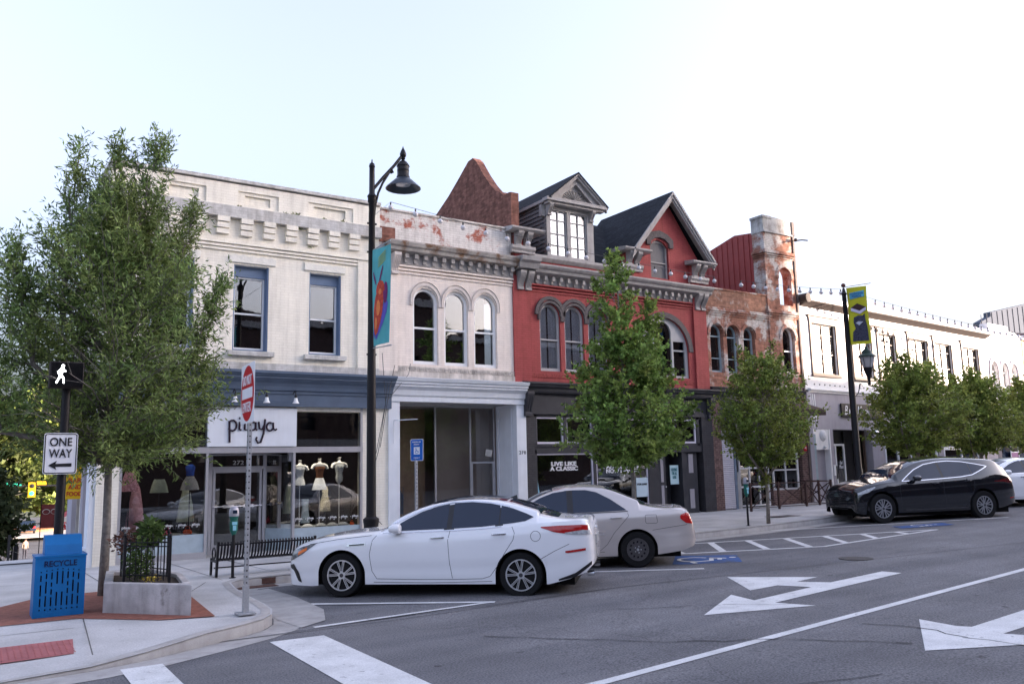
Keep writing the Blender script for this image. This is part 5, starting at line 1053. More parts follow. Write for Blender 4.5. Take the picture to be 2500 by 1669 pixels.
# planter
pl = thing('planter', 'concrete kerb planter beside the red paving', 'planter', (2.2, 12.8, .14))
PO = [(1.73, 12.58), (2.62, 11.55), (2.80, 12.95), (2.62, 14.1), (1.97, 14.15)]; cx_, cy_ = 2.32, 12.75
PI_ = [(cx_+(x-cx_)*.80, cy_+(y-cy_)*.80) for x, y in PO]
MB().poly([PO, PI_], .12, .53, up).obj('wall', planterc, pl, bevel=.012)
MB().poly([[(cx_+(x-cx_)*.82, cy_+(y-cy_)*.82) for x, y in PO]], .40, .48, up).obj('soil', soil, pl)
fn_ = thing('planter_fence', 'small black wrought iron fence standing on the concrete planter', 'fence', (2.3, 12.7, .53))
FP = [(1.99, 12.70), (2.46, 12.15), (2.60, 12.95), (2.42, 13.5), (2.08, 13.5)]
for i in range(5):
    (xa, ya), (xb, yb) = FP[i], FP[(i+1) % 5]; d = math.hypot(xb-xa, yb-ya); n = max(3, int(d/.085))
    mb = MB().bar((xa, ya, .60), (xb, yb, .60), .014).bar((xa, ya, .98), (xb, yb, .98), .014).bar((xa, ya, 1.03), (xb, yb, 1.03), .012)
    for k in range(1, n):
        t = k/n; x, y = xa+(xb-xa)*t, ya+(yb-ya)*t; mb.bar((x, y, .53), (x, y, 1.05+.03*(k % 2)), .010).sphere((x, y, 1.075+.03*(k % 2)), .012, 6)
    mb.obj('panel', blackmetal, fn_)
    MB().box(xa-.018, xa+.018, ya-.018, ya+.018, .50, 1.10).sphere((xa, ya, 1.125), .026, 8).obj('post', blackmetal, fn_)
leafy = mat('planter_leaves', (.09, .15, .045), .7, var=.3, island=.45, transl=.25)
def foliage(mb, cx_, cy_, cz, rx, ry, rz__, n, s):
    for i in range(n):
        a = random.uniform(0, 2*PI); u = random.uniform(-1, 1); r = random.random()**.4; q = math.sqrt(1-u*u)
        p = Vector((cx_+rx*r*q*math.cos(a), cy_+ry*r*q*math.sin(a), cz+rz__*r*u)); d = Vector((random.uniform(-1, 1), random.uniform(-1, 1), random.uniform(-.4, .8))).normalized(); e = d.cross(Vector((random.random(), random.random(), random.random()))).normalized()
        k = s*random.uniform(.6, 1.3); mb.add([p, p+d*k*.5+e*k*.22, p+d*k, p+d*k*.5-e*k*.22], [(0, 1, 2, 3)])
for (x, y, z, rx, rz__, n, s, lb) in ((2.18, 12.85, .75, .2, .28, 900, .06, 'bushy green plant low inside the planter fence'), (2.36, 13.0, 1.12, .17, .22, 420, .11, 'tall ferny plant rising above the planter fence'), (2.1, 13.2, 1.0, .22, .18, 330, .07, 'reddish weed at the back left of the planter')):
    t = thing('planter_plant', lb, 'plant', (x, y, .48)); mb = MB(); foliage(mb, x, y, z, rx, rx, rz__, n, s); mb.obj('leaves', leafy if 'reddish' not in lb else mat('reddish_leaves', (.22, .12, .08), .8, var=.4, island=.3), t, raw=True)
    st = MB(); [st.tube([(x+random.uniform(-.03, .03), y, .48), (x+random.uniform(-.1, .1), y+random.uniform(-.08, .08), z)], .005, 4) for _ in range(5)]; st.obj('stem', bark, t)
fl_ = thing('yellow_flowers', 'low pale yellow flowers at the front of the planter', 'flowers', (2.3, 12.45, .48)); mb = MB(); foliage(mb, 2.3, 12.5, .54, .13, .1, .05, 120, .035); mb.obj('petals', mat('yellow_petals', (.62, .52, .08), .7, island=.2), fl_, raw=True)
MB().tube([(2.3, 12.5, .46), (2.3, 12.5, .54)], .006, 4).obj('stem', bark, fl_)

# bench, seen from behind
bc = thing('bench', 'black slatted metal bench facing the clothes shop', 'bench', (4.8, 15.6, .14))
for i in range(31):
    x = 3.98+i*.0545
    MB().add([(x-.017, y, z) for y, z in ((15.42, .74), (15.40, .70), (15.42, .62), (15.46, .50), (15.52, .43), (15.62, .40), (15.84, .41), (15.88, .38))]+[(x+.017, y, z) for y, z in ((15.42, .74), (15.40, .70), (15.42, .62), (15.46, .50), (15.52, .43), (15.62, .40), (15.84, .41), (15.88, .38))], [(k, k+1, k+9, k+8) for k in range(7)]).obj('slat', blackmetal, bc, raw=True)
fb = MB().bar((3.94, 15.43, .69), (5.66, 15.43, .69), .03).bar((3.94, 15.50, .44), (5.66, 15.50, .44), .03).bar((3.9, 15.6, .29), (5.66, 15.6, .29), .022).bar((3.94, 15.85, .39), (5.66, 15.85, .39), .03); fb.obj('rails', blackmetal, bc)
for x in (3.92, 5.68):
    MB().bar((x, 15.42, .75), (x, 15.50, .14), .04, .05).bar((x, 15.86, .44), (x, 15.88, .14), .035, .05).bar((x, 15.46, .40), (x, 15.88, .40), .04, .03).obj('leg', blackmetal, bc)
    MB().tube([(x, 15.70+.10*math.cos(t), .53+.10*math.sin(t)) for t in [2*PI*k/16 for k in range(17)]], .013, 6).obj('armrest', blackmetal, bc)
def meter(x, y, z, s, label, rz=0., green=True):
    t = thing('parking_meter', label, 'parking meter', (x, y, z), rz, 'parking meters', s); setframe(W[t.name])
    MB().tube([(0, 0, 0), (0, 0, .80)], .028, 10).lathe([(.06, 0), (.06, .01)], (0, 0, 0), 12).obj('post', blackmetal, t)
    gm = mat('meter_green', (.02, .13, .10), .4, var=.1)
    MB().lathe([(.03, .74), (.045, .78), (.07, .84), (.075, .98), (.065, 1.0), (.07, 1.03), (.088, 1.08)], (0, 0, 0), 14, sy=.7).obj('body', gm, t, smooth=True)
    MB().lathe([(.09, 1.08), (.092, 1.12), (.088, 1.18), (.07, 1.23), (.04, 1.255), (.005, 1.262)], (0, 0, 0), 16, sy=.7).obj('dome', mat('meter_grey_dome', (.42, .41, .46), .3, metal=.3, var=.05), t, smooth=True)
    MB().box(-.045, .045, -.056, -.052, .93, .985).box(-.03, .03, -.055, -.051, .83, .92).obj('label_plate', mat('meter_label', (.25, .55, .68), .5), t)
    MB().box(-.04, .04, -.068, -.06, 1.13, 1.19).obj('display', autoglass, t); setframe(); return t
meter(4.12, 15.2, .14, .97, 'green parking meter behind the slatted bench'); meter(16.86, 14.85, .33, .97, 'dark parking meter beside the slim trunk'); meter(33.2, 17.3, .62, .97, 'parking meter beyond the black SUV windscreen')

# second lamp with banner and lantern
l2 = thing('street_lamp', 'black lamp post with yellow banner and glass lantern near the black SUV', 'street lamp', (23.3, 16, .45))
lathe_obj([(.2, .4), (.2, .7), (.14, .8), (.12, 1.6), (.10, 1.7), (.095, 4.5), (.065, 7.1), (.09, 7.14), (.06, 7.2), (.04, 7.3), (.03, 7.34)], (23.28, 16, 0), 'pole', blackmetal, l2); MB().sphere((23.28, 16, 7.42), .07).obj('ball_finial', mat('rusty_ball', (.12, .05, .04), .6), l2)
MB().box(23.28, 24.25, 15.98, 16.02, 4.34, 4.40).tube([(23.4, 16, 3.85), (23.6, 16, 4.0), (23.75, 16, 4.3)], .015, 6).tube([(23.75+.08*math.cos(k*.7), 16, 4.22+.08*math.sin(k*.7)) for k in range(8)], .01, 5).obj('arm', blackmetal, l2)
lathe_obj([(.03, 4.25), (.05, 4.30), (.045, 4.45), (.075, 4.55), (.11, 4.68), (.14, 4.74), (.14, 4.80), (.17, 4.83)], (24.22, 16, 0), 'lantern_base', blackmetal, l2)
lathe_obj([(.13, 4.82), (.22, 5.17)], (24.22, 16, 0), 'glass_globe', mat('frosted_lantern_glass', (.62, .62, .66), .3, var=.04, transl=.4), l2)
MB().lathe([(.28, 5.17), (.27, 5.21), (.17, 5.28), (.15, 5.36), (.07, 5.42), (.05, 5.5), (.01, 5.56)], (24.22, 16, 0), 16).obj('lantern_roof', mat('green_black_roof', (.025, .05, .045), .4), l2, smooth=True)
cg = MB(); [cg.tube([(24.22+.135*math.cos(a), 16+.135*math.sin(a), 4.82), (24.22+.225*math.cos(a), 16+.225*math.sin(a), 5.18)], .008, 4) for a in [PI/3*k for k in range(6)]]; cg.obj('lantern_cage', blackmetal, l2)
yb = thing('banner', 'yellow street banner with a book and raccoon picture on the far lamp post', 'banner', (23.5, 15.7, 5.5))
def yb_(u, v, w_): return (23.34+u*.45+.03*math.sin(v*3+u*5)+w_*.85, 15.95-u*.85+w_*.45, v)
grid_banner(0, .62, 5.5, 7.33, yb_, 'cloth', mat('yellow_banner_cloth', (.52, .50, .03), .8, var=.05), yb)
def onb2(outs, name, m, d):
    mb = MB(); [mb.poly([o], -d, -d, yb_) for o in outs]; return mb.obj(name, m, yb, raw=True)
onb2([[(.08, 6.95), (.55, 7.0), (.55, 7.2), (.08, 7.15)]], 'title_cloud', mat('banner_sky', (.12, .42, .55), .8), .02)
onb2([[(.08, 6.68), (.35, 6.56), (.57, 6.66), (.3, 6.8)]], 'book_cover', mat('banner_book', (.06, .03, .03), .8), .03); onb2([[(.08, 6.68), (.35, 6.56), (.35, 6.46), (.08, 6.58)], [(.35, 6.56), (.57, 6.66), (.57, 6.57), (.35, 6.46)]], 'book_pages', mat('banner_white', (.6, .55, .7), .8), .028)
onb2([[(.1, 5.6), (.56, 5.6), (.54, 6.0), (.5, 6.3), (.5, 6.46), (.42, 6.4), (.28, 6.42), (.15, 6.36), (.14, 6.2), (.2, 6.0), (.12, 5.9)]], 'picture_animal', mat('banner_fur', (.05, .05, .075), .9, var=.6, nscale=25), .02)
onb2([[(.2, 6.18), (.3, 6.1), (.42, 6.2), (.32, 6.26)]], 'picture_muzzle', mat('banner_pale', (.45, .47, .55), .8), .03)
MB().tube([(23.28, 16, 7.36), (23.68, 15.3, 7.4)], .012, 5).tube([(23.28, 16, 5.48), (23.68, 15.3, 5.46)], .012, 5).obj('rods', galv, yb)
for s_, z in (('DOWNTOWN', 7.12), ('READS', 7.03)): text(s_, 'lettering', mat('banner_ink', (.05, .12, .35), .8), yb, Matrix.Translation(yb_(.31, z, -.035)) @ Matrix.Rotation(math.atan2(-.85, .45), 4, 'Z') @ Matrix.Rotation(PI/2, 4, 'X'), .4 if z > 7.1 else .28, .07)

# string lights
def lights(name, pts, label, y=None, r=.070, wire_to=()):
    t = thing(name, label, 'string lights', pts[0]); wp = [wire_to[0]] if wire_to else []
    for i, p in enumerate(pts):
        wp.append((p[0], p[1], p[2]+.15))
        b = MB().sphere(p, r, 12).obj('bulb', mat('opal_globe', (.60, .58, .60), .25, var=.03, spec=.6), t, smooth=True); MB().lathe([(.022, 0), (.025, .05), (.012, .09)], (p[0], p[1], p[2]+r*.9), 8).obj('socket', black, b)
    MB().tube(wp, .006, 4).obj('wire', black, t)
P1 = [(8.91, 8.59), (9.62, 8.52), (10.35, 8.44), (11.05, 8.36), (11.77, 8.31), (12.47, 8.24), (13.18, 8.2), (13.89, 8.14), (14.59, 8.08), (15.27, 8.04), (15.96, 8.01), (16.66, 7.98), (17.34, 7.96), (18.01, 7.93), (18.69, 7.92), (19.33, 7.89), (20.01, 7.89), (20.66, 7.89)]
lights('string_lights', [(x, 19., z) for x, z in P1], 'string of white globe bulbs across the beige and red facades', wire_to=[(6.85, 15.4, 7.1)])
k = 18.5
lights('string_lights', [(x, 18.5, z) for x, z in [(21.38, 7.73), (21.99, 7.74), (22.6, 7.75), (23.21, 7.77), (23.8, 7.79), (24.4, 7.82), (24.98, 7.85), (25.59, 7.89), (26.16, 7.93), (26.73, 7.97)]], 'string of globe bulbs in front of the hollow brick tower')
P3 = [(29.01, 7.99), (29.61, 7.94), (30.2, 7.89), (30.77, 7.85), (31.35, 7.8), (31.91, 7.76), (32.47, 7.72), (33.02, 7.68), (33.57, 7.65), (34.11, 7.61), (34.65, 7.58), (35.21, 7.56), (35.73, 7.53), (36.27, 7.5), (36.8, 7.48), (37.32, 7.46), (37.86, 7.44), (38.39, 7.41), (38.9, 7.4), (39.43, 7.4), (39.96, 7.4), (40.51, 7.37), (40.99, 7.38)]
lights('string_lights', [(x, 19., z) for x, z in P3], 'string of globe bulbs along the long white building', wire_to=[(23.3, 16, 7.0)])
cabs = MB()
for a in ([(9.12, 19.6, 4.25), (9.02, 19.55, 3.6), (8.75, 19.5, 2.4), (8.52, 19.5, 1.5), (8.70, 19.5, 1.26), (8.55, 19.5, .95), (8.9, 19.5, .6)], [(8.95, 19.6, 4.9), (9.0, 19.5, 3.6), (8.8, 19.5, 2.4), (8.55, 19.5, 1.55), (8.5, 19.5, .7), (9.0, 19.5, .35)], [(9.3, 19.6, 4.6), (9.05, 19.5, 3.65), (8.85, 19.5, 2.5)], [(9.9, 19.9, 4.7), (9.75, 19.7, 4.4), (9.1, 19.6, 3.7)]): cabs.tube(a, .008, 5)
tagp(cabs.obj('cables', black), 'loose dark cables draped down the cream pilaster behind the lamp post', 'cables')

# ============================================================ cars
def interp(P, x):
    if x <= P[0][0]: return P[0][1]
    for (a, b), (c, d) in zip(P, P[1:]):
        if x <= c: return b+(d-b)*(x-a)/max(1e-9, c-a)
    return P[-1][1]
def smoothP(P, n=7, k=2):
    """resample a control polyline with a monotone-ish Catmull-Rom for soft curves"""
    out = []
    for i in range(len(P)-1):
        p0 = P[max(i-1, 0)]; p1 = P[i]; p2 = P[i+1]; p3 = P[min(i+2, len(P)-1)]
        for j in range(n):
            t = j/n; h = p2[0]-p1[0]
            m1 = (p2[1]-p0[1])/max(1e-6, p2[0]-p0[0]) if i else (p2[1]-p1[1])/h
            m2 = (p3[1]-p1[1])/max(1e-6, p3[0]-p1[0]) if i < len(P)-2 else (p2[1]-p1[1])/h
            out.append((p1[0]+h*t, (2*t**3-3*t*t+1)*p1[1]+(t**3-2*t*t+t)*h*m1+(-2*t**3+3*t*t)*p2[1]+(t**3-t*t)*h*m2))
    return out+[P[-1]]
class Car:
    def __init__(s, d):
        s.d = d; s.L = d['L']; s.top = smoothP(d['top']); s.belt = smoothP(d['belt']); s.bot = d['bot']; s.wid = smoothP(d['wid']); s.xf, s.xr, s.rw, s.ra = d['xf'], d['xr'], d['rw'], d['ra']
    def zb(s, x):
        z = interp(s.bot, x)
        for xc in (s.xf, s.xr):
            if abs(x-xc) < s.ra: z = max(z, s.rw+math.sqrt(s.ra**2-(x-xc)**2))
        return z
    def section(s, x, n1=14, n2=16):
        W_ = interp(s.wid, x); zt = interp(s.top, x); zbelt = min(interp(s.belt, x), zt-.02); z0 = s.zb(x); z00 = interp(s.bot, x)
        def side(z):
            u = (z-z00)/max(.05, zbelt-z00); u = min(1, max(0, u))
            f = .945+.055*math.sin(PI*min(1, (u+.18)/1.25))**.8
            f -= .012*math.exp(-((u-.30)/.10)**2)+.02*max(0, u-.86)/.14
            return W_*f
        pts = []
        z0 = min(z0, zbelt-.03)
        for i in range(n1+1): z = z0+(zbelt-z0)*i/n1; pts.append((side(z), z))
        h = zt-zbelt; tum = s.d.get('tum', .36); yb = pts[-1][0]-.004
        P0 = Vector((yb, zbelt)); roofy = max(.30, yb-tum*h-.05); P1 = Vector((roofy, zbelt+h*.90)) if h > .2 else Vector((yb-.10-h*.3, zbelt+h*.62)); P2 = Vector((0, zt))
        k = .16 if h > .2 else .5
        A = P0.lerp(P1, 1-k*.6); B = P1.lerp(P2, k*1.1)
        for i in range(1, n2+1):
            t = i/n2
            if t < .35: q = P0.lerp(A, t/.35)
            elif t < .65:
                v = (t-.35)/.3; q = A*(1-v)**2+P1*2*v*(1-v)+B*v*v
            else:
                v = (t-.65)/.35; q = B.lerp(P2, v); c_ = h*.10 if h > .2 else .0; q = Vector((q.x, B.y+(P2.y-B.y)*(1-(1-v)**2)))
            pts.append((q.x, q.y))
        return pts
    def yat(s, x, z):
        S = s.section(x); y = S[0][0]
        for (y0, z0), (y1, z1) in zip(S, S[1:]):
            if z0 <= z <= z1 and z1 > z0: return y0+(y1-y0)*(z-z0)/(z1-z0)
        return y if z < S[0][1] else S[-1][0]
    def zat(s, x, y):
        S = s.section(x)[14:]
        for (y0, z0), (y1, z1) in zip(S, S[1:]):
            if y1 <= y <= y0 and y0 > y1: return z0+(z1-z0)*(y0-y)/(y0-y1)
        return S[-1][1]
    def body(s):
        xs = set(np.linspace(0, s.L, 110).round(4)); xs |= {.015, .03, .06, .09, s.L-.015, s.L-.03, s.L-.06, s.L-.09}
        for xc in (s.xf, s.xr):
            xs = {x for x in xs if abs(abs(x-xc)-s.ra) > .02}
            for k in range(25): xs.add(round(xc+s.ra*math.cos(PI*k/24), 5))
            xs |= {xc-s.ra-.0015, xc+s.ra+.0015}
        xs = sorted(xs); mb = MB(); rows = []
        vs = []
        for x in xs:
            S = s.section(x); row = [(x, -y, z) for y, z in S]+[(x, y, z) for y, z in S[::-1][1:]]; vs += row; m = len(row)
        fs = [(i*m+k, i*m+k+1, (i+1)*m+k+1, (i+1)*m+k) for i in range(len(xs)-1) for k in range(m-1)]
        fs += [tuple(range(m)), tuple((len(xs)-1)*m+k for k in range(m))[::-1]]
        return mb.add(vs, fs)
    def patch(s, top, bot, off_=.004, n=30, k=6, sides=(-1, 1)):
        """panel on the car's flank between two (x,z) curves"""
        x0 = max(top[0][0], bot[0][0]); x1 = min(top[-1][0], bot[-1][0]); mb = MB()
        for sg in sides:
            vs = []
            for i in range(n+1):
                x = x0+(x1-x0)*i/n; a, b = interp(bot, x), interp(top, x)
                for j in range(k+1): z = a+(b-a)*j/k; vs.append((x, sg*(s.yat(x, z)+off_), z))
            mb.add(vs, [(i*(k+1)+j, i*(k+1)+j+1, (i+1)*(k+1)+j+1, (i+1)*(k+1)+j) for i in range(n) for j in range(k)])
        return mb
    def tpatch(s, x0, x1, hw0, hw1, off_=.004, n=20, k=12):
        vs = []; mb = MB()
        for i in range(n+1):
            x = x0+(x1-x0)*i/n; hw = hw0+(hw1-hw0)*i/n
            for j in range(k+1): y = -hw+2*hw*j/k; vs.append((x, y, s.zat(x, abs(y))+off_))
        return mb.add(vs, [(i*(k+1)+j, i*(k+1)+j+1, (i+1)*(k+1)+j+1, (i+1)*(k+1)+j) for i in range(n) for j in range(k)])
    def seam(s, pts, wd=.004, off_=.002, sides=(-1, 1), mb=None):
        mb = mb or MB()
        P = []
        for a, b in zip(pts, pts[1:]):
            n = max(1, int(math.hypot(b[0]-a[0], b[1]-a[1])/.04)); P += [(a[0]+(b[0]-a[0])*i/n, a[1]+(b[1]-a[1])*i/n) for i in range(n)]
        P.append(pts[-1])
        for sg in sides:
            vs = []
            for i, p in enumerate(P):
                q = P[min(i+1, len(P)-1)]; r = P[max(i-1, 0)]; d = Vector((q[0]-r[0], q[1]-r[1])).normalized(); n = Vector((-d.y, d.x))*wd
                for t in (-1, 1): x, z = p[0]+n.x*t, p[1]+n.y*t; vs.append((x, sg*(s.yat(x, z)+off_), z))
            mb.add(vs, [(2*i, 2*i+1, 2*i+3, 2*i+2) for i in range(len(P)-1)])
        return mb
def wheel(root, x, y, z, r, rim, style, m_rim, wd=.21):
    sgn = -1 if y < 0 else 1; o = y+sgn*0
    w_ = MB().lathe([(rim*.98, -.02), (rim*1.02, .0), (r*.93, .006), (r*.985, -.02), (r, -.05), (r, -wd+.05), (r*.96, -wd), (rim, -wd)], (0, 0, 0), 40, 'y')
    t = MB(); t.v = [(x+a, y+sgn*b, z+c) for a, b, c in w_.v]; t.f = w_.f
    T_ = t.obj('wheel', rubber, root, smooth=True)
    d = MB(); b_ = MB().lathe([(rim*.96, -.03), (rim*.93, -.09), (.02, -.10)], (0, 0, 0), 30, 'y'); d.v = [(x+a, y+sgn*b, z+c) for a, b, c in b_.v]; d.f = b_.f; d.obj('hub_well', mat('dark_wheel_well', (.012, .012, .014), .6), T_)
    R_ = MB(); L_ = lambda u, v, w2: (x+u, y+sgn*w2, z+v)
    if style in ('alloy', 'fine'):
        n = 24*2; R_.poly([[(rim*math.cos(2*PI*k/n), rim*math.sin(2*PI*k/n)) for k in range(n)], [(rim*.925*math.cos(2*PI*k/n), rim*.925*math.sin(2*PI*k/n)) for k in range(n)]], -.03, .004, L_)
        N_ = 5
        for k in range(N_):
            a0 = PI/2+2*PI*k/N_+.1
            for da in ((-.23, .23) if style == 'alloy' else (-.38, 0, .38)):
                a1 = a0+da; ai = a0+da*.45; w1, w2_ = (.013, .017) if style == 'alloy' else (.010, .013)
                pi_ = (rim*.2*math.cos(ai), rim*.2*math.sin(ai)); po = (rim*.95*math.cos(a1), rim*.95*math.sin(a1)); dd = Vector((po[0]-pi_[0], po[1]-pi_[1])).normalized(); nn = Vector((-dd.y, dd.x))
                R_.poly([[(pi_[0]-nn.x*w1, pi_[1]-nn.y*w1), (po[0]-nn.x*w2_, po[1]-nn.y*w2_), (po[0]+nn.x*w2_, po[1]+nn.y*w2_), (pi_[0]+nn.x*w1, pi_[1]+nn.y*w1)]], -.035, -.004+.001*k, L_)
        R_.poly([[(rim*.23*math.cos(2*PI*k/20), rim*.23*math.sin(2*PI*k/20)) for k in range(20)]], -.04, .002, L_)
        R_.obj('rim', m_rim, T_); c_ = MB().poly([[(rim*.13*math.cos(2*PI*k/16), rim*.13*math.sin(2*PI*k/16)) for k in range(16)]], 0, .006, L_); c_.obj('hub_cap', mat('dark_hub', (.05, .05, .055), .3), T_)
        if style == 'alloy':
            g_ = MB()
            for k in range(N_):
                a0 = PI/2+2*PI*k/N_+.1
                for da in (-.23, .23):
                    a1 = a0+da; ai = a0+da*.45; pi_ = (rim*.3*math.cos(ai), rim*.3*math.sin(ai)); po = (rim*.9*math.cos(a1), rim*.9*math.sin(a1)); dd = Vector((po[0]-pi_[0], po[1]-pi_[1])).normalized(); nn = Vector((-dd.y, dd.x))*.0035
                    g_.poly([[(pi_[0]-nn.x, pi_[1]-nn.y), (po[0]-nn.x, po[1]-nn.y), (po[0]+nn.x, po[1]+nn.y), (pi_[0]+nn.x, pi_[1]+nn.y)]], 0, .0025, L_)
            g_.obj('spoke_groove', MATS['dark_wheel_well'], T_)
    else:
        n = 40; hs = [[(rim*.68*math.cos(a)+.021*math.cos(t), rim*.68*math.sin(a)+.021*math.sin(t)) for t in [2*PI*j/8 for j in range(8)]] for a in [2*PI*k/12 for k in range(12)]]
        R_.poly([[(rim*math.cos(2*PI*k/n), rim*math.sin(2*PI*k/n)) for k in range(n)]]+hs, -.019, -.008, L_).poly([[(rim*math.cos(2*PI*k/40), rim*math.sin(2*PI*k/40)) for k in range(40)], [(rim*.93*math.cos(2*PI*k/40), rim*.93*math.sin(2*PI*k/40)) for k in range(40)]], -.0185, .006, L_).poly([[(rim*.42*math.cos(2*PI*k/20), rim*.42*math.sin(2*PI*k/20)) for k in range(20)]], -.0185, .002, L_)
        R_.obj('rim', m_rim, T_); bt_ = MB(); [bt_.poly([[(rim*.28*math.cos(a)+.012*math.cos(t), rim*.28*math.sin(a)+.012*math.sin(t)) for t in [2*PI*j/6 for j in range(6)]]], -.0, .012, L_) for a in [2*PI*k/5 for k in range(5)]]; bt_.poly([[(rim*.12*math.cos(2*PI*k/14), rim*.12*math.sin(2*PI*k/14)) for k in range(14)]], 0, .014, L_); bt_.obj('wheel_bolts', galv, T_)
    return T_
def build_car(name, label, D, P, paintm, wheels, dark_roof=False):
    """P: world contact point of near front wheel, rz"""
    (px_, py_), rz_, zg = P; c = Car(D); yo = D['hw']-.02
    cs_, sn = math.cos(rz_), math.sin(rz_); xf = D[D.get('anchor', 'xf')]
    loc = (px_-(cs_*xf-sn*(-yo)), py_-(sn*xf+cs_*(-yo)), zg); t = thing(name, label, 'car', loc, rz_); setframe(W[t.name])
    body = c.body().obj('body', paintm, t, smooth=50)
    und = MB().box(.35, D['L']-.3, -D['hw']+.22, D['hw']-.22, .17, .62)
    for xc in (c.xf, c.xr):
        for sg in (-1, 1):
            n = 20; y1, y2 = sg*(D['hw']-.035), sg*(D['hw']-.42); rr = c.ra-.004
            und.add([(xc+rr*math.cos(PI*k/n), y, c.rw+rr*math.sin(PI*k/n)) for y in (y1, y2) for k in range(n+1)], [(k, k+1, n+2+k, n+1+k) for k in range(n)])
            und.box(xc-rr, xc+rr, min(y2, y2-sg*.02), max(y2, y2-sg*.02), .18, c.rw+rr*.9)
    und.obj('underbody', mat('underbody_black', (.008, .008, .008), .9), t)
    for xc in (c.xf, c.xr):
        for sg in (-1, 1): wheel(t, xc, sg*yo, c.rw, c.rw, D['rim'], wheels[0], wheels[1])
    sw_ = D['sidewin']
    fr_ = MB()
    for nm, top, bot in sw_: c.patch(top, bot, .006).obj('side_window', autoglass, t)
    for nm, top, bot in D.get('pillars', []): c.patch(top, bot, .005, 8).obj('window_pillar', black, t)
    for pts, w_ in D.get('chrome', []): c.seam(pts, w_, .010).obj('window_trim', D.get('trimmat', chrome), t)
    x0, x1, h0, h1 = D['wind']; c.tpatch(x0, x1, h0, h1).obj('windscreen', autoglass, t); x0, x1, h0, h1 = D['back']; c.tpatch(x0, x1, h0, h1).obj('rear_window', autoglass, t)
    if dark_roof: x0, x1, h0, h1 = D['roofp']; c.tpatch(x0, x1, h0, h1, .005).obj('glass_roof', autoglass, t)
    sm = MB(); [c.seam(p, .0035, .0015, mb=sm) for p in D['seams']]; sm.obj('panel_gaps', mat('panel_gap', (.04, .04, .045), .7), t)
    for x, z in D['handles']:
        for sg in (-1, 1):
            y = c.yat(x, z); h_ = MB().tube([(x-.105, sg*(y-.004), z-.004), (x-.08, sg*(y+.03), z), (x+.08, sg*(y+.03), z+.008), (x+.105, sg*(y-.004), z+.006)], .013, 8); h_.obj('door_handle', D.get('handlemat', chrome), t, smooth=True)
    for nm, m, top, bot, o_ in D['lights']: c.patch(top, bot, o_, 16, 4).obj(nm, m, t)
    mx, mz = D['mirror']
    for sg in (-1, 1):
        y = c.yat(mx, mz-.02); q = MB().lathe([(.01, -.12), (.055, -.10), (.075, -.04), (.08, .02), (.075, .06), (.05, .075), (.01, .08)], (mx+.02, sg*(y+.13), mz+.05), 14, 'x', sx=1.25, sy=.95); q.obj('mirror', paintm, t, smooth=True)
        MB().box(mx-.03, mx+.06, min(sg*(y-.02), sg*(y+.1)), max(sg*(y-.02), sg*(y+.1)), mz-.02, mz+.01).obj('mirror_foot', black, t)
    if 'extra' in D: D['extra'](c, t)
    setframe(); return t

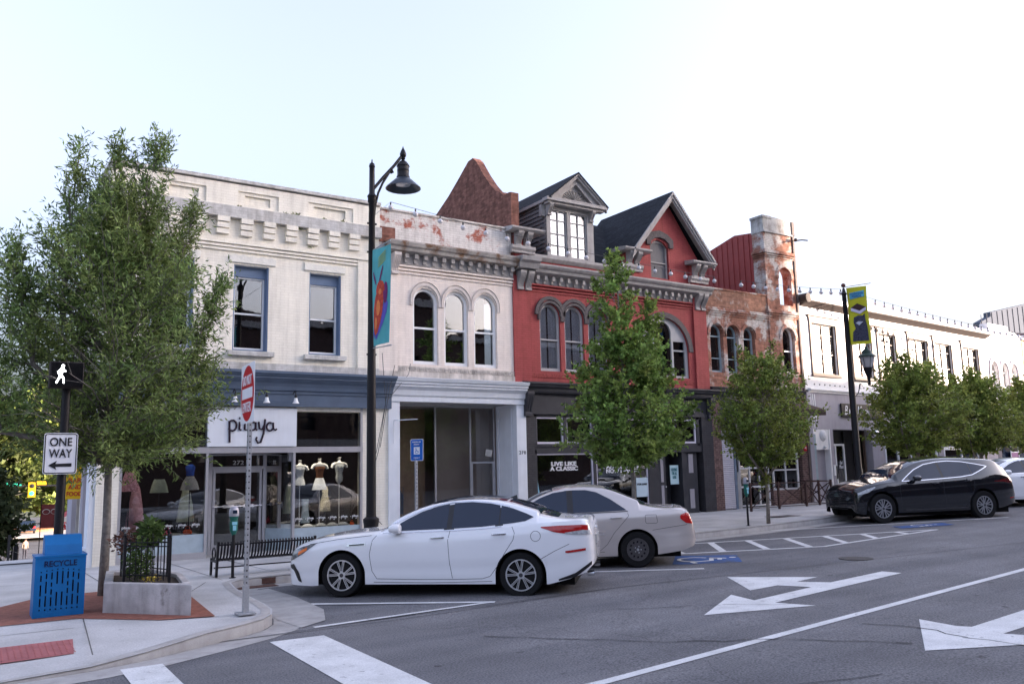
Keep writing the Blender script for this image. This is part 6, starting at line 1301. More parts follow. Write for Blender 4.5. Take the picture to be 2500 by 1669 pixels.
carwhite = mat('white_car_paint', (.88, .88, .90), .22, var=0, coat=1., spec=.5)
carbeige = mat('champagne_car_paint', (.60, .55, .52), .26, metal=.35, var=0, coat=.8)
carblack = mat('black_car_paint', (.006, .008, .012), .12, var=0, coat=1., spec=.5)
sedan = dict(L=4.87, hw=.925, xf=.975, xr=3.785, rw=.333, ra=.385, rim=.232, tum=.50,
    top=[(0, .66), (.04, .74), (.14, .80), (.4, .885), (.8, .955), (1.2, 1.0), (1.5, 1.03), (1.7, 1.13), (2.0, 1.29), (2.3, 1.40), (2.6, 1.46), (2.9, 1.485), (3.2, 1.48), (3.5, 1.44), (3.85, 1.34), (4.2, 1.225), (4.4, 1.175), (4.6, 1.16), (4.78, 1.155), (4.83, 1.10), (4.87, .95)],
    belt=[(0, .52), (.06, .66), (.2, .74), (.5, .825), (.9, .89), (1.3, .925), (1.8, .955), (2.5, .985), (3.2, 1.01), (3.7, 1.045), (4.1, 1.085), (4.5, 1.105), (4.78, 1.085), (4.87, .86)],
    bot=[(0, .36), (.03, .22), (.10, .175), (.5, .17), (.7, .19), (1.4, .20), (3.4, .205), (4.2, .20), (4.5, .27), (4.75, .36), (4.87, .48)],
    wid=[(0, .58), (.03, .67), (.10, .755), (.25, .84), (.5, .895), (.9, .925), (2.4, .93), (3.8, .93), (4.3, .905), (4.6, .865), (4.78, .80), (4.84, .74), (4.87, .66)],
    sidewin=[('f', [(1.80, 1.055), (2.0, 1.17), (2.2, 1.265), (2.45, 1.345), (2.64, 1.38)], [(1.80, .99), (2.2, 1.005), (2.62, 1.02), (2.64, 1.02)]),
             ('r', [(2.72, 1.39), (3.0, 1.405), (3.25, 1.39), (3.45, 1.355)], [(2.72, 1.02), (3.2, 1.045), (3.45, 1.07)]),
             ('q', [(3.47, 1.35), (3.65, 1.305), (3.86, 1.23), (3.98, 1.18)], [(3.47, 1.072), (3.65, 1.09), (3.86, 1.12), (3.98, 1.175)])],
    pillars=[('b', [(2.60, 1.36), (2.76, 1.38)], [(2.60, 1.0), (2.76, 1.01)]), ('c', [(3.40, 1.335), (3.52, 1.30)], [(3.40, 1.045), (3.52, 1.06)])],
    chrome=[([(1.58, .99), (1.8, 1.105), (2.0, 1.205), (2.2, 1.29), (2.45, 1.365), (2.7, 1.405), (3.0, 1.415), (3.3, 1.39), (3.6, 1.33)], .010), ([(1.62, .962), (2.2, .98), (2.7, .995), (3.2, 1.018), (3.5, 1.045)], .006)],
    wind=(1.52, 2.30, .60, .50), back=(3.56, 4.34, .47, .60), roofp=(2.34, 3.52, .53, .50),
    seams=[[(1.56, .96), (1.47, .86), (1.43, .65), (1.47, .40), (1.55, .285)], [(2.70, .99), (2.67, .85), (2.70, .5), (2.74, .29)], [(1.55, .285), (2.1, .275), (2.74, .275), (3.2, .285), (3.32, .32), (3.42, .45), (3.55, .66), (3.68, .85), (3.70, .95), (3.66, 1.04)], [(.42, .80), (.9, .875), (1.45, .93)], [(1.5, .235), (2.4, .225), (3.35, .245)],
           [(4.08, .56), (4.3, .68), (4.52, .78)]]+[[(4.02+.075*math.cos(t), .90+.075*math.sin(t)) for t in [2*PI*k/16 for k in range(17)]]],
    handles=[(2.50, .885), (3.46, .93)], mirror=(1.86, .985),
    lights=[('headlight', mat('dark_clear_lens', (.16, .165, .175), .12, var=.5, nscale=25, coat=.8), [(.03, .62), (.10, .70), (.3, .765), (.56, .83)], [(.03, .53), (.10, .55), (.3, .645), (.56, .825)], .006), ('indicator', orange, [(.22, .685), (.38, .755)], [(.22, .63), (.38, .71)], .010),
            ('tail_light', redlens, [(4.10, 1.035), (4.4, 1.05), (4.72, 1.055), (4.845, 1.04)], [(4.10, 1.02), (4.3, .955), (4.55, .92), (4.845, .91)], .006), ('reversing_light', clearlens, [(4.46, .945), (4.72, .98), (4.845, .97)], [(4.46, .93), (4.6, .918), (4.845, .912)], .011),
            ('rear_reflector', redlens, [(4.46, .68), (4.76, .715)], [(4.46, .655), (4.50, .65), (4.76, .68)], .008), ('fender_vent', chrome, [(1.06, .80), (1.36, .82)], [(1.06, .765), (1.36, .785)], .006), ('fender_vent_slot', black, [(1.10, .795), (1.34, .812)], [(1.10, .775), (1.34, .79)], .010),
            ('side_intake', black, [(.045, .475), (.14, .50), (.24, .38), (.30, .24)], [(.045, .44), (.14, .40), (.24, .24), (.30, .22)], .006), ('rear_diffuser', black, [(4.35, .275), (4.6, .36), (4.84, .52)], [(4.35, .25), (4.6, .30), (4.84, .47)], .012)])
def sedan_extra(c, t):
    MB().box(-.012, .012, -.45, .45, .30, .42).box(-.015, .01, -.42, .42, .52, .60).obj('grille', black, t)
    MB().add([(3.42, -.012, 1.42), (3.62, -.02, 1.40), (3.62, .02, 1.40), (3.42, .012, 1.42), (3.60, -.006, 1.485), (3.60, .006, 1.485)], [(0, 1, 4), (3, 5, 2), (0, 4, 5, 3), (1, 2, 5, 4), (0, 3, 2, 1)]).obj('antenna_fin', black, t)
    MB().box(4.855, 4.885, -.26, .26, .74, .87).obj('number_plate', mat('plate_grey', (.35, .36, .38), .5), t)
    for sg in (-1, 1): MB().lathe([(.045, 0), (.05, .03), (.05, .10), (.04, .10), (.038, .02)], (4.76, sg*.62, .33), 16, 'x', sy=.8).obj('exhaust_tip', chrome, t, smooth=True)
    MB().lathe([(.03, 0), (.03, .01)], (4.868, 0, .97), 12, 'x').obj('badge', chrome, t)
sedan['extra'] = sedan_extra
silver_rim = mat('machined_alloy', (.72, .73, .75), .3, metal=.8, var=0)
build_car('parked_car', 'white four door sedan with glass roof and ten spoke wheels', sedan, ((5.08, 12.62), R(-43.), 0.0), carwhite, ('alloy', silver_rim), True)

beige_d = dict(L=4.81, hw=.90, xf=.98, xr=3.70, rw=.320, ra=.365, rim=.20, tum=.46, anchor='xr',
    top=[(0, .60), (.05, .68), (.2, .76), (.6, .86), (1.1, .96), (1.35, 1.0), (1.6, 1.14), (1.95, 1.33), (2.25, 1.44), (2.6, 1.485), (2.95, 1.485), (3.25, 1.43), (3.6, 1.28), (3.95, 1.13), (4.15, 1.08), (4.4, 1.07), (4.62, 1.06), (4.70, 1.0), (4.78, .80), (4.81, .66)],
    belt=[(0, .5), (.2, .68), (.6, .80), (1.2, .90), (1.8, .945), (2.6, .965), (3.2, .98), (3.8, 1.0), (4.3, 1.01), (4.62, .98), (4.72, .86), (4.81, .56)],
    bot=[(0, .34), (.05, .22), (.5, .2), (1.4, .2), (3.3, .21), (4.1, .23), (4.5, .28), (4.76, .36), (4.81, .45)],
    wid=[(0, .56), (.05, .70), (.2, .80), (.6, .875), (1.2, .90), (3.6, .90), (4.1, .885), (4.45, .85), (4.65, .79), (4.75, .72), (4.81, .62)],
    sidewin=[('f', [(1.72, 1.13), (1.95, 1.26), (2.2, 1.35), (2.45, 1.385)], [(1.72, .965), (2.45, .985)]), ('r', [(2.56, 1.392), (2.8, 1.392), (3.0, 1.35), (3.25, 1.22), (3.52, 1.03)], [(2.56, .99), (3.0, 1.0), (3.52, 1.02)])],
    pillars=[('b', [(2.42, 1.385), (2.6, 1.392)], [(2.42, .98), (2.6, .99)])],
    chrome=[([(1.6, .955), (2.5, .975), (3.3, .995), (3.55, 1.005)], .006)], trimmat=mat('dark_window_line', (.05, .05, .055), .4),
    wind=(1.40, 2.2, .62, .52), back=(3.20, 3.98, .50, .60),
    seams=[[(2.50, .97), (2.50, .7), (2.52, .32)], [(1.5, .95), (1.42, .8), (1.45, .5), (1.5, .3)], [(1.5, .3), (2.5, .29), (3.0, .30), (3.15, .42), (3.28, .62), (3.45, .8), (3.56, .92), (3.53, 1.02)], [(3.98, .66), (4.35, .71), (4.62, .74)], [(3.86, .80), (3.86, .92), (3.90, .93), (4.06, .93), (4.08, .80), (4.05, .78), (3.88, .78), (3.86, .80)], [(2.53, .29), (3.1, .29)]],
    handles=[(2.35, .87), (3.33, .89)], handlemat=mat('pale_handle', (.55, .53, .52), .3, coat=.6), mirror=(1.80, .97),
    lights=[('headlight', clearlens, [(.05, .66), (.5, .78)], [(.05, .58), (.5, .74)], .006), ('tail_light', redlens, [(4.50, .90), (4.6, .965), (4.755, .90)], [(4.50, .85), (4.6, .77), (4.755, .745)], .006), ('reversing_light', clearlens, [(4.56, .985), (4.68, 1.0)], [(4.56, .94), (4.68, .965)], .007), ('side_moulding', mat('pale_moulding', (.50, .47, .46), .4), [(2.55, .60), (3.10, .62)], [(2.55, .575), (3.10, .595)], .014)])
def beige_extra(c, t):
    MB().box(4.78, 4.815, -.25, .25, .70, .82).obj('number_plate', MATS['plate_grey'], t)
beige_d['extra'] = beige_extra
build_car('parked_car', 'champagne beige sedan with black steel wheels parked behind the white one', beige_d, ((10.38, 11.74), R(-34.), rz_at(10.3)), carbeige, ('steel', mat('black_steel_rim', (.085, .08, .082), .45)))

suv = dict(L=4.98, hw=.95, xf=.86, xr=3.92, rw=.385, ra=.445, rim=.245, tum=.42,
    top=[(0, .80), (.03, .87), (.15, .95), (.5, 1.06), (.9, 1.13), (1.2, 1.19), (1.4, 1.28), (1.8, 1.48), (2.15, 1.61), (2.6, 1.69), (3.0, 1.715), (3.5, 1.705), (4.0, 1.675), (4.50, 1.62), (4.6, 1.51), (4.76, 1.35), (4.88, 1.18), (4.93, 1.02), (4.98, .80)],
    belt=[(0, .64), (.1, .78), (.4, .92), (.9, 1.02), (1.5, 1.07), (2.2, 1.10), (3.0, 1.13), (3.7, 1.17), (4.2, 1.20), (4.6, 1.17), (4.84, 1.07), (4.98, .72)],
    bot=[(0, .40), (.04, .28), (.2, .24), (.7, .24), (1.5, .26), (3.4, .27), (4.4, .30), (4.8, .40), (4.98, .50)],
    wid=[(0, .58), (.04, .70), (.15, .80), (.4, .88), (.9, .945), (1.5, .94), (3.3, .94), (4.0, .95), (4.5, .91), (4.8, .83), (4.93, .74), (4.98, .66)],
    sidewin=[('f', [(1.75, 1.20), (2.05, 1.37), (2.35, 1.475), (2.72, 1.535)], [(1.75, 1.10), (2.72, 1.145)]), ('r', [(2.80, 1.545), (3.1, 1.56), (3.5, 1.535), (3.66, 1.515)], [(2.80, 1.15), (3.3, 1.18), (3.66, 1.225)]), ('q', [(3.69, 1.51), (3.9, 1.465), (4.12, 1.41)], [(3.69, 1.23), (3.9, 1.31), (4.12, 1.40)])],
    pillars=[('b', [(2.70, 1.53), (2.82, 1.548)], [(2.70, 1.14), (2.82, 1.155)]), ('c', [(3.64, 1.515), (3.71, 1.505)], [(3.64, 1.22), (3.71, 1.235)])],
    chrome=[([(1.5, 1.08), (1.72, 1.215), (2.0, 1.375), (2.35, 1.505), (2.75, 1.565), (3.1, 1.585), (3.5, 1.56), (3.9, 1.49), (4.2, 1.42), (3.9, 1.285), (3.66, 1.2), (3.3, 1.155), (2.7, 1.12), (2.0, 1.09), (1.5, 1.08)], .008)],
    wind=(1.24, 2.15, .66, .54), back=(4.44, 4.84, .52, .62),
    seams=[[(1.42, 1.02), (1.40, .7), (1.46, .36)], [(2.74, 1.10), (2.72, .8), (2.76, .36)], [(1.46, .36), (2.7, .35), (3.3, .37), (3.5, .55), (3.66, .85), (3.68, 1.12)], [(.3, .93), (.9, 1.03), (1.4, 1.075)]],
    handles=[(2.5, 1.0), (3.5, 1.04)], handlemat=carblack, mirror=(1.86, 1.10),
    lights=[('headlight', clearlens, [(.12, .80), (.4, .90), (.66, .96)], [(.12, .745), (.4, .80), (.66, .93)], .006), ('tail_light', mat('dark_red_lens', (.10, .01, .012), .12, coat=.8), [(4.25, 1.02), (4.6, 1.08), (4.92, 1.03)], [(4.25, 1.005), (4.6, .985), (4.92, .93)], .006), ('front_blade', mat('gloss_dark_trim', (.02, .02, .025), .2, coat=.5), [(.18, .64), (.34, .50), (.46, .32)], [(.18, .60), (.34, .36), (.46, .29)], .010), ('sill_trim', mat('satin_dark_trim', (.05, .05, .055), .35), [(1.5, .34), (3.4, .36)], [(1.5, .31), (3.4, .33)], .012),
            ('rear_reflector', redlens, [(4.7, .56), (4.86, .58)], [(4.7, .54), (4.86, .56)], .008)])
def suv_extra(c, t):
    g_ = MB(); [g_.box(-.015, .02, -.40, .40, .36+.045*k, .372+.045*k) for k in range(10)]; g_.obj('grille', mat('grille_grey', (.04, .04, .045), .4), t)
    MB().add([(4.2, -.55, 1.60), (4.2, .55, 1.60), (4.56, .5, 1.57), (4.56, -.5, 1.57), (4.2, -.55, 1.55), (4.2, .55, 1.55), (4.52, .5, 1.53), (4.52, -.5, 1.53)], [(0, 1, 2, 3), (4, 7, 6, 5), (0, 4, 5, 1), (3, 2, 6, 7), (0, 3, 7, 4), (1, 5, 6, 2)]).obj('rear_spoiler', carblack, t)
def remap(o):
    fx = lambda x: x*.70/.86 if x < .86 else (x-.16 if x < 3.92 else 3.76+(x-3.92)*1.13)
    if isinstance(o, tuple) and len(o) == 2 and all(isinstance(v, (int, float)) for v in o): return (fx(o[0]), o[1])
    if isinstance(o, (list, tuple)): return type(o)(remap(v) for v in o)
    return o
for k_ in ('top', 'belt', 'bot', 'wid', 'sidewin', 'seams', 'handles', 'mirror', 'lights', 'pillars'): suv[k_] = remap(suv[k_])
suv['chrome'] = [(remap(a), b) for a, b in suv['chrome']]; suv['L'] = 3.76+1.06*1.13; suv['xf'] = .70; suv['xr'] = 3.76; suv['wind'] = (1.08, 1.99, .66, .54); suv['back'] = (4.48, 4.83, .52, .62)
suv['extra'] = suv_extra
build_car('parked_car', 'black crossover SUV with chrome window line parked on the right', suv, ((20.44, 13.40), R(-22.), rz_at(20.5)-.005), carblack, ('fine', mat('grey_alloy', (.42, .43, .46), .35, metal=.6, var=0)))
s2 = dict(sedan); build_car('parked_car', 'white car half hidden behind the black SUV', s2, ((26.2, 13.85), R(-23.), rz_at(26.5)+.05), carwhite, ('fine', MATS['grey_alloy']))

# ============================================================ trees
def leaf_mat(name, c, isl=.35): return mat(name, c, .55, var=.35, nscale=1.1, island=isl, transl=.35, spec=.12)
def tree(name, label, x, y, z, trunk, lobes, leafm, barkm, boughs=200, twigs=12, per=13, leaf=(.075, .016), seed=1, group=None, twl=(.22, .5), upw=.5, rt=.06, droop=0., gap=.75, cut=None):
    rg = np.random.default_rng(seed); t = thing(name, label, 'tree', (x, y, z), 0, group); O = np.array([x, y, z])
    tb = MB(); tb.tube([tuple(p) for p in trunk], [rt*(1-.75*i/(len(trunk)-1)) for i in range(len(trunk))], 10)
    LP = []; LD = []
    tot = sum(l[4] for l in lobes)
    for (ax0, ax1, prof, start, wgt) in lobes:
        a0 = np.array(ax0); a1 = np.array(ax1); nb = int(boughs*wgt/tot)
        if start: tb.tube([start[0], tuple(a0), tuple(a0+(a1-a0)*.6)], [rt*.6, rt*.5, rt*.12], 8)
        ph = rg.uniform(0, 6)
        for i in range(nb):
            tt = (i+rg.random())/nb; az = i*2.39996+rg.normal(0, .25)+ph
            r = np.interp(tt, [p[0] for p in prof], [p[1] for p in prof])
            clump = gap+(1-gap)*2*noise.noise(Vector((math.cos(az)*1.3+seed, math.sin(az)*1.3, tt*5)))+.25*rg.random()*(1-tt)
            if clump < .42 and rg.random() < .7: continue
            r = max(.08, r*(clump if clump < 1.12 else 1.12)*rg.uniform(.82, 1.08))
            ts = max(0, tt-.10-.22*rg.random()); s = a0+(a1-a0)*ts; e = a0+(a1-a0)*tt+np.array([math.cos(az)*r, math.sin(az)*r, -droop*r*rg.random()])
            m = (s+e)/2+np.array([0, 0, .06*r])
            if i % 2 == 0 or r > .8: tb.tube([tuple(s), tuple(m), tuple(e)], [rt*.28*(.5+r/3), rt*.17, rt*.04], 4, False)
            for k in range(twigs):
                u = .22+.78*(k+rg.random())/twigs; p = (1-u)**2*s+2*u*(1-u)*m+u*u*e; d = (e-s)/np.linalg.norm(e-s)
                q = d*.7+rg.normal(0, .62, 3)+np.array([0, 0, upw]); q /= np.linalg.norm(q); L_ = rg.uniform(*twl)*(.5+.5*min(1, r))
                n = max(3, int(per*L_/np.mean(twl))); v = (np.arange(n)+.5)/n
                pts = p+np.outer(v*L_, q)+rg.normal(0, .02, (n, 3)); pts[:, 2] -= .25*(v*L_)**2*2*droop
                dd = q*.6+rg.normal(0, .62, (n, 3))-np.array([0, 0, .15]); dd /= np.linalg.norm(dd, axis=1)[:, None]; LP.append(pts); LD.append(dd)
                if k % 4 == 0 and leaf[1] < .03: tb.tube([tuple(p), tuple(p+q*L_)], [.004, .002], 3, False)
    P = np.concatenate(LP); Dv = np.concatenate(LD)
    if cut: kp = ~((P[:, 0] < cut[0]) & (P[:, 1] < cut[1]) & (P[:, 2] < cut[2])); P = P[kp]; Dv = Dv[kp]
    n = len(P)
    e = np.cross(Dv, rg.normal(0, 1, (n, 3))); e /= np.linalg.norm(e, axis=1)[:, None]; nrm = np.cross(Dv, e)
    s = rg.uniform(.7, 1.25, n)[:, None]; l = leaf[0]*s; wv = leaf[1]*s
    V = np.stack([P, P+Dv*l*.45+e*wv+nrm*wv*.3, P+Dv*l, P+Dv*l*.45-e*wv+nrm*wv*.3], 1).reshape(-1, 3)
    if leaf[1] >= .03:   # broad lobed leaf: two side lobes as well
        V = np.stack([P, P+Dv*l*.2+e*wv*1.25, P+Dv*l*.5+e*wv*.6+nrm*wv*.3, P+Dv*l, P+Dv*l*.5-e*wv*.6+nrm*wv*.3, P+Dv*l*.2-e*wv*1.25], 1).reshape(-1, 3); kk = 6
    else: kk = 4
    V -= O
    me = bpy.data.meshes.new('crown'); me.vertices.add(len(V)); me.vertices.foreach_set('co', V.ravel().astype(np.float32))
    me.loops.add(n*kk); me.loops.foreach_set('vertex_index', np.arange(n*kk, dtype=np.int32)); me.polygons.add(n)
    me.polygons.foreach_set('loop_start', np.arange(0, n*kk, kk, dtype=np.int32)); me.update(calc_edges=True); me.validate()
    o = bpy.data.objects.new('crown', me); C.objects.link(o); o.parent = t; W[o.name] = W[t.name]; me.materials.append(leafm)
    tb.obj('trunk', barkm, t, smooth='all', raw=True)
    return t
oak = leaf_mat('willow_oak_leaves', (.18, .255, .085), .6); maple = leaf_mat('maple_leaves', (.175, .27, .07), .6); elm = leaf_mat('street_tree_leaves', (.185, .245, .06), .55)
tree('street_tree', 'large loose narrow leaved tree behind the concrete planter', 1.97, 14.4, .12, [(1.97, 14.4, .1), (1.98, 14.4, 1.2), (1.96, 14.4, 2.6), (2.0, 14.4, 4.2), (2.05, 14.4, 6.)],
     [((1.95, 14.4, 2.1), (2.0, 14.4, 6.6), [(0, .8), (.07, 1.5), (.2, 2.05), (.38, 1.95), (.55, 1.6), (.72, 1.25), (.88, .9), (1, .5)], None, 10),
      ((1.2, 14.3, 4.4), (1.32, 14.3, 7.2), [(0, .5), (.5, .42), (.8, .2), (1, .08)], ((1.97, 14.4, 2.9), 0), 1.0), ((2.2, 14.4, 5.2), (2.55, 14.5, 7.75), [(0, .55), (.5, .45), (.8, .28), (1, .08)], ((2.0, 14.4, 3.5), 0), 1.1), ((1.8, 14.5, 5.8), (1.9, 14.5, 7.45), [(0, .5), (.6, .3), (1, .08)], None, .7),
      ((.85, 14.2, 3.6), (.45, 14.2, 5.5), [(0, .6), (.6, .4), (1, .1)], ((1.96, 14.4, 2.5), 0), 1.2), ((.5, 14.2, 2.6), (.0, 14.2, 4.2), [(0, .6), (.6, .5), (1, .15)], ((1.96, 14.4, 2.3), 0), 1.2), ((2.9, 14.4, 3.0), (3.65, 14.4, 5.3), [(0, .6), (.6, .35), (1, .08)], ((1.97, 14.4, 2.3), 0), 1.2), ((2.7, 14.4, 4.6), (3.15, 14.4, 6.5), [(0, .5), (.6, .3), (1, .08)], ((1.97, 14.4, 3.3), 0), .8)],
     oak, bark, boughs=500, twigs=13, per=15, leaf=(.10, .0125), seed=3, rt=.075, twl=(.25, .6), upw=.5, droop=.1, gap=.72, cut=(1.6, 13.4, 3.75))
tree('street_tree', 'slender green maple in front of the red building', 13.62, 15.5, .2, [(13.62, 15.5, .2), (13.66, 15.5, 1.4), (13.55, 15.5, 2.6), (13.45, 15.5, 4.2), (13.4, 15.5, 6.6)],
     [((13.6, 15.5, 2.0), (13.45, 15.5, 5.2), [(0, .5), (.1, 1.1), (.3, 1.65), (.5, 1.6), (.7, 1.4), (.85, 1.1), (.95, .7), (1, .45)], None, 10), ((13.3, 15.5, 4.7), (13.28, 15.5, 7.2), [(0, .85), (.3, .55), (.5, .62), (.68, .66), (.85, .34), (1, .1)], None, 2.6),
      ((14.2, 15.5, 3.8), (14.45, 15.5, 6.15), [(0, .8), (.5, .48), (.8, .34), (1, .08)], ((13.55, 15.5, 2.5), 0), 2.0), ((14.8, 15.5, 2.3), (15.6, 15.5, 3.6), [(0, .4), (.6, .5), (1, .15)], ((13.6, 15.5, 1.9), 0), 1.0)],
     maple, bark, boughs=215, twigs=12, per=9, leaf=(.095, .040), seed=5, rt=.065, twl=(.18, .42), upw=.25, droop=.35, gap=.8)
tree('street_tree', 'round crowned small tree before the hollow brick tower', 17.62, 14.85, .33, [(17.62, 14.85, .3), (17.66, 14.85, 1.1), (17.62, 14.85, 2.0), (17.7, 14.85, 3.9)],
     [((17.62, 14.85, 1.85), (17.75, 14.85, 4.75), [(0, .4), (.1, .85), (.3, 1.45), (.45, 1.6), (.62, 1.35), (.8, 1.05), (.92, .7), (1, .3)], ((17.64, 14.85, 1.2), 0), 10), ((17.6, 14.85, 1.3), (17.65, 14.85, 2.0), [(0, .12), (1, .22)], None, .5), ((18.3, 14.8, 2.0), (18.9, 14.8, 3.3), [(0, .35), (.5, .55), (1, .2)], ((17.64, 14.85, 1.5), 0), 1.3), ((16.9, 14.8, 2.2), (16.3, 14.8, 3.4), [(0, .35), (.5, .5), (1, .15)], ((17.64, 14.85, 1.5), 0), 1.1), ((18.0, 14.8, 3.6), (18.25, 14.8, 5.05), [(0, .5), (.5, .35), (1, .1)], None, .8), ((17.1, 14.8, 3.6), (16.9, 14.8, 4.9), [(0, .5), (.5, .3), (1, .1)], None, .7)],
     elm, barkl, boughs=200, twigs=12, per=10, leaf=(.08, .026), seed=8, rt=.055, twl=(.15, .36), upw=.3, droop=.1, gap=.8)
for (lb, x, y, sd, top, rad, m_) in (('bushy multi stemmed tree behind the black SUV bonnet', 28.2, 17.0, 11, 5.2, 2.15, 5.75), ('tree between the two bushy trees near the arched white building', 33.9, 17.8, 12, 5.0, 1.75, 0), ('rightmost street tree cut by the picture edge', 39.6, 18.2, 13, 5.2, 2.2, 0)):
    gz_ = rz_at(x)+.12
    tree('street_tree', lb, x, y, gz_, [(x, y, gz_), (x+.1, y, 1.6), (x, y, 3.8)], [((x, y, 2.1), (x+.1, y, top), [(0, .55), (.15, rad*.75), (.4, rad), (.65, rad*.85), (.88, rad*.5), (1, .3)], ((x, y, gz_+.3), 0), 10)] +
         [((x+dx, y, 3.6), (x+dx*1.25, y, top+dz), [(0, .7), (.6, .5), (1, .12)], ((x, y, gz_+.2), 0), 1.2) for dx, dz in ((-1.1, .1), (-.2, .5), (1.0, .15))], elm, barkl, boughs=240, twigs=11, per=9, leaf=(.11, .036), seed=sd, rt=.06, twl=(.2, .5), upw=.45, gap=.8)

# ============================================================ down the cross street
def gz(y): return down(y)+.01
sunny = leaf_mat('sunlit_yellow_leaves', (.055, .075, .02), .4); darkleaf = leaf_mat('dark_hedge_leaves', (.03, .045, .02), .3)
def blob_tree(name, label, x, y, z0, z1, r, m, n, leaf, seed, th=1.2, cat='tree', grp=None):
    tree(name, label, x, y, gz(y), [(x, y, gz(y)), (x+.1, y, z0+.5), (x, y, z1-1)], [((x, y, z0), (x, y, z1), [(0, r*.6), (.3, r), (.6, r*.95), (.85, r*.6), (1, r*.2)], None, 1)], m, bark, boughs=n, twigs=9, per=7, leaf=leaf, seed=seed, rt=.12*th, twl=(.5, 1.2), upw=.3, group=grp)
blob_tree('hedge_tree', 'dense dark clipped tree at the far left edge', 1.0, 40, -.9, 2.3, 1.15, darkleaf, 200, (.22, .08), 21)
for i, (x, y, z0, z1, r, m, lb) in enumerate(((2.5, 100, -1, 10, 5.5, sunny, 'sunlit yellow green tree down the cross street, leftmost'), (9.5, 120, -2, 15, 6.5, elm, 'tall green tree down the cross street behind the signal'), (17, 135, -2, 16, 7, elm, 'green tree farthest down the cross street'), (6, 150, -1, 12, 7, sunny, 'yellow green tree at the end of the cross street'), (-4, 130, -2, 13, 7, elm, 'green tree beyond the left picture edge'))):
    blob_tree('distant_tree', lb, x, y, z0, z1, r, m, 170, (.6, .25), 30+i, 2, grp='trees down the cross street')
bb_ = thing('low_building', 'low dark shopfront with red awning down the cross street', 'building', (8, 46, -1.6))
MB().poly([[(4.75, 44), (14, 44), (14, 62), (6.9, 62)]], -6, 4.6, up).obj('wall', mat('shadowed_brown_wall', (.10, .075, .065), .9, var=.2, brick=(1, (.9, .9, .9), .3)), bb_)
MB().add([(3.95, 43.2, -.05), (5.0, 43.2, .85), (5.0, 44, .95), (3.9, 44, .05)], [(0, 1, 2, 3)]).box(3.95, 5.0, 43.15, 43.2, -.38, -.05).obj('awning', mat('red_awning', (.42, .03, .03), .6), bb_); text('ZY BAR', 'lettering', signwhite, bb_, upright(4.48, 43.12, -.21), .9, .24, bold=.02)
ms = thing('hanging_sign', 'dark red hanging sign with an oval frame beyond the signal pole', 'sign', (3.7, 40, 0)); MB().box(3.0, 3.62, 39.98, 40.02, -.1, .85).obj('board', mat('maroon_board', (.10, .02, .02), .6), ms); ft = MB(); [ft.poly([ell(cx__, .55+(.002*cx__), .14, .11, 0, 16), ell(cx__, .55, .12, .09, 0, 16)], 39.95, 39.97) for cx__ in (3.2, 3.5)]; ft.obj('ring_ornament', greytrim, ms); MB().box(3.0, 3.03, 39.98, 40.02, -2.2, 1.1).box(3.0, 4.4, 39.98, 40.02, 1.07, 1.1).obj('bracket', black, ms)
sgl = thing('traffic_signal', 'yellow traffic signal with green light on a mast arm down the cross street', 'traffic signal', (7.5, 80, -4.4))
MB().tube([(9.2, 80, -4.4), (9.2, 80, 1.6)], .12, 8).tube([(1, 80, 1.32), (9.2, 80, 1.32)], .07, 6).obj('mast', black, sgl)
sy = mat('signal_yellow', (.38, .23, .01), .5, var=.05); MB().box(5.0, 5.55, 79.8, 80.1, .4, 1.62).obj('housing', sy, sgl); MB().lathe([(.17, -.02), (.16, -.03), (.01, -.05)], (5.27, 79.8, .72), 14, 'y').obj('green_light', mat('lit_green', (.03, .5, .3), .5, var=0, emit=.4), sgl); MB().lathe([(.17, -.02), (.01, -.05)], (5.27, 79.8, 1.32), 14, 'y').obj('dark_light', black, sgl)
MB().box(3.2, 4.5, 79.75, 79.8, 1.36, 1.62).obj('street_name_plate', mat('street_sign_green', (.02, .33, .22), .5), sgl); MB().box(5.6, 6.3, 79.75, 79.8, 1.38, 1.7).obj('yellow_plate', sy, sgl)
car2 = thing('distant_car', 'dark car with a lit red tail light down the cross street', 'car', (7.2, 114, -4.3))
def simple_car(t, x, y, z, L_, m):
    MB().prof([(0, z+.3), (0, z+.85), (.9, z+.95), (1.5, z+1.4), (2.9, z+1.42), (3.5, z+.98), (L_, z+.85), (L_, z+.3)], x-.85, x+.85, y).obj('body', m, t, bevel=.05)
    for sx_ in (-1, 1):
        for yy in (.8, 3.5): MB().lathe([(.31, 0), (.31, .18)], (x+sx_*.7-.09, y-yy, z+.31), 14, 'x').obj('wheel', rubber, t)
        MB().box(x+sx_*.6-.14, x+sx_*.6+.14, y-L_-.03, y-L_, z+.65, z+.8).obj('tail_light', mat('lit_red_tail', (.9, .02, .02), .4, var=0, emit=.8), t)
    MB().box(x-.68, x+.68, y-3.4, y-3.0, z+.95, z+1.38).obj('rear_window', autoglass, t)
simple_car(car2, 7.2, 116, -4.3, 4.4, mat('dark_blue_car', (.02, .03, .05), .25, coat=.8, var=0))
isl = MB().lathe([(3.2, 0), (3.1, .25), (.01, .4)], (8.0, 118, -4.3), 24); tagp(isl.obj('planted_island', mat('orange_mulch', (.40, .17, .08), .9, var=.3)), 'orange brown mulched traffic island far down the cross street', 'traffic island')
tagp(MB().box(-2, 12, 105, 128, -4.34, -4.28).obj('sunlit_plaza', mat('pale_pavement', (.55, .50, .46), .8)), kind='structure')

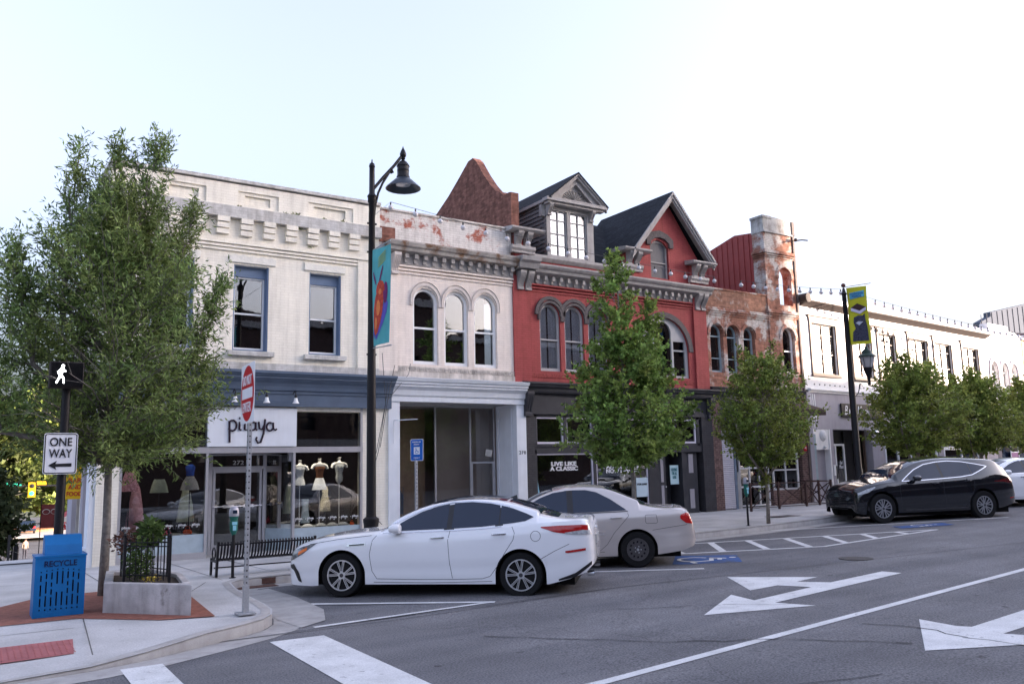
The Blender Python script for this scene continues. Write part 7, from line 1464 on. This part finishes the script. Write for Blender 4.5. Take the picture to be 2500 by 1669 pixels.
def person(label, x, y, z, h, shirt, trousers, hair, seated=False, rz=0.):
    t = bpy.data.objects.new('person', bpy.data.meshes.new('person')); k = h/1.75
    J = {'pel': (0, 0, .93), 'sp': (0, 0, 1.15), 'ch': (0, 0, 1.38), 'nk': (0, 0, 1.50), 'hd': (0, -.01, 1.60), 'tp': (0, 0, 1.72)}
    for s_, n_ in ((-1, 'l'), (1, 'r')):
        J['sh'+n_] = (s_*.19, 0, 1.42); J['el'+n_] = (s_*.25, .02, 1.15); J['wr'+n_] = (s_*.25, -.06, .90); J['ha'+n_] = (s_*.24, -.09, .80)
        J['hp'+n_] = (s_*.10, 0, .90); J['kn'+n_] = (s_*.11, -.02, .50); J['an'+n_] = (s_*.11, .02, .09); J['to'+n_] = (s_*.12, -.14, .04)
    if seated:
        for n_ in 'lr': s_ = -1 if n_ == 'l' else 1; J['kn'+n_] = (s_*.13, -.42, .90); J['an'+n_] = (s_*.13, -.45, .50); J['to'+n_] = (s_*.13, -.58, .45); J['wr'+n_] = (s_*.2, -.25, 1.0); J['ha'+n_] = (s_*.18, -.33, .98)
        for q in J: J[q] = (J[q][0], J[q][1], J[q][2]-.45)
    E_ = [('pel', 'sp'), ('sp', 'ch'), ('ch', 'nk'), ('nk', 'hd'), ('hd', 'tp')]+[(a+n_, b+n_) for n_ in 'lr' for a, b in (('sh', 'el'), ('el', 'wr'), ('wr', 'ha'), ('hp', 'kn'), ('kn', 'an'), ('an', 'to'))]+[('ch', 'shl'), ('ch', 'shr'), ('pel', 'hpl'), ('pel', 'hpr')]
    rad = {'pel': .14, 'sp': .125, 'ch': .15, 'nk': .055, 'hd': .10, 'tp': .07, 'sh': .065, 'el': .045, 'wr': .032, 'ha': .035, 'hp': .10, 'kn': .065, 'an': .045, 'to': .035}
    ks = list(J); me = t.data; me.from_pydata([tuple(c_*k for c_ in J[q]) for q in ks], [(ks.index(a), ks.index(b)) for a, b in E_], []); C.objects.link(t)
    t.modifiers.new('skin', 'SKIN'); t.modifiers.new('sub', 'SUBSURF').levels = 1
    for i, q in enumerate(ks):
        r = rad.get(q) or rad[q[:2]]; me.skin_vertices[0].data[i].radius = (r*k, r*k); me.skin_vertices[0].data[i].use_root = (q == 'pel')
    dg = bpy.context.evaluated_depsgraph_get(); m2 = bpy.data.meshes.new_from_object(t.evaluated_get(dg)); bpy.data.objects.remove(t)
    m2.transform(Matrix.Rotation(rz, 4, 'Z')); o = bpy.data.objects.new('person', m2); C.objects.link(o); o.location = (x, y, z); W[o.name] = Matrix.Translation((x, y, z)); o['label'] = label; o['category'] = 'person'
    for m in (shirt, trousers, hair): m2.materials.append(m)
    hz = max(v.co.z for v in m2.vertices)
    for f in m2.polygons: f.material_index = 2 if f.center.z > hz-.28*k else (1 if f.center.z < (.5 if seated else .95)*k else 0); f.use_smooth = True
    setframe(W[o.name]); MB().lathe([(.105*k, -.02), (.112*k, .03), (.09*k, .09), (.01, .115*k)], (0, .01, hz-.09*k), 12).obj('hair', mat('dark_hair', (.03, .02, .015), .8), o, smooth='all'); setframe()
skin_m = mat('skin', (.35, .21, .15), .6, var=.05)
person('standing person in brown clothing down the cross street', 5.05, 80, gz(80)-.1, 1.72, mat('tan_shirt', (.24, .19, .15), .9), mat('dark_trousers', (.03, .03, .04), .9), skin_m, rz=.6)
person('person in a dark shirt left of the standing person', 3.1, 70, gz(70)-.1, 1.7, mat('navy_shirt', (.03, .04, .08), .9), MATS['dark_trousers'], skin_m, rz=.3)
person('small child down the cross street right of the standing person', 7.3, 82, gz(82)-.1, 1.05, mat('grey_shirt', (.2, .2, .22), .9), MATS['dark_trousers'], skin_m, rz=-.4)
fb = thing('sidewalk_railing', 'dark iron railing along the descending cross street sidewalk', 'railing', (2.2, 40, gz(40)))
for i in range(6):
    y = 34+i*7.5; x = .065*y-.55; MB().box(x-.04, x+.04, y-.04, y+.04, gz(y)-.1, gz(y)+.95).obj('post', black, fb)
MB().tube([(.065*y-.55, y, gz(y)+.9) for y in (34, 50, 71.5)], .03, 5).tube([(.065*y-.55, y, gz(y)+.45) for y in (34, 50, 71.5)], .02, 5).obj('rails', black, fb)

# lit display spots above the right mannequins; left ones added to brighten the clothes
for i, x in enumerate((7.12, 7.63, 8.15, 3.3, 3.9, 4.45)):
    li = bpy.data.lights.new('display_and_fill_spot', 'SPOT'); li.energy = 17 if x > 6 else 5; li.color = (1, .90, .76); li.spot_size = R(42); li.spot_blend = .6; li.shadow_soft_size = .03
    lo_ = bpy.data.objects.new('display_and_fill_spot', li); C.objects.link(lo_); lo_.location = (x, 20.14, 3.3); lo_.rotation_euler = (R(13), 0, 0); lo_.parent = b1; lo_.matrix_parent_inverse = W[b1.name].inverted()

# ------------------------------------------------------------ one object for every separate piece of these parts
SPLIT = {'corbels': 'corbel', 'lintels': 'lintel', 'hood_moulds': 'hood_mould', 'brackets': 'bracket', 'shop_brackets': 'shop_bracket', 'dormer_brackets': 'dormer_bracket', 'pier_caps': 'pier_cap', 'tie_rosettes': 'tie_rosette',
         'brick_piers': 'brick_pier', 'dentils': 'dentil', 'window_trim': 'window_trim', 'dormer_cheeks': 'dormer_cheek', 'rods': 'rod', 'shop_window_frames': 'shop_window_frame', 'rosette_frieze': 'rosette'}
for k in ('shop_glass', 'recess_glass', 'recess_panel', 'knee_panel', 'display_floor', 'side_window', 'window_pillar', 'headlight', 'tail_light', 'indicator', 'reversing_light', 'rear_reflector', 'fender_vent', 'fender_vent_slot', 'side_intake',
          'side_moulding', 'sill_trim', 'front_blade', 'rear_diffuser', 'curtain', 'side_pilaster', 'pilaster', 'frieze_pattern', 'reveal_panel', 'door_glass', 'partition', 'recess_post'): SPLIT[k] = k
def split_parts():
    for o in list(bpy.data.objects):
        b = o.name.split('.')[0]
        if o.type != 'MESH' or b not in SPLIT or o.parent is None or any(x.parent == o for x in bpy.data.objects): continue
        me = o.data; n = len(me.vertices); par = list(range(n))
        def f(a):
            while par[a] != a: par[a] = par[par[a]]; a = par[a]
            return a
        for e in me.edges:
            a, c = f(e.vertices[0]), f(e.vertices[1])
            if a != c: par[a] = c
        co = np.array([v.co[:] for v in me.vertices]); rt = np.array([f(i) for i in range(n)]); ids = list(dict.fromkeys(rt.tolist()))
        if len(ids) < 2: continue
        bb = [(co[rt == i].min(0)-.012, co[rt == i].max(0)+.012) for i in ids]; g = list(range(len(ids))); ch = True
        while ch:
            ch = False
            for i in range(len(ids)):
                for j in range(i):
                    if g[i] != g[j] and (bb[i][0] <= bb[j][1]).all() and (bb[j][0] <= bb[i][1]).all():
                        k = g[i]; g = [g[j] if q == k else q for q in g]; ch = True
        grp = list(dict.fromkeys(g))
        if len(grp) < 2 or len(grp) > 60: continue
        gv = {i: g[k] for k, i in enumerate(ids)}; owner = [gv[r] for r in rt.tolist()]
        nm = SPLIT[b]
        for gi in grp:
            idx = [i for i in range(n) if owner[i] == gi]; mp = {v: k for k, v in enumerate(idx)}; ps = [p for p in me.polygons if owner[p.vertices[0]] == gi]
            m2 = bpy.data.meshes.new(nm); m2.from_pydata([co[i] for i in idx], [], [[mp[v] for v in p.vertices] for p in ps]); m2.materials.append(me.materials[0])
            m2.polygons.foreach_set('use_smooth', [p.use_smooth for p in ps]); m2.update()
            q = bpy.data.objects.new(nm, m2); C.objects.link(q); q.parent = o.parent
            q.matrix_parent_inverse = o.matrix_parent_inverse; q.matrix_basis = o.matrix_basis
            if 'label' in o: q['label'] = o['label']
        bpy.data.objects.remove(o)
split_parts()
